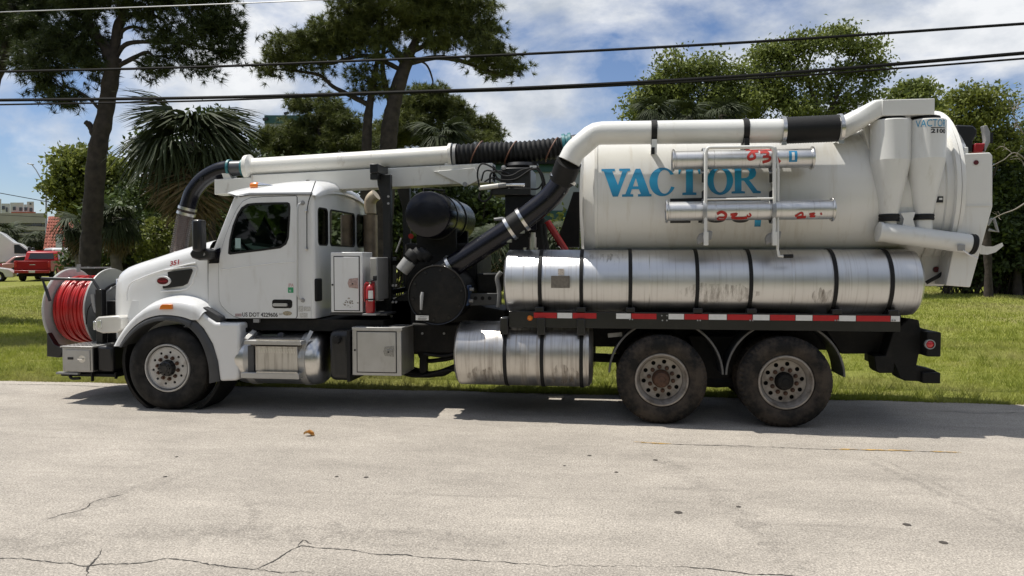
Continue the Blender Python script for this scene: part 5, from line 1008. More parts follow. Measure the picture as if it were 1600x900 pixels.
for x in (745, 798, 862):
    c = P(x, 239 if x < 850 else 234, yb); u = np.array([0, 0, 1.]); v = np.array([0, -1., 0]); ob('hose_wire', MB().tube([c+(u*math.cos(t)+v*math.sin(t))*.155+np.array([.055*math.cos(t)*1.5, 0, 0]) for t in np.linspace(-.2, math.pi+.2, 14)], .010, 6), cop, bh)
ob('hose_wire', MB().lathe([(-.02, .15), (-.02, .158), (.02, .158), (.02, .15)], P(712, 243, yb), (1, 0, 0), 32, True), greyp, bh)
ob('teal_coupling', MB().lathe([(-.06, .13), (-.06, .17), (-.02, .17), (-.015, .15), (.015, .15), (.02, .17), (.06, .17), (.06, .13)], P(887, 228, yb+.05), (1, 0, .15), 32), teal, T)
ob('tank_inlet_elbow', MB().tube(spline([P(887, 229, yb+.05), P(905, 225, yb+.05), P(922, 232, yb+.05), P(930, 250, yb+.05)], 6), .13, 28), blk, T)
c = P(897, 213, yb); ob('coupling_lever', MB().beam(c, c+(.02, 0, -.14), .05, .04), teal, T)
# turret, cylinder, hoses
tp = ob('boom_turret', MB().box(*(lambda p, q: (p[0], q[0], .85, 1.55, q[2], p[2]))(P(782, 262, .85), P(829, 303, .85))), blk, T, bev=.015); ob('turret_cap', MB().lathe([(0, 0), (0, .22), (-.04, .24), (-.07, .22), (-.07, 0)], P(815, 256, 1.2), (0, 0, 1), 32), blk, tp)
ob('turret_pedestal', MB().box(*(lambda p, q: (p[0], q[0], .9, 1.6, q[2], p[2]))(P(789, 305, .9), P(839, 360, .9))), gblk, T, bev=.01); ob('pedestal_column', MB().box(PX(795, 1.), PX(850, 1.), 1.0, 1.5, 1.1, PZ(800, 340, 1.)), chas, T, bev=.02)
for p_, q_, r_ in (((749, 294), (779, 290), .032), ((790, 289), (820, 289), .024)): ob('hydraulic_cylinder', MB().cyl(P(*p_, .78), P(*q_, .78), r_, n=20), boomw if p_[0] < 760 else chrome, T)
ob('cylinder_body', MB().cyl(P(779, 290, .78), P(791, 289, .78), .034, n=20), greyp, T); ob('turret_bracket', MB().box(*(lambda p, q: (p[0], q[0], .8, 1.2, q[2], p[2]))(P(768, 294, .8), P(829, 304, .8))), blk, T, bev=.01)
for i, pts in enumerate(([(749, 292), (746, 270), (753, 256), (770, 262), (785, 274), (800, 274), (815, 266), (832, 262)], [(750, 300), (749, 310), (756, 315), (766, 308), (768, 297)], [(752, 283), (757, 268), (770, 268), (780, 280), (805, 280), (830, 265), (842, 268), (849, 290), (850, 310)], [(828, 264), (840, 262), (848, 280), (846, 305)], [(757, 284), (770, 278), (785, 284), (800, 284)], [(765, 287), (768, 270), (784, 268), (795, 272)], [(822, 295), (840, 295), (848, 285)], [(830, 262), (846, 270), (853, 300), (849, 320)])):
    ob('hydraulic_hose', MB().tube(spline([P(x, y, .74+.05*(i % 4)) for x, y in pts], 8), .011+.003*(i % 2), 8), rub, T)
c = P(787, 262, .8); ob('turret_knob', MB().lathe([(-.03, 0), (-.02, .03), (.02, .03), (.03, 0)], c, (0, 1, 0), 16), greyp, tp); ob('turret_fitting', MB().box(*(lambda p, q: (p[0], q[0], .78, .82, q[2], p[2]))(P(828, 259, .8), P(838, 262, .8))), inkw, tp)
# red hydraulic prop, relief fitting, ladder of small things
ob('red_ram', MB().cyl(P(855, 346, .9), P(884, 392, .9), .045, n=20), redp, T); ob('relief_valve', MB().lathe([(0, .05), (.16, .05), (.165, .04), (.22, .04), (.225, 0)], P(832, 391, .45), (0, 0, 1), 24), steel, T)
for sx in (820, 838): ob('pipe_stub', MB().cyl(P(sx, 392, .4), P(sx, 387, .4), .022, n=14), steel, T)
ob('brass_valve', MB().tube([P(772, 343, .7), P(785, 342, .7), P(795, 346, .7)], [.02, .03, .02], 10), greyp, T)
ob('tank_front_post', MB().prism(PP([(868, 386), (905, 386), (905, 300), (896, 300)], 1.4), 1.38, 1.6), chas, T)
for sx in (846, 851): ob('support_pipe', MB().tube(spline([P(sx, 350, .7), P(sx+2, 370, .7), P(sx+6, 390, .7)], 5), .018, 8), rub, T)
ob('tank_saddle', MB().box(PX(930, .5), PX(1420, .5), .7, 1.8, 1.10, 1.80), chas, T, bev=.02)

# ---- hose reel on the nose
RY = 1.25; rx0, rx1 = PX(68, .65, 480), PX(128, .65, 480); rzc, rR = 1.215, .60
rl = ob('reel_drum', MB().cyl((rx0, RY, rzc), (rx1, RY, rzc), .30, n=40), greyp, T)
for x, s in ((rx0, -1), (rx1, 1)):
    ob('reel_flange', MB().lathe([(x, 0), (x, rR-.03), (x+s*.004, rR-.012), (x+s*.02, rR), (x+s*.036, rR-.004), (x+s*.03, rR-.03), (x+s*.018, rR-.05), (x+s*.014, 0)], (0, RY, rzc), (1, 0, 0), 80), mat('reel_grey', (.50, .50, .48), .45, var=.05, dirt=(.22, .2, .17, .6), dscale=(5, 5, 5), dth=(.55, .8)) if s < 0 else bpy.data.materials['reel_grey'], rl)
nw = 13
for i in range(nw):
    x = rx0+.03+(rx1-rx0-.06)*(i+.5)/nw; rr_ = .455+.010*((i*7) % 3); tw = .012*math.sin(i*1.7)
    ob('hose_wrap', MB().tube([(x+tw*math.cos(a*2), RY+rr_*math.cos(a), rzc+rr_*math.sin(a)) for a in np.linspace(0, 2*math.pi, 49)], .0235, 10), hosem, rl)
ob('hose_core', MB().cyl((rx0+.02, RY, rzc), (rx1-.02, RY, rzc), .445, n=48), mat('hose_inner_layer', (.25, .01, .01), .5, var=.2, vs=9), rl)  # plain darker red core under the wraps
# frame arm and guide lattice
pa = [P(66, 435, .62), P(145, 437, .62), P(158, 458, .62), P(157, 532, .62)]
ob('reel_arm', MB().tube([P(78, 470, .60), P(72, 452, .62), P(66, 435, .62)]+pa[1:3], .022, 10), blk, T); ob('reel_upright', MB().box(PX(150, .62), PX(160, .62), .60, .70, .6, PZ(157, 452, .62)), blk, T, bev=.006)
ob('reel_stand', MB().box(PX(156, .62), PX(186, .75), .75, 1.8, .62, PZ(165, 470, .7)), blk, T, bev=.01)
gz = rzc+rR+.01
gl = MB(); xa_, xb_ = rx0+.10, rx1-.02
for p_, q_ in (((xa_, .95), (xb_, .95)), ((xa_, 1.30), (xb_, 1.30)), ((xa_, .95), (xb_, 1.30)), ((xa_+.1, 1.3), (xb_-.1, .95))): gl.beam((p_[0], p_[1], gz), (q_[0], q_[1], gz), .025, .02)
gl.beam(((xa_+xb_)/2, .93, gz-.06), ((xa_+xb_)/2, .93, gz+.05), .04, .03, up=(0, 1, 0)); ob('hose_guide', gl, greyp, T)
ob('reel_cover', MB().lathe([(0, 0), (0, .27), (.05, .30), (.09, .30), (.09, 0)], (rx1+.06, 1.25, 1.30), (1, 0, 0), 40), greyp, T)
ob('chain_guard', MB().prism(PP([(160, 470), (166, 455), (178, 446), (186, 444), (186, 495), (160, 495)], .85), .85, .95), greyp, T, bev=.03)
ob('guard_rim', MB().tube(spline([P(157, 470, .84), P(163, 455, .84), (P(174, 446, .84)), P(188, 441, .84)], 6), .02, 8), blk, T)
ob('swivel', MB().tube([P(145, 460, .62), P(147, 476, .62), P(150, 488, .62)], [.03, .028, .022], 12), greyp, T); ob('swivel_hose', MB().tube(spline([P(146, 470, .64), P(137, 485, .66), P(135, 507, .68)], 6), .008, 8), rub, T)
ob('reel_frame_end', MB().prism(PP([(73, 520), (84, 538), (100, 546), (92, 559), (73, 557)], .62), .62, .72), blk, T, bev=.008)
# tool box before the bumper
yk = .30; tx0, tx1 = PX(95, yk), PX(142, yk); tz0, tz1 = PZ(118, 581, yk), PZ(118, 543, yk)
tb = ob('bumper_tool_box', MB().box(tx0, tx1, yk, yk+.75, tz0, tz1), boxal, T, bev=.008)
ob('tool_box_door', MB().box(tx0+.05, tx1-.03, yk-.012, yk-.001, tz0+.02, tz1-.03), boxal, tb, bev=.006); c = P(128, 561, yk-.014)
ob('door_latch', MB().lathe([(0, .0), (0, .05), (.012, .058)], c, (0, 1, 0), 20), steel, tb); ob('latch_handle', MB().box(c[0]-.05, c[0]+.02, c[1]-.022, c[1]-.004, c[2]-.01, c[2]+.008), chrome, tb); c = P(110, 560, yk-.014); ob('box_badge', MB().box(c[0]-.04, c[0]+.04, c[1]-.004, c[1]+.003, c[2]-.016, c[2]+.016), ink, tb)
tr = MB().box(tx0-.02, tx1+.02, yk-.02, yk+.77, tz1+.001, tz1+.018)
tt = ob('tread_plate', tr, boxal, tb, bev=.004); st = MB(); k = 0
for i in range(14):
    for j in range(20):
        cx, cy = tx0+(tx1-tx0)*(i+.5)/14, yk+.73*(j+.5)/20; dx, dy = (.012, .006) if (i+j) % 2 else (.012, -.006); st.beam((cx-dx, cy-dy, tz1+.0195), (cx+dx, cy+dy, tz1+.0195), .006, .004)
ob('tread_pattern', st, steel, tb, kind='stuff')
ob('box_side_panel', MB().box(tx1+.004, tx1+.009, yk+.02, yk+.73, tz0+.02, tz1-.01), blk, tb)
fbm = ob('front_bumper', MB().box(PX(160, .5), PX(186, .5), .35, 2.15, .42, .78), blk, T, bev=.04); ob('bumper_step', MB().box(PX(92, .35), PX(180, .35), .35, 2.0, tz0-.07, tz0-.03), chas, T, bev=.008)
ob('step_hanger', MB().tube(spline([P(108, 583, .35), P(112, 591, .35), P(125, 591, .35)], 5), .02, 8), rub, T); ob('step_bracket', MB().box(PX(139, .3), PX(141, .3), .3, .34, PZ(140, 596, .3), tz0), chas, T); ob('step_bracket', MB().box(PX(176, .3), PX(178, .3), .3, .34, PZ(176, 592, .3), tz0), chas, T)
ob('step_rail', MB().box(PX(86, .32), PX(120, .32), .30, .36, PZ(100, 584.5, .32), PZ(100, 581.5, .32)), greyp, T)

# ---- bonnet: lofted cross sections
def bonnet():
    st = [  # px x, top px y (seen at Yedge), side plane Y, bottom px y, crown
        (180, 428, .62, 530, .06), (183, 421, .52, 530, .08), (192, 415, .44, 530, .10), (206, 410, .38, 530, .12), (230, 402.5, .33, 530, .14), (258, 393.5, .30, 530, .15), (285, 385.5, .28, 530, .16), (305, 380, .265, 530, .165), (326, 375, .25, 530, .17)]
    rows = []
    for x, ty, Y, by_, cr_ in st:
        X = PX(x, Y, 450); top = PZ(x, ty, Y+.25); bot = PZ(x, by_, Y); row = []
        hw = YC-Y
        prof = [(0, bot), (0, bot+(top-bot)*.35), (.004, bot+(top-bot)*.62), (.014, top-.20), (.03, top-.13), (.062, top-.075), (.12, top-.03), (.22, top-.002), (.40, top+cr_*.12), (.70, top+cr_*.22), (hw, top+cr_*.28)]
        row = [(X, Y+min(a, hw)*1.0, z) for a, z in prof]; row += [(X, 2*YC-y, z) for _, y, z in reversed(row[:-1])]
        rows.append(row)
    return rows
br_ = bonnet(); hd = MB().grid(br_); n = len(br_[0]); hd.add(br_[0], [tuple(range(n))]); bon = ob('bonnet', hd, white, T, shade=50)
gx = br_[0][0][0]; ob('grille', MB().box(gx-.03, gx-.005, .72, 1.78, .75, 1.62), blk, bon, bev=.02)
ob('grille_surround', MB().box(gx-.02, gx-.003, .66, 1.84, .70, 1.68), chrome, bon, bev=.02)
# side recess outline, vent, emblem
def yS(x): return .30 if x < 280 else .265
vt = ob('bonnet_vent', MB().prism(PP([(262, 425), (299, 420), (301, 423), (293, 443), (285, 447), (255, 451), (254, 448), (263, 438)], .268), .262, .30), blk, bon, bev=.004)
rim_ = PP([(259, 422), (296, 416.5), (307, 417), (308.5, 421), (300, 444), (292, 451), (282, 453.5), (252, 455)], .272)
ob('vent_surround', MB().tube([(x, .272, z) for x, z in rim_], .011, 8), white, bon)
ob('bonnet_crease', MB().tube(spline([(a[0], a[1], a[2]) for a in (P(199, 470, .34), P(199, 455, .34), P(203, 444, .335), P(215, 437, .33), P(250, 424, .30), P(290, 414, .275), P(306, 411, .268))], 6), .012, 8), white, bon)
c = P(255, 439, .25); em = ob('bonnet_emblem', MB().add([(c[0]+.105*math.cos(t)*k, c[1]+y, c[2]+.066*math.sin(t)*k) for k, y in ((0, -.012), (.95, -.012), (1, -.004), (1, .05)) for t in np.linspace(0, 2*math.pi, 41)[:-1]], [(j*40+i, j*40+(i+1) % 40, (j+1)*40+(i+1) % 40, (j+1)*40+i) for j in range(3) for i in range(40)]), twht, bon)
ob('emblem_field', MB().add([(c[0]+.082*math.cos(t)*k, c[1]+y, c[2]+.046*math.sin(t)*k) for k, y in ((0, -.017), (.95, -.017), (1, -.010)) for t in np.linspace(0, 2*math.pi, 41)[:-1]], [(j*40+i, j*40+(i+1) % 40, (j+1)*40+(i+1) % 40, (j+1)*40+i) for j in range(2) for i in range(40)]), logo, em)
stext('Peterbilt', .042, inkr, 'emblem_lettering', c+(-.064, -.0195, -.014), em, fit=.128, shear=.25)
p = P(265.5, 415.5, .262); tx = stext('351', .085, inkr, 'fleet_number', p, bon, ux=norm(P(281.5, 412, .262)-p), uz=(.05, .12, .99), fit=.128, bold=.003)
for v in tx.data.vertices: v.co.y = min(v.co.y, 9)-0
# ---- front fender and step fairing
def arch(pts, Y): return PP(pts, Y)
outer = [(174, 541), (181, 528), (190, 514), (202, 499), (216, 486), (232, 476), (250, 470), (270, 468), (290, 471), (306, 477), (318, 486), (309, 499)]
inner = [(309, 500), (300, 506), (288, 501), (272, 497), (255, 496), (238, 498), (222, 504), (208, 514), (197, 526), (188, 541)]
def strip_fender(name, out_px, in_px, y0, y1, m, par, rise=.0):
    A = spline([(x, 0, z) for x, z in PP(out_px, y0)], 4); B = spline([(x, 0, z) for x, z in PP(in_px, y0)], 4); n = max(len(A), len(B))
    rs = lambda Q: [np.array([np.interp(t, np.linspace(0, 1, len(Q)), np.array(Q)[:, k]) for k in range(3)]) for t in np.linspace(0, 1, n)]
    A, B = rs(A), rs(B)[::-1] if False else rs(B)
    rows = []
    for u, dy in ((1.0, .30), (1.0, .30), ):
        pass
    g = lambda Q, y: [(p[0], y, p[2]) for p in Q]
    mix = lambda t: [a*(1-t)+b*t for a, b in zip(A, B)]
    up = lambda Q, h: [p+np.array([0, 0, h]) for p in Q]
    rows = [g(up(A, .055), y1), g(up(A, .05), y0+.30), g(up(A, .035), y0+.16), g(A, y0+.075), g(mix(.12), y0+.03), g(mix(.3), y0+.008), g(mix(.55), y0), g(mix(1), y0), g(mix(1), y0+.025), g(mix(1), y1)]
    return ob(name, MB().grid(rows), m, par, shade=60)
inR = inner[::-1]
fen = strip_fender('front_fender', outer[:11]+[(318, 486)], [(186, 541), (195, 526), (206, 513), (220, 502), (236, 495), (254, 492), (272, 493), (288, 496), (300, 500), (310, 499.5)], .02, .62, white, T)
lipo = [(184, 541), (194, 526), (205, 513), (219, 502), (236, 494.5), (254, 491.5), (273, 492.5), (288, 496), (299, 500)]
lipi = [(189, 543), (199, 530), (211, 518), (224, 509), (240, 503), (256, 501), (272, 502), (286, 506), (296, 511)]
strip_fender('fender_flare', lipo, lipi, .008, .5, plas, fen)
ob('fender_marker', MB().prism(PP([(249, 483.5), (251, 477.5), (254, 475.5), (268, 475.5), (269, 483)], .0), -.008, .06), amber, fen, bev=.006)
# rear half of the fender, with step fairing
fr = ob('fender_rear_half', MB().prism(PP([(301, 498), (314, 487), (325, 497), (336, 504), (350, 505), (374, 505), (374.5, 560), (373, 592), (367, 595), (343, 596), (339, 565), (331, 538), (317, 514)], .05), .05, .62), white, T, bev=.035, seg=4)
strip_fender('fender_flare', [(294, 506), (302, 500), (318, 517), (331, 541), (339, 566), (342, 596)], [(286, 511), (296, 513), (311, 530), (321, 553), (326, 575), (327, 599)], .02, .5, plas, fr)
ob('fender_gap_panel', MB().prism(PP([(314, 482), (320, 479), (346, 496), (344, 503), (330, 500)], .10), .09, .4), plas, T, bev=.01)
ob('inner_wheel_arch', MB().lathe([(0, .70), (.5, .70), (.5, .66), (0, .66)], (wf[0]+.02, .12, wf[1]+.05), (0, 1, 0), 40, True), chas, T)
hl_ = ob('headlamp', MB().prism(PP([(148, 499), (153, 495), (184, 493.5), (190, 497), (190, 514), (182, 520), (160, 521), (149, 517)], .22), .22, .52), mat('headlamp_shell', (.62, .60, .55), .3, coat=.6, var=.1), T, bev=.02, seg=3)
c = PX(149, .3); ob('headlamp_lens', MB().box(c-.012, c+.03, .25, .48, PZ(150, 515, .3), PZ(150, 501, .3)), lens, hl_, bev=.012); ob('headlamp_window', MB().box(PX(150, .212), PX(157, .212), .212, .225, PZ(152, 513, .212), PZ(152, 501, .212)), lens, hl_, bev=.004)
ob('wing_panel', MB().prism(PP([(176, 520), (198, 498), (206, 470), (330, 470), (330, 520)], .36), .36, .40), white, T)
# ---- cab
def holed(outer, holes, mapf, t, step=None):        # plate with holes; mapf(u, v, w) -> point, w from 0 to t
    V, E = [], []
    def ring(p):
        o = len(V); k = len(p); V.extend([Vector(q) for q in p]); E.extend([(o+i, o+(i+1) % k) for i in range(k)])
    ring(outer)
    for h in holes: ring(h)
    v, e, f, *_ = geometry.delaunay_2d_cdt(V, E, [], 0, 1e-6)
    def ins(p, poly):
        c = False; j = len(poly)-1
        for i in range(len(poly)):
            if (poly[i][1] > p[1]) != (poly[j][1] > p[1]) and p[0] < (poly[j][0]-poly[i][0])*(p[1]-poly[i][1])/(poly[j][1]-poly[i][1])+poly[i][0]: c = not c
            j = i
        return c
    keep = []
    for q in f:
        c = sum((v[i] for i in q), Vector((0, 0)))/len(q)
        if ins(c, outer) and not any(ins(c, h) for h in holes): keep.append(tuple(q))
    m = len(v); mb = MB(); mb.add([mapf(p.x, p.y, 0) for p in v]+[mapf(p.x, p.y, t) for p in v], keep+[tuple(i+m for i in reversed(q)) for q in keep])
    for p in [outer]+list(holes):
        k = len(p); mb.add([mapf(*q, 0) for q in p]+[mapf(*q, t) for q in p], [(i, (i+1) % k, k+(i+1) % k, k+i) for i in range(k)])
    return mb
def rrect(x0, x1, z0, z1, r, n=5):
    o = []
    for cx, cz, a0 in ((x1-r, z1-r, 0), (x0+r, z1-r, 90), (x0+r, z0+r, 180), (x1-r, z0+r, 270)): o += [(cx+r*math.cos(rad(a0+90*i/n)), cz+r*math.sin(rad(a0+90*i/n))) for i in range(n+1)]
    return o
def shrink(poly, k): cx = sum(p[0] for p in poly)/len(poly); cz = sum(p[1] for p in poly)/len(poly); r = max(abs(p[0]-cx) for p in poly); q = 1-k/r; return [(cx+(x-cx)*q, cz+(z-cz)*(1-k/max(.05, max(abs(p[1]-cz) for p in poly)))) for x, z in poly]
def sm(pts, n=4): return [(p[0], p[2]) for p in spline([(x, 0, z) for x, z in pts], n)]
CY = .20
xbk = PX(491, CY, 400)
win = PP([(357, 396), (359, 375), (364, 353), (371, 335), (378, 324), (387, 318.5), (400, 317), (425, 316.4), (450, 316), (453.5, 318), (454.5, 324), (453.5, 350), (452, 372), (448, 382), (439, 388), (410, 392), (380, 395.5), (360, 398)], CY)
door = PP([(343.5, 470), (342.5, 440), (342.5, 412), (345, 396), (352, 372), (362, 346), (371, 327), (380, 315), (392, 309.5), (410, 308), (440, 307), (463, 306.5), (464, 308), (464, 400), (464, 494), (462.5, 497), (420, 497), (376, 497), (366, 494), (356, 487), (347.5, 478)], CY)
side = PP([(325.5, 478), (325.5, 430), (326, 402), (331, 393.5), (338, 388), (350, 360), (368, 318), (374, 304), (390, 301), (486, 300), (486, 497.5), (347, 497.5), (340, 492)], CY)
win_in = PP([(350, 400), (353, 375), (359, 353), (367, 332), (375, 320), (386, 314), (400, 312.5), (457, 311.5), (458.5, 318), (458, 384), (440, 393), (380, 400)], CY)
nm = lambda u, v, w: (u, CY+w, v); fm_ = lambda u, v, w: (u, 2*YC-CY-w, v)
cab = ob('cab', holed(side, [win_in], nm, .05), white, T, shade=30)
ob('cab_far_side', holed(side, [win_in], fm_, .05), white, cab, shade=30)
def seam(poly, Y, r, m, name, par): ob(name, MB().tube([(x, Y, z) for x, z in poly]+[(poly[0][0], Y, poly[0][1])], r, 6, False), m, par)
for nmap, Y, lab in ((lambda u, v, w: (u, CY-.012+w, v), CY-.012, 1), (lambda u, v, w: (u, 2*YC-CY+.012-w, v), 2*YC-CY+.012, 0)):
    dr = ob('cab_door', holed(door, [win], nmap, .010), white, T, bev=.004, shade=30)
    s = 1 if lab else -1
    seam(door, Y+s*.013, .0085, ink, 'door_gap', dr)
    fr_ = [(x, z) for x, z in win]
    ob('window_gasket', holed(fr_, [shrink(fr_, .030)], lambda u, v, w, Y=Y, s=s: (u, Y+s*(-.003+w), v), .022), rub, dr, shade=30)
    g = shrink(fr_, .028); n = len(g); ob('window', MB().add([(x, Y+s*.012, z) for x, z in g], [tuple(range(n))]), glasst, dr, shade=0)
    if lab:
        cd_ = ob('door_crease', MB().tube(spline([P(345, 421, Y), P(380, 417, Y), P(420, 412, Y), P(460, 409, Y)], 6), .007, 8), white, dr)
        hx = rrect(PX(425, Y), PX(456.5, Y), PZ(440, 481.5, Y), PZ(440, 468, Y), .035); ob('handle_recess', MB().prism(hx, Y-.006, Y+.004), gblk, dr, bev=.003)
        ob('door_handle', MB().prism(rrect(PX(427, Y), PX(450, Y), PZ(440, 478.5, Y), PZ(440, 473.8, Y), .02), Y-.03, Y-.004), satin, dr, bev=.008, seg=3)
        p = P(378.5, 494.5, Y-.0022); stext('US DOT 4229606', .075, ink, 'door_lettering', p, dr, fit=PX(433.5, Y)-p[0], bold=.0015)
        p = P(367.5, 494.5, Y-.002); ob('door_sticker', MB().box(p[0], PX(377, Y), Y-.0025, Y, p[2], PZ(370, 490, Y)), mat('grey_red_sticker', (.40, .30, .29), .5, var=.4, vs=90), dr)
        ob('door_sticker', MB().box(PX(450, Y), PX(458.5, Y), Y-.0025, Y, PZ(454, 457.5, Y), PZ(454, 449, Y)), inkg, dr); p = P(452, 456, Y-.0035); stext('e', .06, inkw, 'sticker_lettering', p, dr)
        p = P(450, 448, Y-.002); stext('JPA', .06, mat('faded_red_print', (.55, .25, .24), .5, var=.1), 'sticker_lettering', p, dr, fit=PX(459, Y)-p[0])
        c = P(449, 489.5, Y-.002); ob('door_badge', MB().add([(c[0]+.062*math.cos(t), c[1]-.002, c[2]+.028*math.sin(t)) for t in np.linspace(0, 6.283, 25)[:-1]], [tuple(range(24))]), mat('tan_badge', (.34, .29, .2), .4, var=.4, vs=50), dr, shade=0)
        p = P(436, 492, Y-.002); ob('door_sticker', MB().box(p[0], PX(441, Y), Y-.0022, Y, p[2], PZ(438, 489, Y)), mat('faint_sticker', (.5, .49, .46), .5, var=.3, vs=60), dr)
        ob('window_sticker', MB().box(PX(368, Y), PX(376.5, Y), Y+.0085, Y+.0105, PZ(372, 388, Y), PZ(372, 372, Y)), mat('pale_window_sticker', (.30, .42, .40), .6, var=.1), dr)
# B pillar plates
for x0, x1, y0, y1 in ((466, 473, 478, 487), (474, 485, 479, 486), (468, 480, 489, 496)): ob('pillar_plate', MB().box(PX(x0, CY), PX(x1, CY), CY-.004, CY-.001, PZ(470, y1, CY), PZ(470, y0, CY)), bpy.data.materials['faint_sticker'], cab)
# rounded rear corner and back wall
def BW(x, y):                                        # pixel -> (Y, Z) on the plane of the back wall
    r = ray(x, y); t = (xbk-CAM[0])/r[0]; p = CAM+r*t; return float(p[1]), float(p[2])
z0c, z1c = PZ(480, 497.5, CY), PZ(480, 303, CY); rc = xbk-PX(486, CY)
for Yc_, s in ((CY, 1), (2*YC-CY, -1)):
    cor = MB()
    A = [(xbk-rc+rc*math.sin(rad(a)), Yc_+s*(rc-rc*math.cos(rad(a)))) for a in range(0, 91, 15)]
    cor.strip([(x, y, z0c) for x, y in A], [(x, y, z1c) for x, y in A]); ob('cab_corner', cor, white, cab, shade=60)
bwin = []
for x0, x1, yt, yb_ in ((496.5, 512.5, 321, 381), (515, 554.5, 325, 386), (557, 569.5, 335, 389)):
    ya, yb2 = BW(x0, 350)[0], BW(x1, 350)[0]; za = (BW(x0, yt)[1]+BW(x1, yt+ (x1-x0)*.26)[1])/2; zb = (BW(x0, yb_-1)[1]+BW(x1, yb_+1)[1])/2
    bwin.append((ya, yb2, za, zb))
zt_ = sum(b[2] for b in bwin)/3; zb_ = sum(b[3] for b in bwin)/3
bh = [rrect(a, b, zb_, zt_, min(.07, (b-a)*.3)) for a, b, _, _ in bwin]
zrf = lambda v: z1c-.02+(1.94+(HZ-302)*10.75/FPX-z1c)*(1-abs(v)**2.6)
bwl = ob('cab_back_wall', holed([(CY+rc, z0c), (2*YC-CY-rc, z0c)]+[(YC-v*(YC-CY-rc), zrf(v)) for v in np.linspace(-1, 1, 17)], bh, lambda u, v, w: (xbk-w, u, v), .04), white, cab, shade=30)
for h in bh:
    w = ob('rear_window', MB().add([(xbk-.012, y, z) for y, z in shrink(h, .012)], [tuple(range(len(h)))]), glassd, cab, shade=0)
    ob('rear_window_gasket', holed([(y, z) for y, z in h], [shrink(h, .018)], lambda u, v, w: (xbk+.004-w, u, v), .03), rub, cab, shade=30)
# roof shell
def roof():
    st = [(356, 303.5, 304, 1.0), (360, 300, 305, 1.0), (370, 296.5, 305.5, 1), (384, 294, 305.5, 1), (400, 291, 305.5, 1), (425, 288.5, 305, 1), (452, 287.5, 305, 1), (474, 289.5, 305, 1), (485, 293, 305, 1), (491, 298, 305, 1), (493.5, 304, 305.5, 1)]
    rows = []
    for x, yc, ys_, k in st:
        X = PX(x, CY, 306); zc = 1.94+(HZ-yc)*10.75/FPX; zs = PZ(x, ys_, CY); row = []
        if x < 366: zs = zs+.02
        for v in np.linspace(-1, 1, 25):
            a = abs(v); z = zs+(zc-zs)*(1-a**2.6) if a < 1 else zs
            Y = YC+v*(YC-CY+.012); sw = (.05*(1-a**3) if x < 375 else 0); row.append((X-sw*2.2, Y, z))
        rows.append(row)
    rows.append([(r[0], YC+(r[1]-YC)*.985, r[2]-.04) for r in rows[-1]])
    return rows
rr_ = roof(); ob('cab_roof', MB().grid(rr_), white, T, shade=60)
ob('roof_gasket', MB().tube([P(x, y, CY-.008) for x, y in ((374, 307), (390, 304.5), (440, 303.8), (487, 304.2))], .008, 6), ink, T)
ob('visor_underside', MB().grid([[(p[0], p[1], p[2]-.012) for p in rr_[0]], [(p[0], p[1], min(p[2], rr_[2][0][2])-.03) for p in rr_[2]]]), white, T)
# windscreen, pillars, cowl
xa, za = PX(337, CY, 391), PZ(337, 391, CY); xc_, zc_ = PX(373, CY, 309), PZ(373, 309, CY)
ob('windscreen', MB().add([(xa, CY+.10, za), (xa-.08, YC, za), (xa, 2*YC-CY-.10, za), (xc_, 2*YC-CY-.12, zc_), (xc_-.06, YC, zc_+.05), (xc_, CY+.12, zc_)], [(0, 1, 4, 5), (1, 2, 3, 4)]), glasst, T, shade=0)
for y in (CY+.06, 2*YC-CY-.06): ob('windscreen_pillar', MB().beam((xa-.0, y, za-.03), (xc_+.0, y, zc_+.04), .13, .06, up=(0, 1, 0)), white, T, bev=.015)
ob('cowl', MB().grid([[(PX(324, CY), y, PZ(324, 379+ (4 if abs(y-YC) > .8 else 0), .45)-.05) for y in np.linspace(CY+.08, 2*YC-CY-.08, 9)], [(xa+.04, y, za+.01) for y in np.linspace(CY+.05, 2*YC-CY-.05, 9)]]), white, T)
ob('bonnet_gap', MB().box(PX(325.2, .24), PX(327.4, .24), .236, .26, PZ(326, 484, .24), PZ(326, 396, .24)), ink, T); ob('cowl_panel', MB().prism(PP([(327, 394), (345, 387), (344, 411), (327, 412)], CY), CY-.012, CY-.002), gblk, T, bev=.003)
ob('cab_floor', MB().box(PX(326, CY)+.02, xbk-.05, CY+.06, 2*YC-CY-.06, z0c, z0c+.06), seatm, T); ob('dash', MB().box(PX(330, CY), PX(358, CY), CY+.08, 2*YC-CY-.08, 1.75, za-.02), seatm, T, bev=.04)
for y in (.65, 1.85):
    xq = PX(440, .6); s = ob('cab_seat', MB().box(xq-.45, xq+.05, y-.25, y+.25, z0c+.3, z0c+.5).box(xq+.0, xq+.14, y-.24, y+.24, z0c+.45, z0c+1.10), seatm, T, bev=.05); ob('headrest', MB().box(xq+.02, xq+.12, y-.14, y+.14, z0c+1.12, z0c+1.32), seatm, s, bev=.03)
c = np.array([PX(378, .6), .65, 2.0]); ob('steering_wheel', MB().tube([c+np.array([-.10*math.sin(t), .22*math.cos(t), .2*math.sin(t)]) for t in np.linspace(0, 6.283, 25)], .016, 8, False).beam(c, c+(-.2, 0, -.25), .06, .06), seatm, T)
# mirror
mr = ob('side_mirror', MB().box(PX(304, -.06), PX(318, -.06), -.12, .05, PZ(312, 393, -.06), PZ(312, 343, -.06)), blk, T, bev=.035, seg=3)
ob('mirror_base', MB().prism(PP([(299, 396), (303, 390), (322, 388), (331, 392), (330, 404), (314, 407), (302, 403)], .05), .0, .2), blk, T, bev=.02); ob('mirror_arm', MB().tube([P(318, 397, .0), P(326, 398, .08), P(334, 396, .2)], .022, 10), greyp, T)
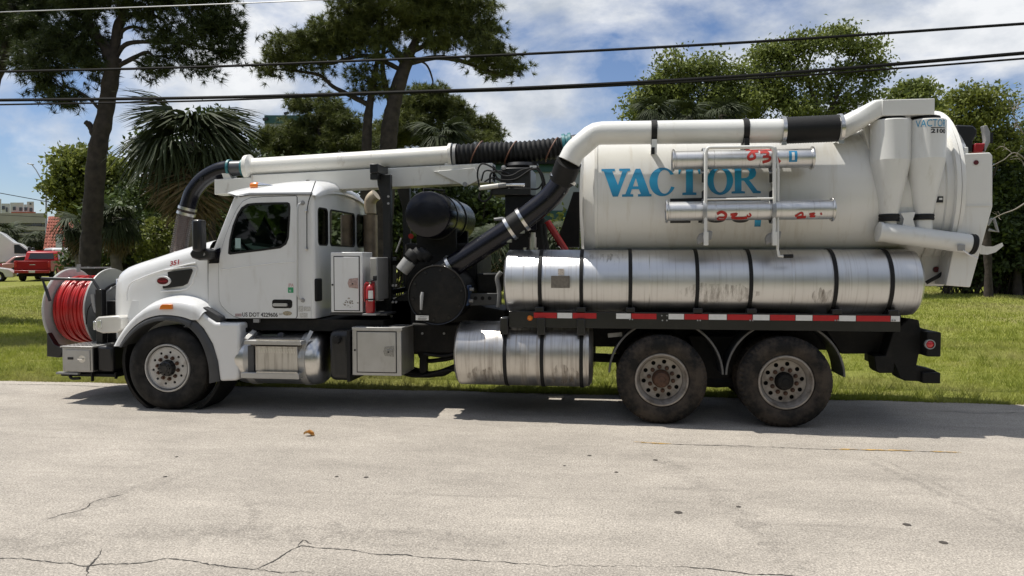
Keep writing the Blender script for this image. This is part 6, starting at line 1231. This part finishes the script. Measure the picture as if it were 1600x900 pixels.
# handles, antenna, lamps
ob('grab_handle', MB().tube([P(471, 317, CY), P(466, 320, CY-.06)]+spline([P(465, 326, CY-.065), P(465, 400, CY-.065), P(465, 460, CY-.065)], 3)+[P(467, 467, CY-.06), P(473, 469, CY)], .013, 8), satin, T)
for y in (317, 469): ob('handle_mount', MB().lathe([(-.02, 0), (-.015, .022), (.0, .03)], P(473, y, CY-.002), (0, 1, 0), 16), greyp, T)
an = ob('antenna', MB().tube([P(479.5, 390, CY-.03), P(479.5, 330, CY-.03), P(482, 315, CY-.03), P(493, 283, CY-.03)], .006, 6), rub, T)
for y in (330, 389): ob('antenna_mount', MB().lathe([(-.035, 0), (-.03, .018), (-.01, .022), (0, .02)], P(479.5, y, CY-.002), (0, 1, 0), 16), steel, an)
ob('cab_vent', MB().box(xbk-.03, xbk+.02, CY+.02, CY+.22, PZ(500, 471, .3), PZ(500, 435, .3)), rub, T, bev=.02)
c = P(401, 290.5, .55); ob('cab_marker_lamp', MB().lathe([(-.09, .012), (-.08, .035), (0, .05), (.07, .035), (.10, .01)], c, (1, 0, -.1), 16), amber, T); ob('lamp_chrome', MB().lathe([(.04, .05), (.12, .035), (.22, .01)], c, (1, 0, 0), 16), chrome, T)
for y in (1.35, 1.7): ob('cab_marker_lamp', MB().lathe([(-.09, .012), (-.08, .035), (0, .05), (.10, .03), (.18, .01)], (PX(385, CY), y, 3.0), (1, 0, .1), 16), amber, T)
c = P(481, 286, 1.0); ob('roof_antenna', MB().lathe([(-.06, .045), (-.02, .045), (.04, .025), (.045, 0)], c, (0, 0, 1), 16), rub, T)
ob('cab_sill', MB().box(PX(345, CY), PX(600, .3), CY+.06, 2.3, PZ(450, 516, .3), PZ(450, 498.5, .3)), chas, T)
# ---- fuel tank under the cab with its steps
fa, fb, fz, fr2 = hc(369, 516, 518, 599, .38)
ft = ob('fuel_tank', MB().lathe([(fa, 0), (fa+.01, fr2*.5), (fa+.05, fr2*.82), (fa+.11, fr2*.96), (fa+.17, fr2), (fb-.17, fr2), (fb-.11, fr2*.96), (fb-.05, fr2*.84), (fb-.01, fr2*.55), (fb, 0)], (0, .38, fz), (1, 0, 0), 64), steel, T)
for sx in (384, 470):
    x = PX(sx, .05); ob('tank_band', MB().lathe([(-.045, fr2+.002), (-.045, fr2+.012), (.045, fr2+.012), (.045, fr2+.002)], (x, .38, fz), (1, 0, 0), 56, True), boxal, ft)
ob('band_arm', MB().beam(P(466, 560, .03), P(487, 517, .15), .05, .012, up=(0, 1, 0)), boxal, ft, bev=.004); ob('band_arm', MB().beam(P(384, 530, .03), P(398, 517, .2), .06, .02, up=(0, 1, 0)), boxal, ft, bev=.004)
for y0, y1, x0, x1 in ((532.5, 539, 382, 471), (583, 592, 376, 467)):
    s = ob('cab_step', MB().box(PX(x0, -.02), PX(x1, -.02), -.05, .16, PZ(425, y1, -.05), PZ(425, y0, -.05)), boxal, ft, bev=.006); st = MB(); xx = np.linspace(PX(402, -.02), PX(x1-3, -.02), 30)
    for x in xx: st.add([(x-.012, -.052, PZ(425, y0, -.05)), (x+.012, -.052, PZ(425, y0, -.05)), (x, -.052, PZ(425, y0, -.05)+.026), (x-.012, -.047, PZ(425, y0, -.05)), (x+.012, -.047, PZ(425, y0, -.05)), (x, -.047, PZ(425, y0, -.05)+.026)], [(0, 1, 2), (5, 4, 3), (0, 2, 5, 3), (1, 4, 5, 2)])
    ob('step_teeth', st, steel, s, kind='stuff', shade=0)
ob('step_back_plate', MB().box(PX(398, .03), PX(464, .03), .02, .045, PZ(430, 580, .03), PZ(430, 541, .03)), alug, ft, bev=.004); sl2 = MB()
for i in range(22):
    x = PX(405+2.6*i, .018); z = PZ(430, 548, .018); sl2.beam((x-.006, .017, z-.03), (x+.006, .017, z+.03), .012, .006, up=(0, 1, 0))
ob('step_louvres', sl2, steel, ft, kind='stuff'); ob('step_end_plate', MB().box(PX(387, .02), PX(396, .02), .0, .04, PZ(390, 582, .02), PZ(390, 540, .02)), plas, ft)
ob('filler_cap', MB().lathe([(0, .05), (.05, .055), (.06, .045), (.065, 0)], P(382, 519, .25), (0, 0, 1), 20), rub, ft); p = P(430, 523, .1); ob('tank_emblem', MB().lathe([(-.004, 0), (0, .04)], P(438, 523, .13), (0, -1, 1), 16), ink, ft)
ob('sill_bracket', MB().box(PX(395, .2), PX(404, .2), .2, .24, PZ(400, 504, .2), PZ(400, 498.5, .2)), greyp, T)
# urea tank
dz = (PZ(530, 595, .12), PZ(530, 516, .12)); dx = (PX(513, .12), PX(549, .12))
de = ob('urea_tank', MB().box(dx[0], dx[1], .10, .72, *dz), blk, T, bev=.08, seg=4); c = P(527, 531, .09); ob('urea_cap', MB().lathe([(-.06, 0), (-.055, .045), (-.01, .05), (.03, .055)], c, (0, 1, .0), 20), rub, de)
ob('urea_strap', MB().box(PX(541, .09), PX(546, .09), .085, .73, dz[0]-.006, dz[1]+.006), rub, de, bev=.005)
# lower tool box
def cabinet(name, x0, x1, y0, y1, Y, depth, m, dr=None, lab=None):
    a, b, z0, z1 = PX(x0, Y, (y0+y1)/2), PX(x1, Y, (y0+y1)/2), PZ((x0+x1)/2, y1, Y), PZ((x0+x1)/2, y0, Y)
    o = ob(name, MB().box(a, b, Y, Y+depth, z0, z1), m, T, bev=.008, label=lab)
    if dr:
        d0, d1, e0, e1 = dr; q = (PX(d0, Y), PX(d1, Y), PZ(d0, e1, Y), PZ(d0, e0, Y)); ob('door_gap', MB().box(q[0]-.012, q[1]+.012, Y-.003, Y+.002, q[2]-.012, q[3]+.012), ink, o); ob('door', MB().box(q[0], q[1], Y-.011, Y-.0035, q[2], q[3]), m, o, bev=.003)
    return o
tb2 = cabinet('aluminium_tool_box', 550, 627, 513, 587, .12, .62, boxal, (558, 618, 518.5, 580.5), 'bare aluminium tool box under the cabinets')
def paddle(x, y, Y, par, m=latchm, k=1.25):
    c = P(x, y, Y-.013); ob('paddle_latch', MB().prism([(c[0]-.06*k, c[2]), (c[0]-.045*k, c[2]+.045*k), (c[0]+.05*k, c[2]+.055*k), (c[0]+.05*k, c[2]-.055*k), (c[0]-.045*k, c[2]-.045*k)], c[1]-.004, c[1]+.002), m, par, bev=.002)
    ob('latch_paddle', MB().box(c[0]-.03*k, c[0]+.035*k, c[1]-.014, c[1]-.0045, c[2]-.022*k, c[2]+.022*k), m, par, bev=.004); ob('latch_key', MB().cyl((c[0]-.005, c[1]-.02, c[2]-.008), (c[0]-.005, c[1]-.0145, c[2]-.008), .01, n=10), ink, par)
paddle(608, 549, .12, tb2); c = P(554.5, 547, .118); ob('door_bumper', MB().cyl(c, c+(0, -.006, 0), .013, n=12), ink, tb2)
ob('box_top_lip', MB().box(PX(549.5, .11), PX(628, .11), .105, .30, PZ(590, 516.5, .11), PZ(590, 513, .11)+.012), boxal, tb2, bev=.004)
# upper cabinets
uc = cabinet('white_cabinet', 517, 566.5, 394, 488, .27, .40, white, (523, 561, 401.5, 484.5), 'tall white painted cabinet with scratched door behind the cab')
paddle(552, 442.5, .27, uc, mat('tan_latch', (.42, .30, .27), .5, var=.3, vs=40)); c = P(547, 475, .258)
ch = mat('chipped_paint', (.26, .235, .20), .8, var=.4, vs=30)
rg = np.random.default_rng(5); cm = MB()
for i in range(26):
    x, y = (rg.normal(545, 5), rg.normal(474, 3.2)); p = P(x, y, .2576); r = .004+.012*rg.random(); k = 7; cm.add([(p[0]+r*rg.uniform(.6, 1.5)*math.cos(6.283*j/k), .2576-i*.00004, p[2]+r*rg.uniform(.4, 1.0)*math.sin(6.283*j/k)) for j in range(k)], [tuple(range(k))])
ob('paint_chips', cm, ch, uc, kind='stuff', shade=0)
c = P(519.5, 445, .268); ob('door_bumper', MB().cyl(c, c+(0, -.006, 0), .012, n=12), ink, uc)
gc = cabinet('grey_cabinet', 578, 590, 402, 469, .34, .85, greyp, None, 'narrow grey cabinet with a deep side behind the fire extinguisher'); ob('cabinet_front', MB().box(PX(579, .34), PX(589, .34), .332, .338, PZ(584, 467, .34), PZ(584, 403.5, .34)), boxal, gc, bev=.003)
c = P(585.5, 434.5, .33); ob('cabinet_latch', MB().box(c[0]-.02, c[0]+.03, .318, .331, c[2]-.03, c[2]+.03), ink, gc, bev=.004)
ob('cabinet_shelf', MB().box(PX(515, .3), PX(604, .3), .3, 1.2, PZ(560, 492.5, .3), PZ(560, 489.5, .3)), plas, T); ob('mounting_bracket', MB().box(PX(555, .3), PX(594, .3), .3, .33, PZ(575, 507, .3), PZ(575, 500, .3)), plas, T, bev=.004)
ob('cab_backing', MB().box(PX(585, .7), PX(640, .7), .75, 1.9, PZ(600, 510, .75), PZ(600, 470, .75)), chas, T)
# ---- lettering on the tank
def band(poly_plus, poly_minus, org_px, w_px, h_px, name, m, lift=.0035):
    """flat outlines in a unit box laid on the round tank; org_px is the lower left corner in the photograph"""
    Xa = PX(org_px[0], YC-R*.97, org_px[1]); Xb = PX(org_px[0]+w_px, YC-R*.97, org_px[1]-h_px)
    def ang(x, y):                                    # pixel on the tank -> angle
        lo, hi = -1.2, 1.2
        r = ray(x, y); o = np.array([CAM[1]-YC, CAM[2]-TZ]); d = r[1:]; a = d @ d; b = 2*o @ d; c = o @ o-R*R; t = (-b-math.sqrt(b*b-4*a*c))/(2*a); q = o+d*t
        return math.atan2(q[1], -q[0]), float(CAM[0]+r[0]*t)
    a0, X0 = ang(org_px[0], org_px[1]); a1, X1 = ang(org_px[0]+w_px, org_px[1]-h_px)
    V, E = [], []
    for p in poly_plus+poly_minus:
        o = len(V); k = len(p); V.extend([Vector(q) for q in p]); E.extend([(o+i, o+(i+1) % k) for i in range(k)])
    for t in np.linspace(.08, .92, 8): o = len(V); V += [Vector((-.1, t)), Vector((1.1, t))]; E.append((o, o+1))
    v, e, f, *_ = geometry.delaunay_2d_cdt(V, E, [], 0, 1e-5)
    def ins(p, poly):
        c = False; j = len(poly)-1
        for i in range(len(poly)):
            if (poly[i][1] > p[1]) != (poly[j][1] > p[1]) and p[0] < (poly[j][0]-poly[i][0])*(p[1]-poly[i][1])/(poly[j][1]-poly[i][1])+poly[i][0]: c = not c
            j = i
        return c
    keep = []
    for q in f:
        c = sum((v[i] for i in q), Vector((0, 0)))/len(q)
        if any(ins(c, p) for p in poly_plus) and not any(ins(c, p) for p in poly_minus): keep.append(tuple(q))
    Rl = R+lift; mb = MB(); mb.add([(X0+(X1-X0)*p.x, YC-Rl*math.cos(a0+(a1-a0)*p.y), TZ+Rl*math.sin(a0+(a1-a0)*p.y)) for p in v], keep)
    return ob(name, mb, m, dt, shade=0)
def lettermat():
    m = bpy.data.materials.new('blue_gradient_print'); m.use_nodes = True; t = m.node_tree; b = t.nodes['Principled BSDF']; b.inputs['Roughness'].default_value = .4
    co = t.nodes.new('ShaderNodeTexCoord'); s = t.nodes.new('ShaderNodeSeparateXYZ'); t.links.new(co.outputs['Generated'], s.inputs[0]); r = t.nodes.new('ShaderNodeValToRGB'); e = r.color_ramp.elements
    e[0].position = 0; e[0].color = (.025, .22, .40, 1); e[1].position = 1; e[1].color = (.03, .24, .46, 1); k = e.new(.6); k.color = (.035, .46, .80, 1); k2 = e.new(.25); k2.color = (.03, .33, .60, 1)
    t.links.new(s.outputs[2], r.inputs[0]); t.links.new(r.outputs[0], b.inputs['Base Color']); return m
lm = lettermat()
def ell(cx, cy, rx, ry, a0=0, a1=360, n=40): return [(cx+rx*math.cos(rad(a)), cy+ry*math.sin(rad(a))) for a in np.linspace(a0, a1, n, endpoint=(a1-a0) < 360)]
LET = {'V': ([[(.0, 1), (.47, 1), (.47, .92), (.38, .91), (.58, .40), (.73, .91), (.62, .92), (.62, 1), (1, 1), (1, .92), (.91, .90), (.58, 0), (.40, 0), (.08, .91), (0, .92)]], []),
 'A': ([[(.0, 0), (.38, 0), (.38, .08), (.28, .09), (.33, .26), (.57, .26), (.64, .09), (.54, .08), (.54, 0), (1, 0), (1, .08), (.94, .09), (.62, 1), (.46, 1), (.11, .09), (0, .08)]], [[(.37, .36), (.55, .36), (.465, .66)]]),
 'C': ([ell(.5, .5, .5, .52)], [ell(.58, .5, .27, .43), [(.80, .33), (1.2, .23), (1.2, .80), (.80, .74)]]),
 'T': ([[(.0, 1), (1, 1), (1, .72), (.93, .72), (.87, .90), (.66, .91), (.66, .09), (.82, .08), (.82, 0), (.18, 0), (.18, .08), (.34, .09), (.34, .91), (.13, .90), (.07, .72), (0, .72)]], []),
 'O': ([ell(.5, .5, .5, .52)], [ell(.5, .5, .255, .43)]),
 'R': ([[(.0, 1), (.55, 1), (.72, .97), (.82, .88), (.85, .75), (.82, .62), (.72, .52), (.60, .48), (.88, .10), (1, .07), (1, 0), (.74, 0), (.42, .46), (.34, .46), (.34, .09), (.46, .07), (.46, 0), (0, 0), (0, .07), (.11, .09), (.11, .91), (0, .93)]], [[(.34, .91), (.50, .91), (.58, .87), (.62, .76), (.58, .62), (.50, .56), (.34, .55)]])}
for ch_, x, w, yb2, h in (('V', 939.5, 45, 307.5, 44), ('A', 972, 46, 307.5, 44), ('C', 1014.5, 41, 306, 43.5), ('T', 1060, 34, 305, 45), ('O', 1105, 40, 304, 43), ('R', 1143, 45, 302.5, 43)):
    band(*LET[ch_], (x, yb2), w, h, 'tank_letter', lm)
band([[(0, 0), (1.0, .18), (.985, .6), (.95, .9), (.9, 1), (0, .72)]], [], (1047, 315.5), 142, 8.5, 'tank_swoosh', ink)
for x0, x1, y0, y1 in ((1047, 1079, 343, 348.5), (1091, 1102, 343, 348)): band([[(0, 0), (1, 0), (1, 1), (0, 1)]], [], (x0, y1), x1-x0, y1-y0, 'tank_swoosh', ink)
for cx, w in ((1119, 30), (1157, 28)): band([ell(.5, .75, .5, .75, 180, 360, 16)], [], (cx-w/2, 348), w, 8, 'tank_script', ink)
band([[(0, 0), (1, 0), (1, 1), (0, 1)]], [], (1178.5, 354), 11, 14, 'tank_script', lm)
# cyclone lettering, wrapped on the right hand cyclone
cx_ = PX(1445, .27, 240); R2 = cyR+.003
def wrap(o, x0):
    for v in o.data.vertices: a = (v.co.x-cx_)/R2; v.co.x = cx_+R2*math.sin(a); v.co.y = .27-R2*math.cos(a)
p0 = PX(1432, .05, 190); zt = PZ(1445, 197.6, .05)
wrap(stext('VACTOR', .115, mat('cyclone_blue_print', (.03, .30, .52), .4, var=0), 'cyclone_lettering', (p0, 0, zt), T, fit=.345), 0)
wrap(stext('2100', .062, ink, 'cyclone_lettering', (p0+.155, 0, PZ(1445, 207.5, .05)), T, fit=.19, bold=.002), 0)
wrap(ob('cyclone_underline', MB().grid([[(p0+.155+.19*t, 0, PZ(1445, y, .05)) for t in np.linspace(0, 1, 9)] for y in (198.8, 200)]), ink, T, shade=0), 0)

# ================================================================== THINGS CARRIED BY THE TRUCK
def carried_tube(x0, x1, yl0, yl1, yr0, yr1, Y, label, marks):
    a, b = P(x0, (yl0+yl1)/2, Y), P(x1, (yr0+yr1)/2, Y); r = ((yl1-yl0)/2)*dep(a)/FPX; t = thing('suction_tube', label, 'metal tube', tuple(a), group='metal tubes on the side rack of the truck'); d = b-a; ax = norm(d); L_ = np.linalg.norm(d)
    tu = ob('tube_body', MB().lathe([(.0, r*.98), (.0, r), (L_, r), (L_, r*.98), (L_-.01, r*.95), (.01, r*.95)], (0, 0, 0), ax, 48), alu, t)
    for s in (.012, L_-.012): ob('tube_flange', MB().lathe([(s-.012, r), (s-.014, r*1.16), (s-.006, r*1.22), (s+.006, r*1.22), (s+.014, r*1.16), (s+.012, r)], (0, 0, 0), ax, 48), steel, t)
    for s in (.30, .62): ob('tube_seam', MB().lathe([(L_*s-.004, r), (L_*s, r+.003), (L_*s+.004, r)], (0, 0, 0), ax, 48), steel, tu)
    sp = MB()
    for pts, w in marks:                              # sprayed strokes follow the round wall
        q = resample(spline([np.array([x, y, 0.]) for x, y in pts], 6), 1.0); A, B = [], []
        for i, p in enumerate(q):
            dd = norm(q[min(i+1, len(q)-1)]-q[max(i-1, 0)]); n_ = np.array([-dd[1], dd[0]])*w
            for sgn, lst in ((1, A), (-1, B)):
                px, py = p[0]+n_[0]*sgn, p[1]+n_[1]*sgn; f = (px-x0)/(x1-x0); ym = (yl0+yl1)/2+((yr0+yr1)/2-(yl0+yl1)/2)*f; hh = (yl1-yl0)/2; v = max(-.97, min(.97, (ym-py)/hh)); c = d*f; rl = r+.003
                lst.append((c[0], c[1]-rl*math.sqrt(1-v*v), c[2]+rl*v))
        sp.strip(A, B)
    if marks: ob('spray_marking', sp, spray, tu, shade=0)
    return t, a, ax, L_, r
t1, a1_, ax1, L1, r1 = carried_tube(1050, 1270, 236.5, 265, 233, 261, .05, 'upper silver tube on the rack, sprayed red and with a blue sticker', [([(1176, 237), (1168, 246), (1170, 251), (1178, 248), (1176, 240), (1184, 238)], 2.0), ([(1186, 240), (1198, 240), (1196, 246), (1190, 247), (1200, 247), (1200, 252), (1190, 255)], 2.0), ([(1206, 236), (1212, 250), (1217, 255)], 2.4), ([(1165, 236), (1185, 235.5), (1204, 236)], 1.2)])
q = .82*L1; st = MB().grid([[(q+.09*u)*ax1+np.array([0, -(r1+.0025)*math.cos(a), (r1+.0025)*math.sin(a)]) for u in (0, 1)] for a in np.linspace(-.5, .75, 7)]); ob('blue_sticker', st, inkb, t1, shade=60)
ob('sticker_print', MB().grid([[(q+.03+.03*u)*ax1+np.array([0, -(r1+.004)*math.cos(a), (r1+.004)*math.sin(a)]) for u in (0, 1)] for a in np.linspace(-.3, .55, 5)]), inkw, t1, shade=60)
t2, *_ = carried_tube(1040, 1302, 315.5, 345, 312, 342.5, .0, 'lower silver tube on the rack with two faded red sprayed numbers', [([(1120, 335), (1127, 332), (1134, 336), (1131, 342), (1122, 341), (1134, 341)], 2.2), ([(1141, 336), (1151, 335), (1144, 340), (1157, 341), (1168, 340)], 1.8), ([(1170, 334), (1173, 337), (1169, 339), (1167, 336)], 1.2), ([(1241, 338), (1250, 333), (1252, 338), (1244, 340), (1258, 339)], 1.6), ([(1262, 335), (1270, 334), (1264, 338), (1272, 338)], 1.4), ([(1279, 333), (1281, 336)], 1.3)])
# rack that holds them (part of the truck)
yr = -.10; rk = ob('tube_rack', MB().tube([P(1102.5, 372, yr), P(1102.5, 300, yr), P(1103, 240, yr)]+spline([P(1104, 235, yr), P(1106.5, 231.5, yr), P(1111, 230.5, yr)], 4)+spline([P(1202, 229.5, yr), P(1207, 231, yr), P(1209.5, 236, yr)], 4)+[P(1210, 300, yr), P(1209.5, 372, yr)], .020, 10), offw, T)
ob('rack_bar', MB().tube([P(1211, 230, yr+.05), P(1216, 265, yr+.05), P(1215, 390, yr+.05), P(1217, 400, yr+.05), P(1224, 400.5, yr+.06)], .016, 8), offw, rk); ob('bar_grip', MB().cyl(P(1224, 400.5, yr+.06), P(1239, 400, yr+.06), .022, n=12), rub, rk)
ob('rack_cross_bar', MB().tube([P(1104, 311.5, yr), P(1208, 310, yr)], .012, 8), offw, rk)
for sx in (1102.5, 1209.5):
    ob('rack_arm', MB().beam(P(sx, 370, yr), P(sx, 362, .42), .05, .04), offw, rk, bev=.004); ob('rack_bracket', MB().prism(PP([(sx-9, 365), (sx-13, 372), (sx-12, 382), (sx-4, 378), (sx-4, 383), (sx+4, 383), (sx+4, 376), (sx+9, 374), (sx+11, 362), (sx+6, 360)], .02), .0, .10), greyp, rk, bev=.008)
    ob('rack_foot', MB().box(PX(sx-3.5, yr), PX(sx+3.5, yr), yr-.02, yr+.05, PZ(sx, 383.5, yr), PZ(sx, 362, yr)), offw, rk, bev=.004)
    ob('tube_cradle', MB().lathe([(-.02, .135), (-.02, .143), (.02, .143), (.02, .135)], P(sx-3, 330, .0), (1, 0, 0), 32, True), galv, rk); ob('tube_cradle', MB().lathe([(-.02, .130), (-.02, .138), (.02, .138), (.02, .130)], P(sx-3, 250, .05), (1, 0, 0), 32, True), galv, rk)
    for y0, y1 in ((266, 283), (297, 309)): ob('rack_latch', MB().box(PX(sx-5, .03), PX(sx-2, .03), .0, .2, PZ(sx, y1, .03), PZ(sx, y0, .03)), rub, rk, bev=.004)
    ob('latch_lever', MB().tube([P(sx-8, 270, .0), P(sx-3, 269, .0), P(sx+2, 270, .0)], .014, 8), galv, rk)
    ob('rack_strut', MB().beam(P(sx, 290, .02), P(sx, 290, .30), .04, .04), rub, rk); ob('rack_strut', MB().beam(P(sx, 252, .04), P(sx, 240, .42), .04, .04), offw, rk); ob('rack_strut', MB().beam(P(sx, 332, .02), P(sx, 332, .30), .04, .04), rub, rk)
# fire extinguisher
fx = P(578.5, 489, .20); fe = thing('fire_extinguisher', 'red fire extinguisher strapped upright between the white and the grey cabinet', 'fire extinguisher', tuple(fx)); eh = PZ(578, 444, .2)-fx[2]; er = 7*dep(fx)/FPX
ob('cylinder', MB().lathe([(0, 0), (0, er*.9), (.015, er), (eh*.84, er), (eh*.92, er*.8), (eh*.98, er*.35), (eh*1.02, er*.3), (eh*1.02, 0)], (0, 0, 0), (0, 0, 1), 32), redp, fe)
ob('handle', MB().beam((-.03, 0, eh*1.06), (.05, 0, eh*1.13), .025, .014).beam((-.03, 0, eh*1.04), (.05, 0, eh*1.05), .025, .012), ink, fe); ob('valve', MB().cyl((0, 0, eh), (0, 0, eh*1.08), .018, n=12), steel, fe)
ob('hose', MB().tube(spline([(-.01, -.01, eh*1.03), (-.05, -.02, eh*1.02), (-.065, -.02, eh*.85), (-.065, -.015, eh*.4)], 6), .010, 8), redp, fe); ob('label', MB().grid([[(er*1.015*math.sin(a), -er*1.015*math.cos(a), z) for a in np.linspace(-.1, 1.0, 8)] for z in (eh*.42, eh*.78)]), inkw, fe, shade=60)
ob('strap', MB().lathe([(eh*.45, er*1.01), (eh*.45, er*1.04), (eh*.5, er*1.04), (eh*.5, er*1.01)], (0, 0, 0), (0, 0, 1), 32, True), rub, fe)
ob('extinguisher_bracket', MB().box(PX(572, .28), PX(585, .28), .27, .30, PZ(578, 488, .28), PZ(578, 440, .28)), redp, T); ob('extinguisher_shelf', MB().box(PX(569, .2), PX(590, .2), .12, .34, PZ(578, 492, .2), PZ(578, 489.6, .2)), greyp, T)
# ================================================================== SMALL THINGS ON THE GROUND
c = gp(483, 681); lf = MB()
def leafpts(L_, w, bend): return [[(L_*(t-.5), w*math.sin(math.pi*min(1, t*1.02))**.8*u, bend*(u*u)*.05+.018*math.sin(t*5)+.012) for u in (-1, -.5, 0, .5, 1)] for t in np.linspace(0, 1, 9)]
dl = mat('dry_orange_leaf', (.58, .33, .11), .7, var=.3, vs=20)
t = thing('fallen_leaf', 'curled dry orange leaf lying on the road before the truck', 'leaf', (c[0], c[1], 0), .2)
ob('blade', MB().grid(leafpts(.12, .036, .5)), dl, t); ob('blade_fold', MB().grid([[(x*.7+.01, y*.6+.02, z*.6+.012+.2*abs(y)) for x, y, z in r] for r in leafpts(.12, .04, .8)]), dl, t)
c = gp(826, 604); t = thing('litter', 'crumpled white paper scrap on the grass edge under the silver tank', 'litter', (c[0], c[1]+.05, .03)); ob('paper', MB().grid([[(.16*(u-.5), .08*(v-.5), .03+.03*math.sin(5*u+3*v)) for u in np.linspace(0, 1, 7)] for v in np.linspace(0, 1, 5)]), inkw, t)
r_ = random.Random(4); debm = mat('dark_road_debris', (.05, .043, .036), .9, var=.3, vs=20)
for i, (x, y) in enumerate(((258, 745), (276, 714), (572, 746), (526, 745), (882, 728), (921, 712), (1060, 801), (1417, 820), (1474, 848), (963, 738), (1024, 719), (1154, 792))):
    c = gp(x, y); k = 9; L_ = r_.uniform(.015, .035); tag(ob('road_debris', MB().lathe([(0, L_), (.002, L_*.8), (.005, L_*.35), (.006, 0)], (0, 0, 0), (0, 0, 1), k), debm, None, (c[0], c[1], .002)), 'small flat dark scrap pressed onto the road', 'debris', 'dark scraps on the road')
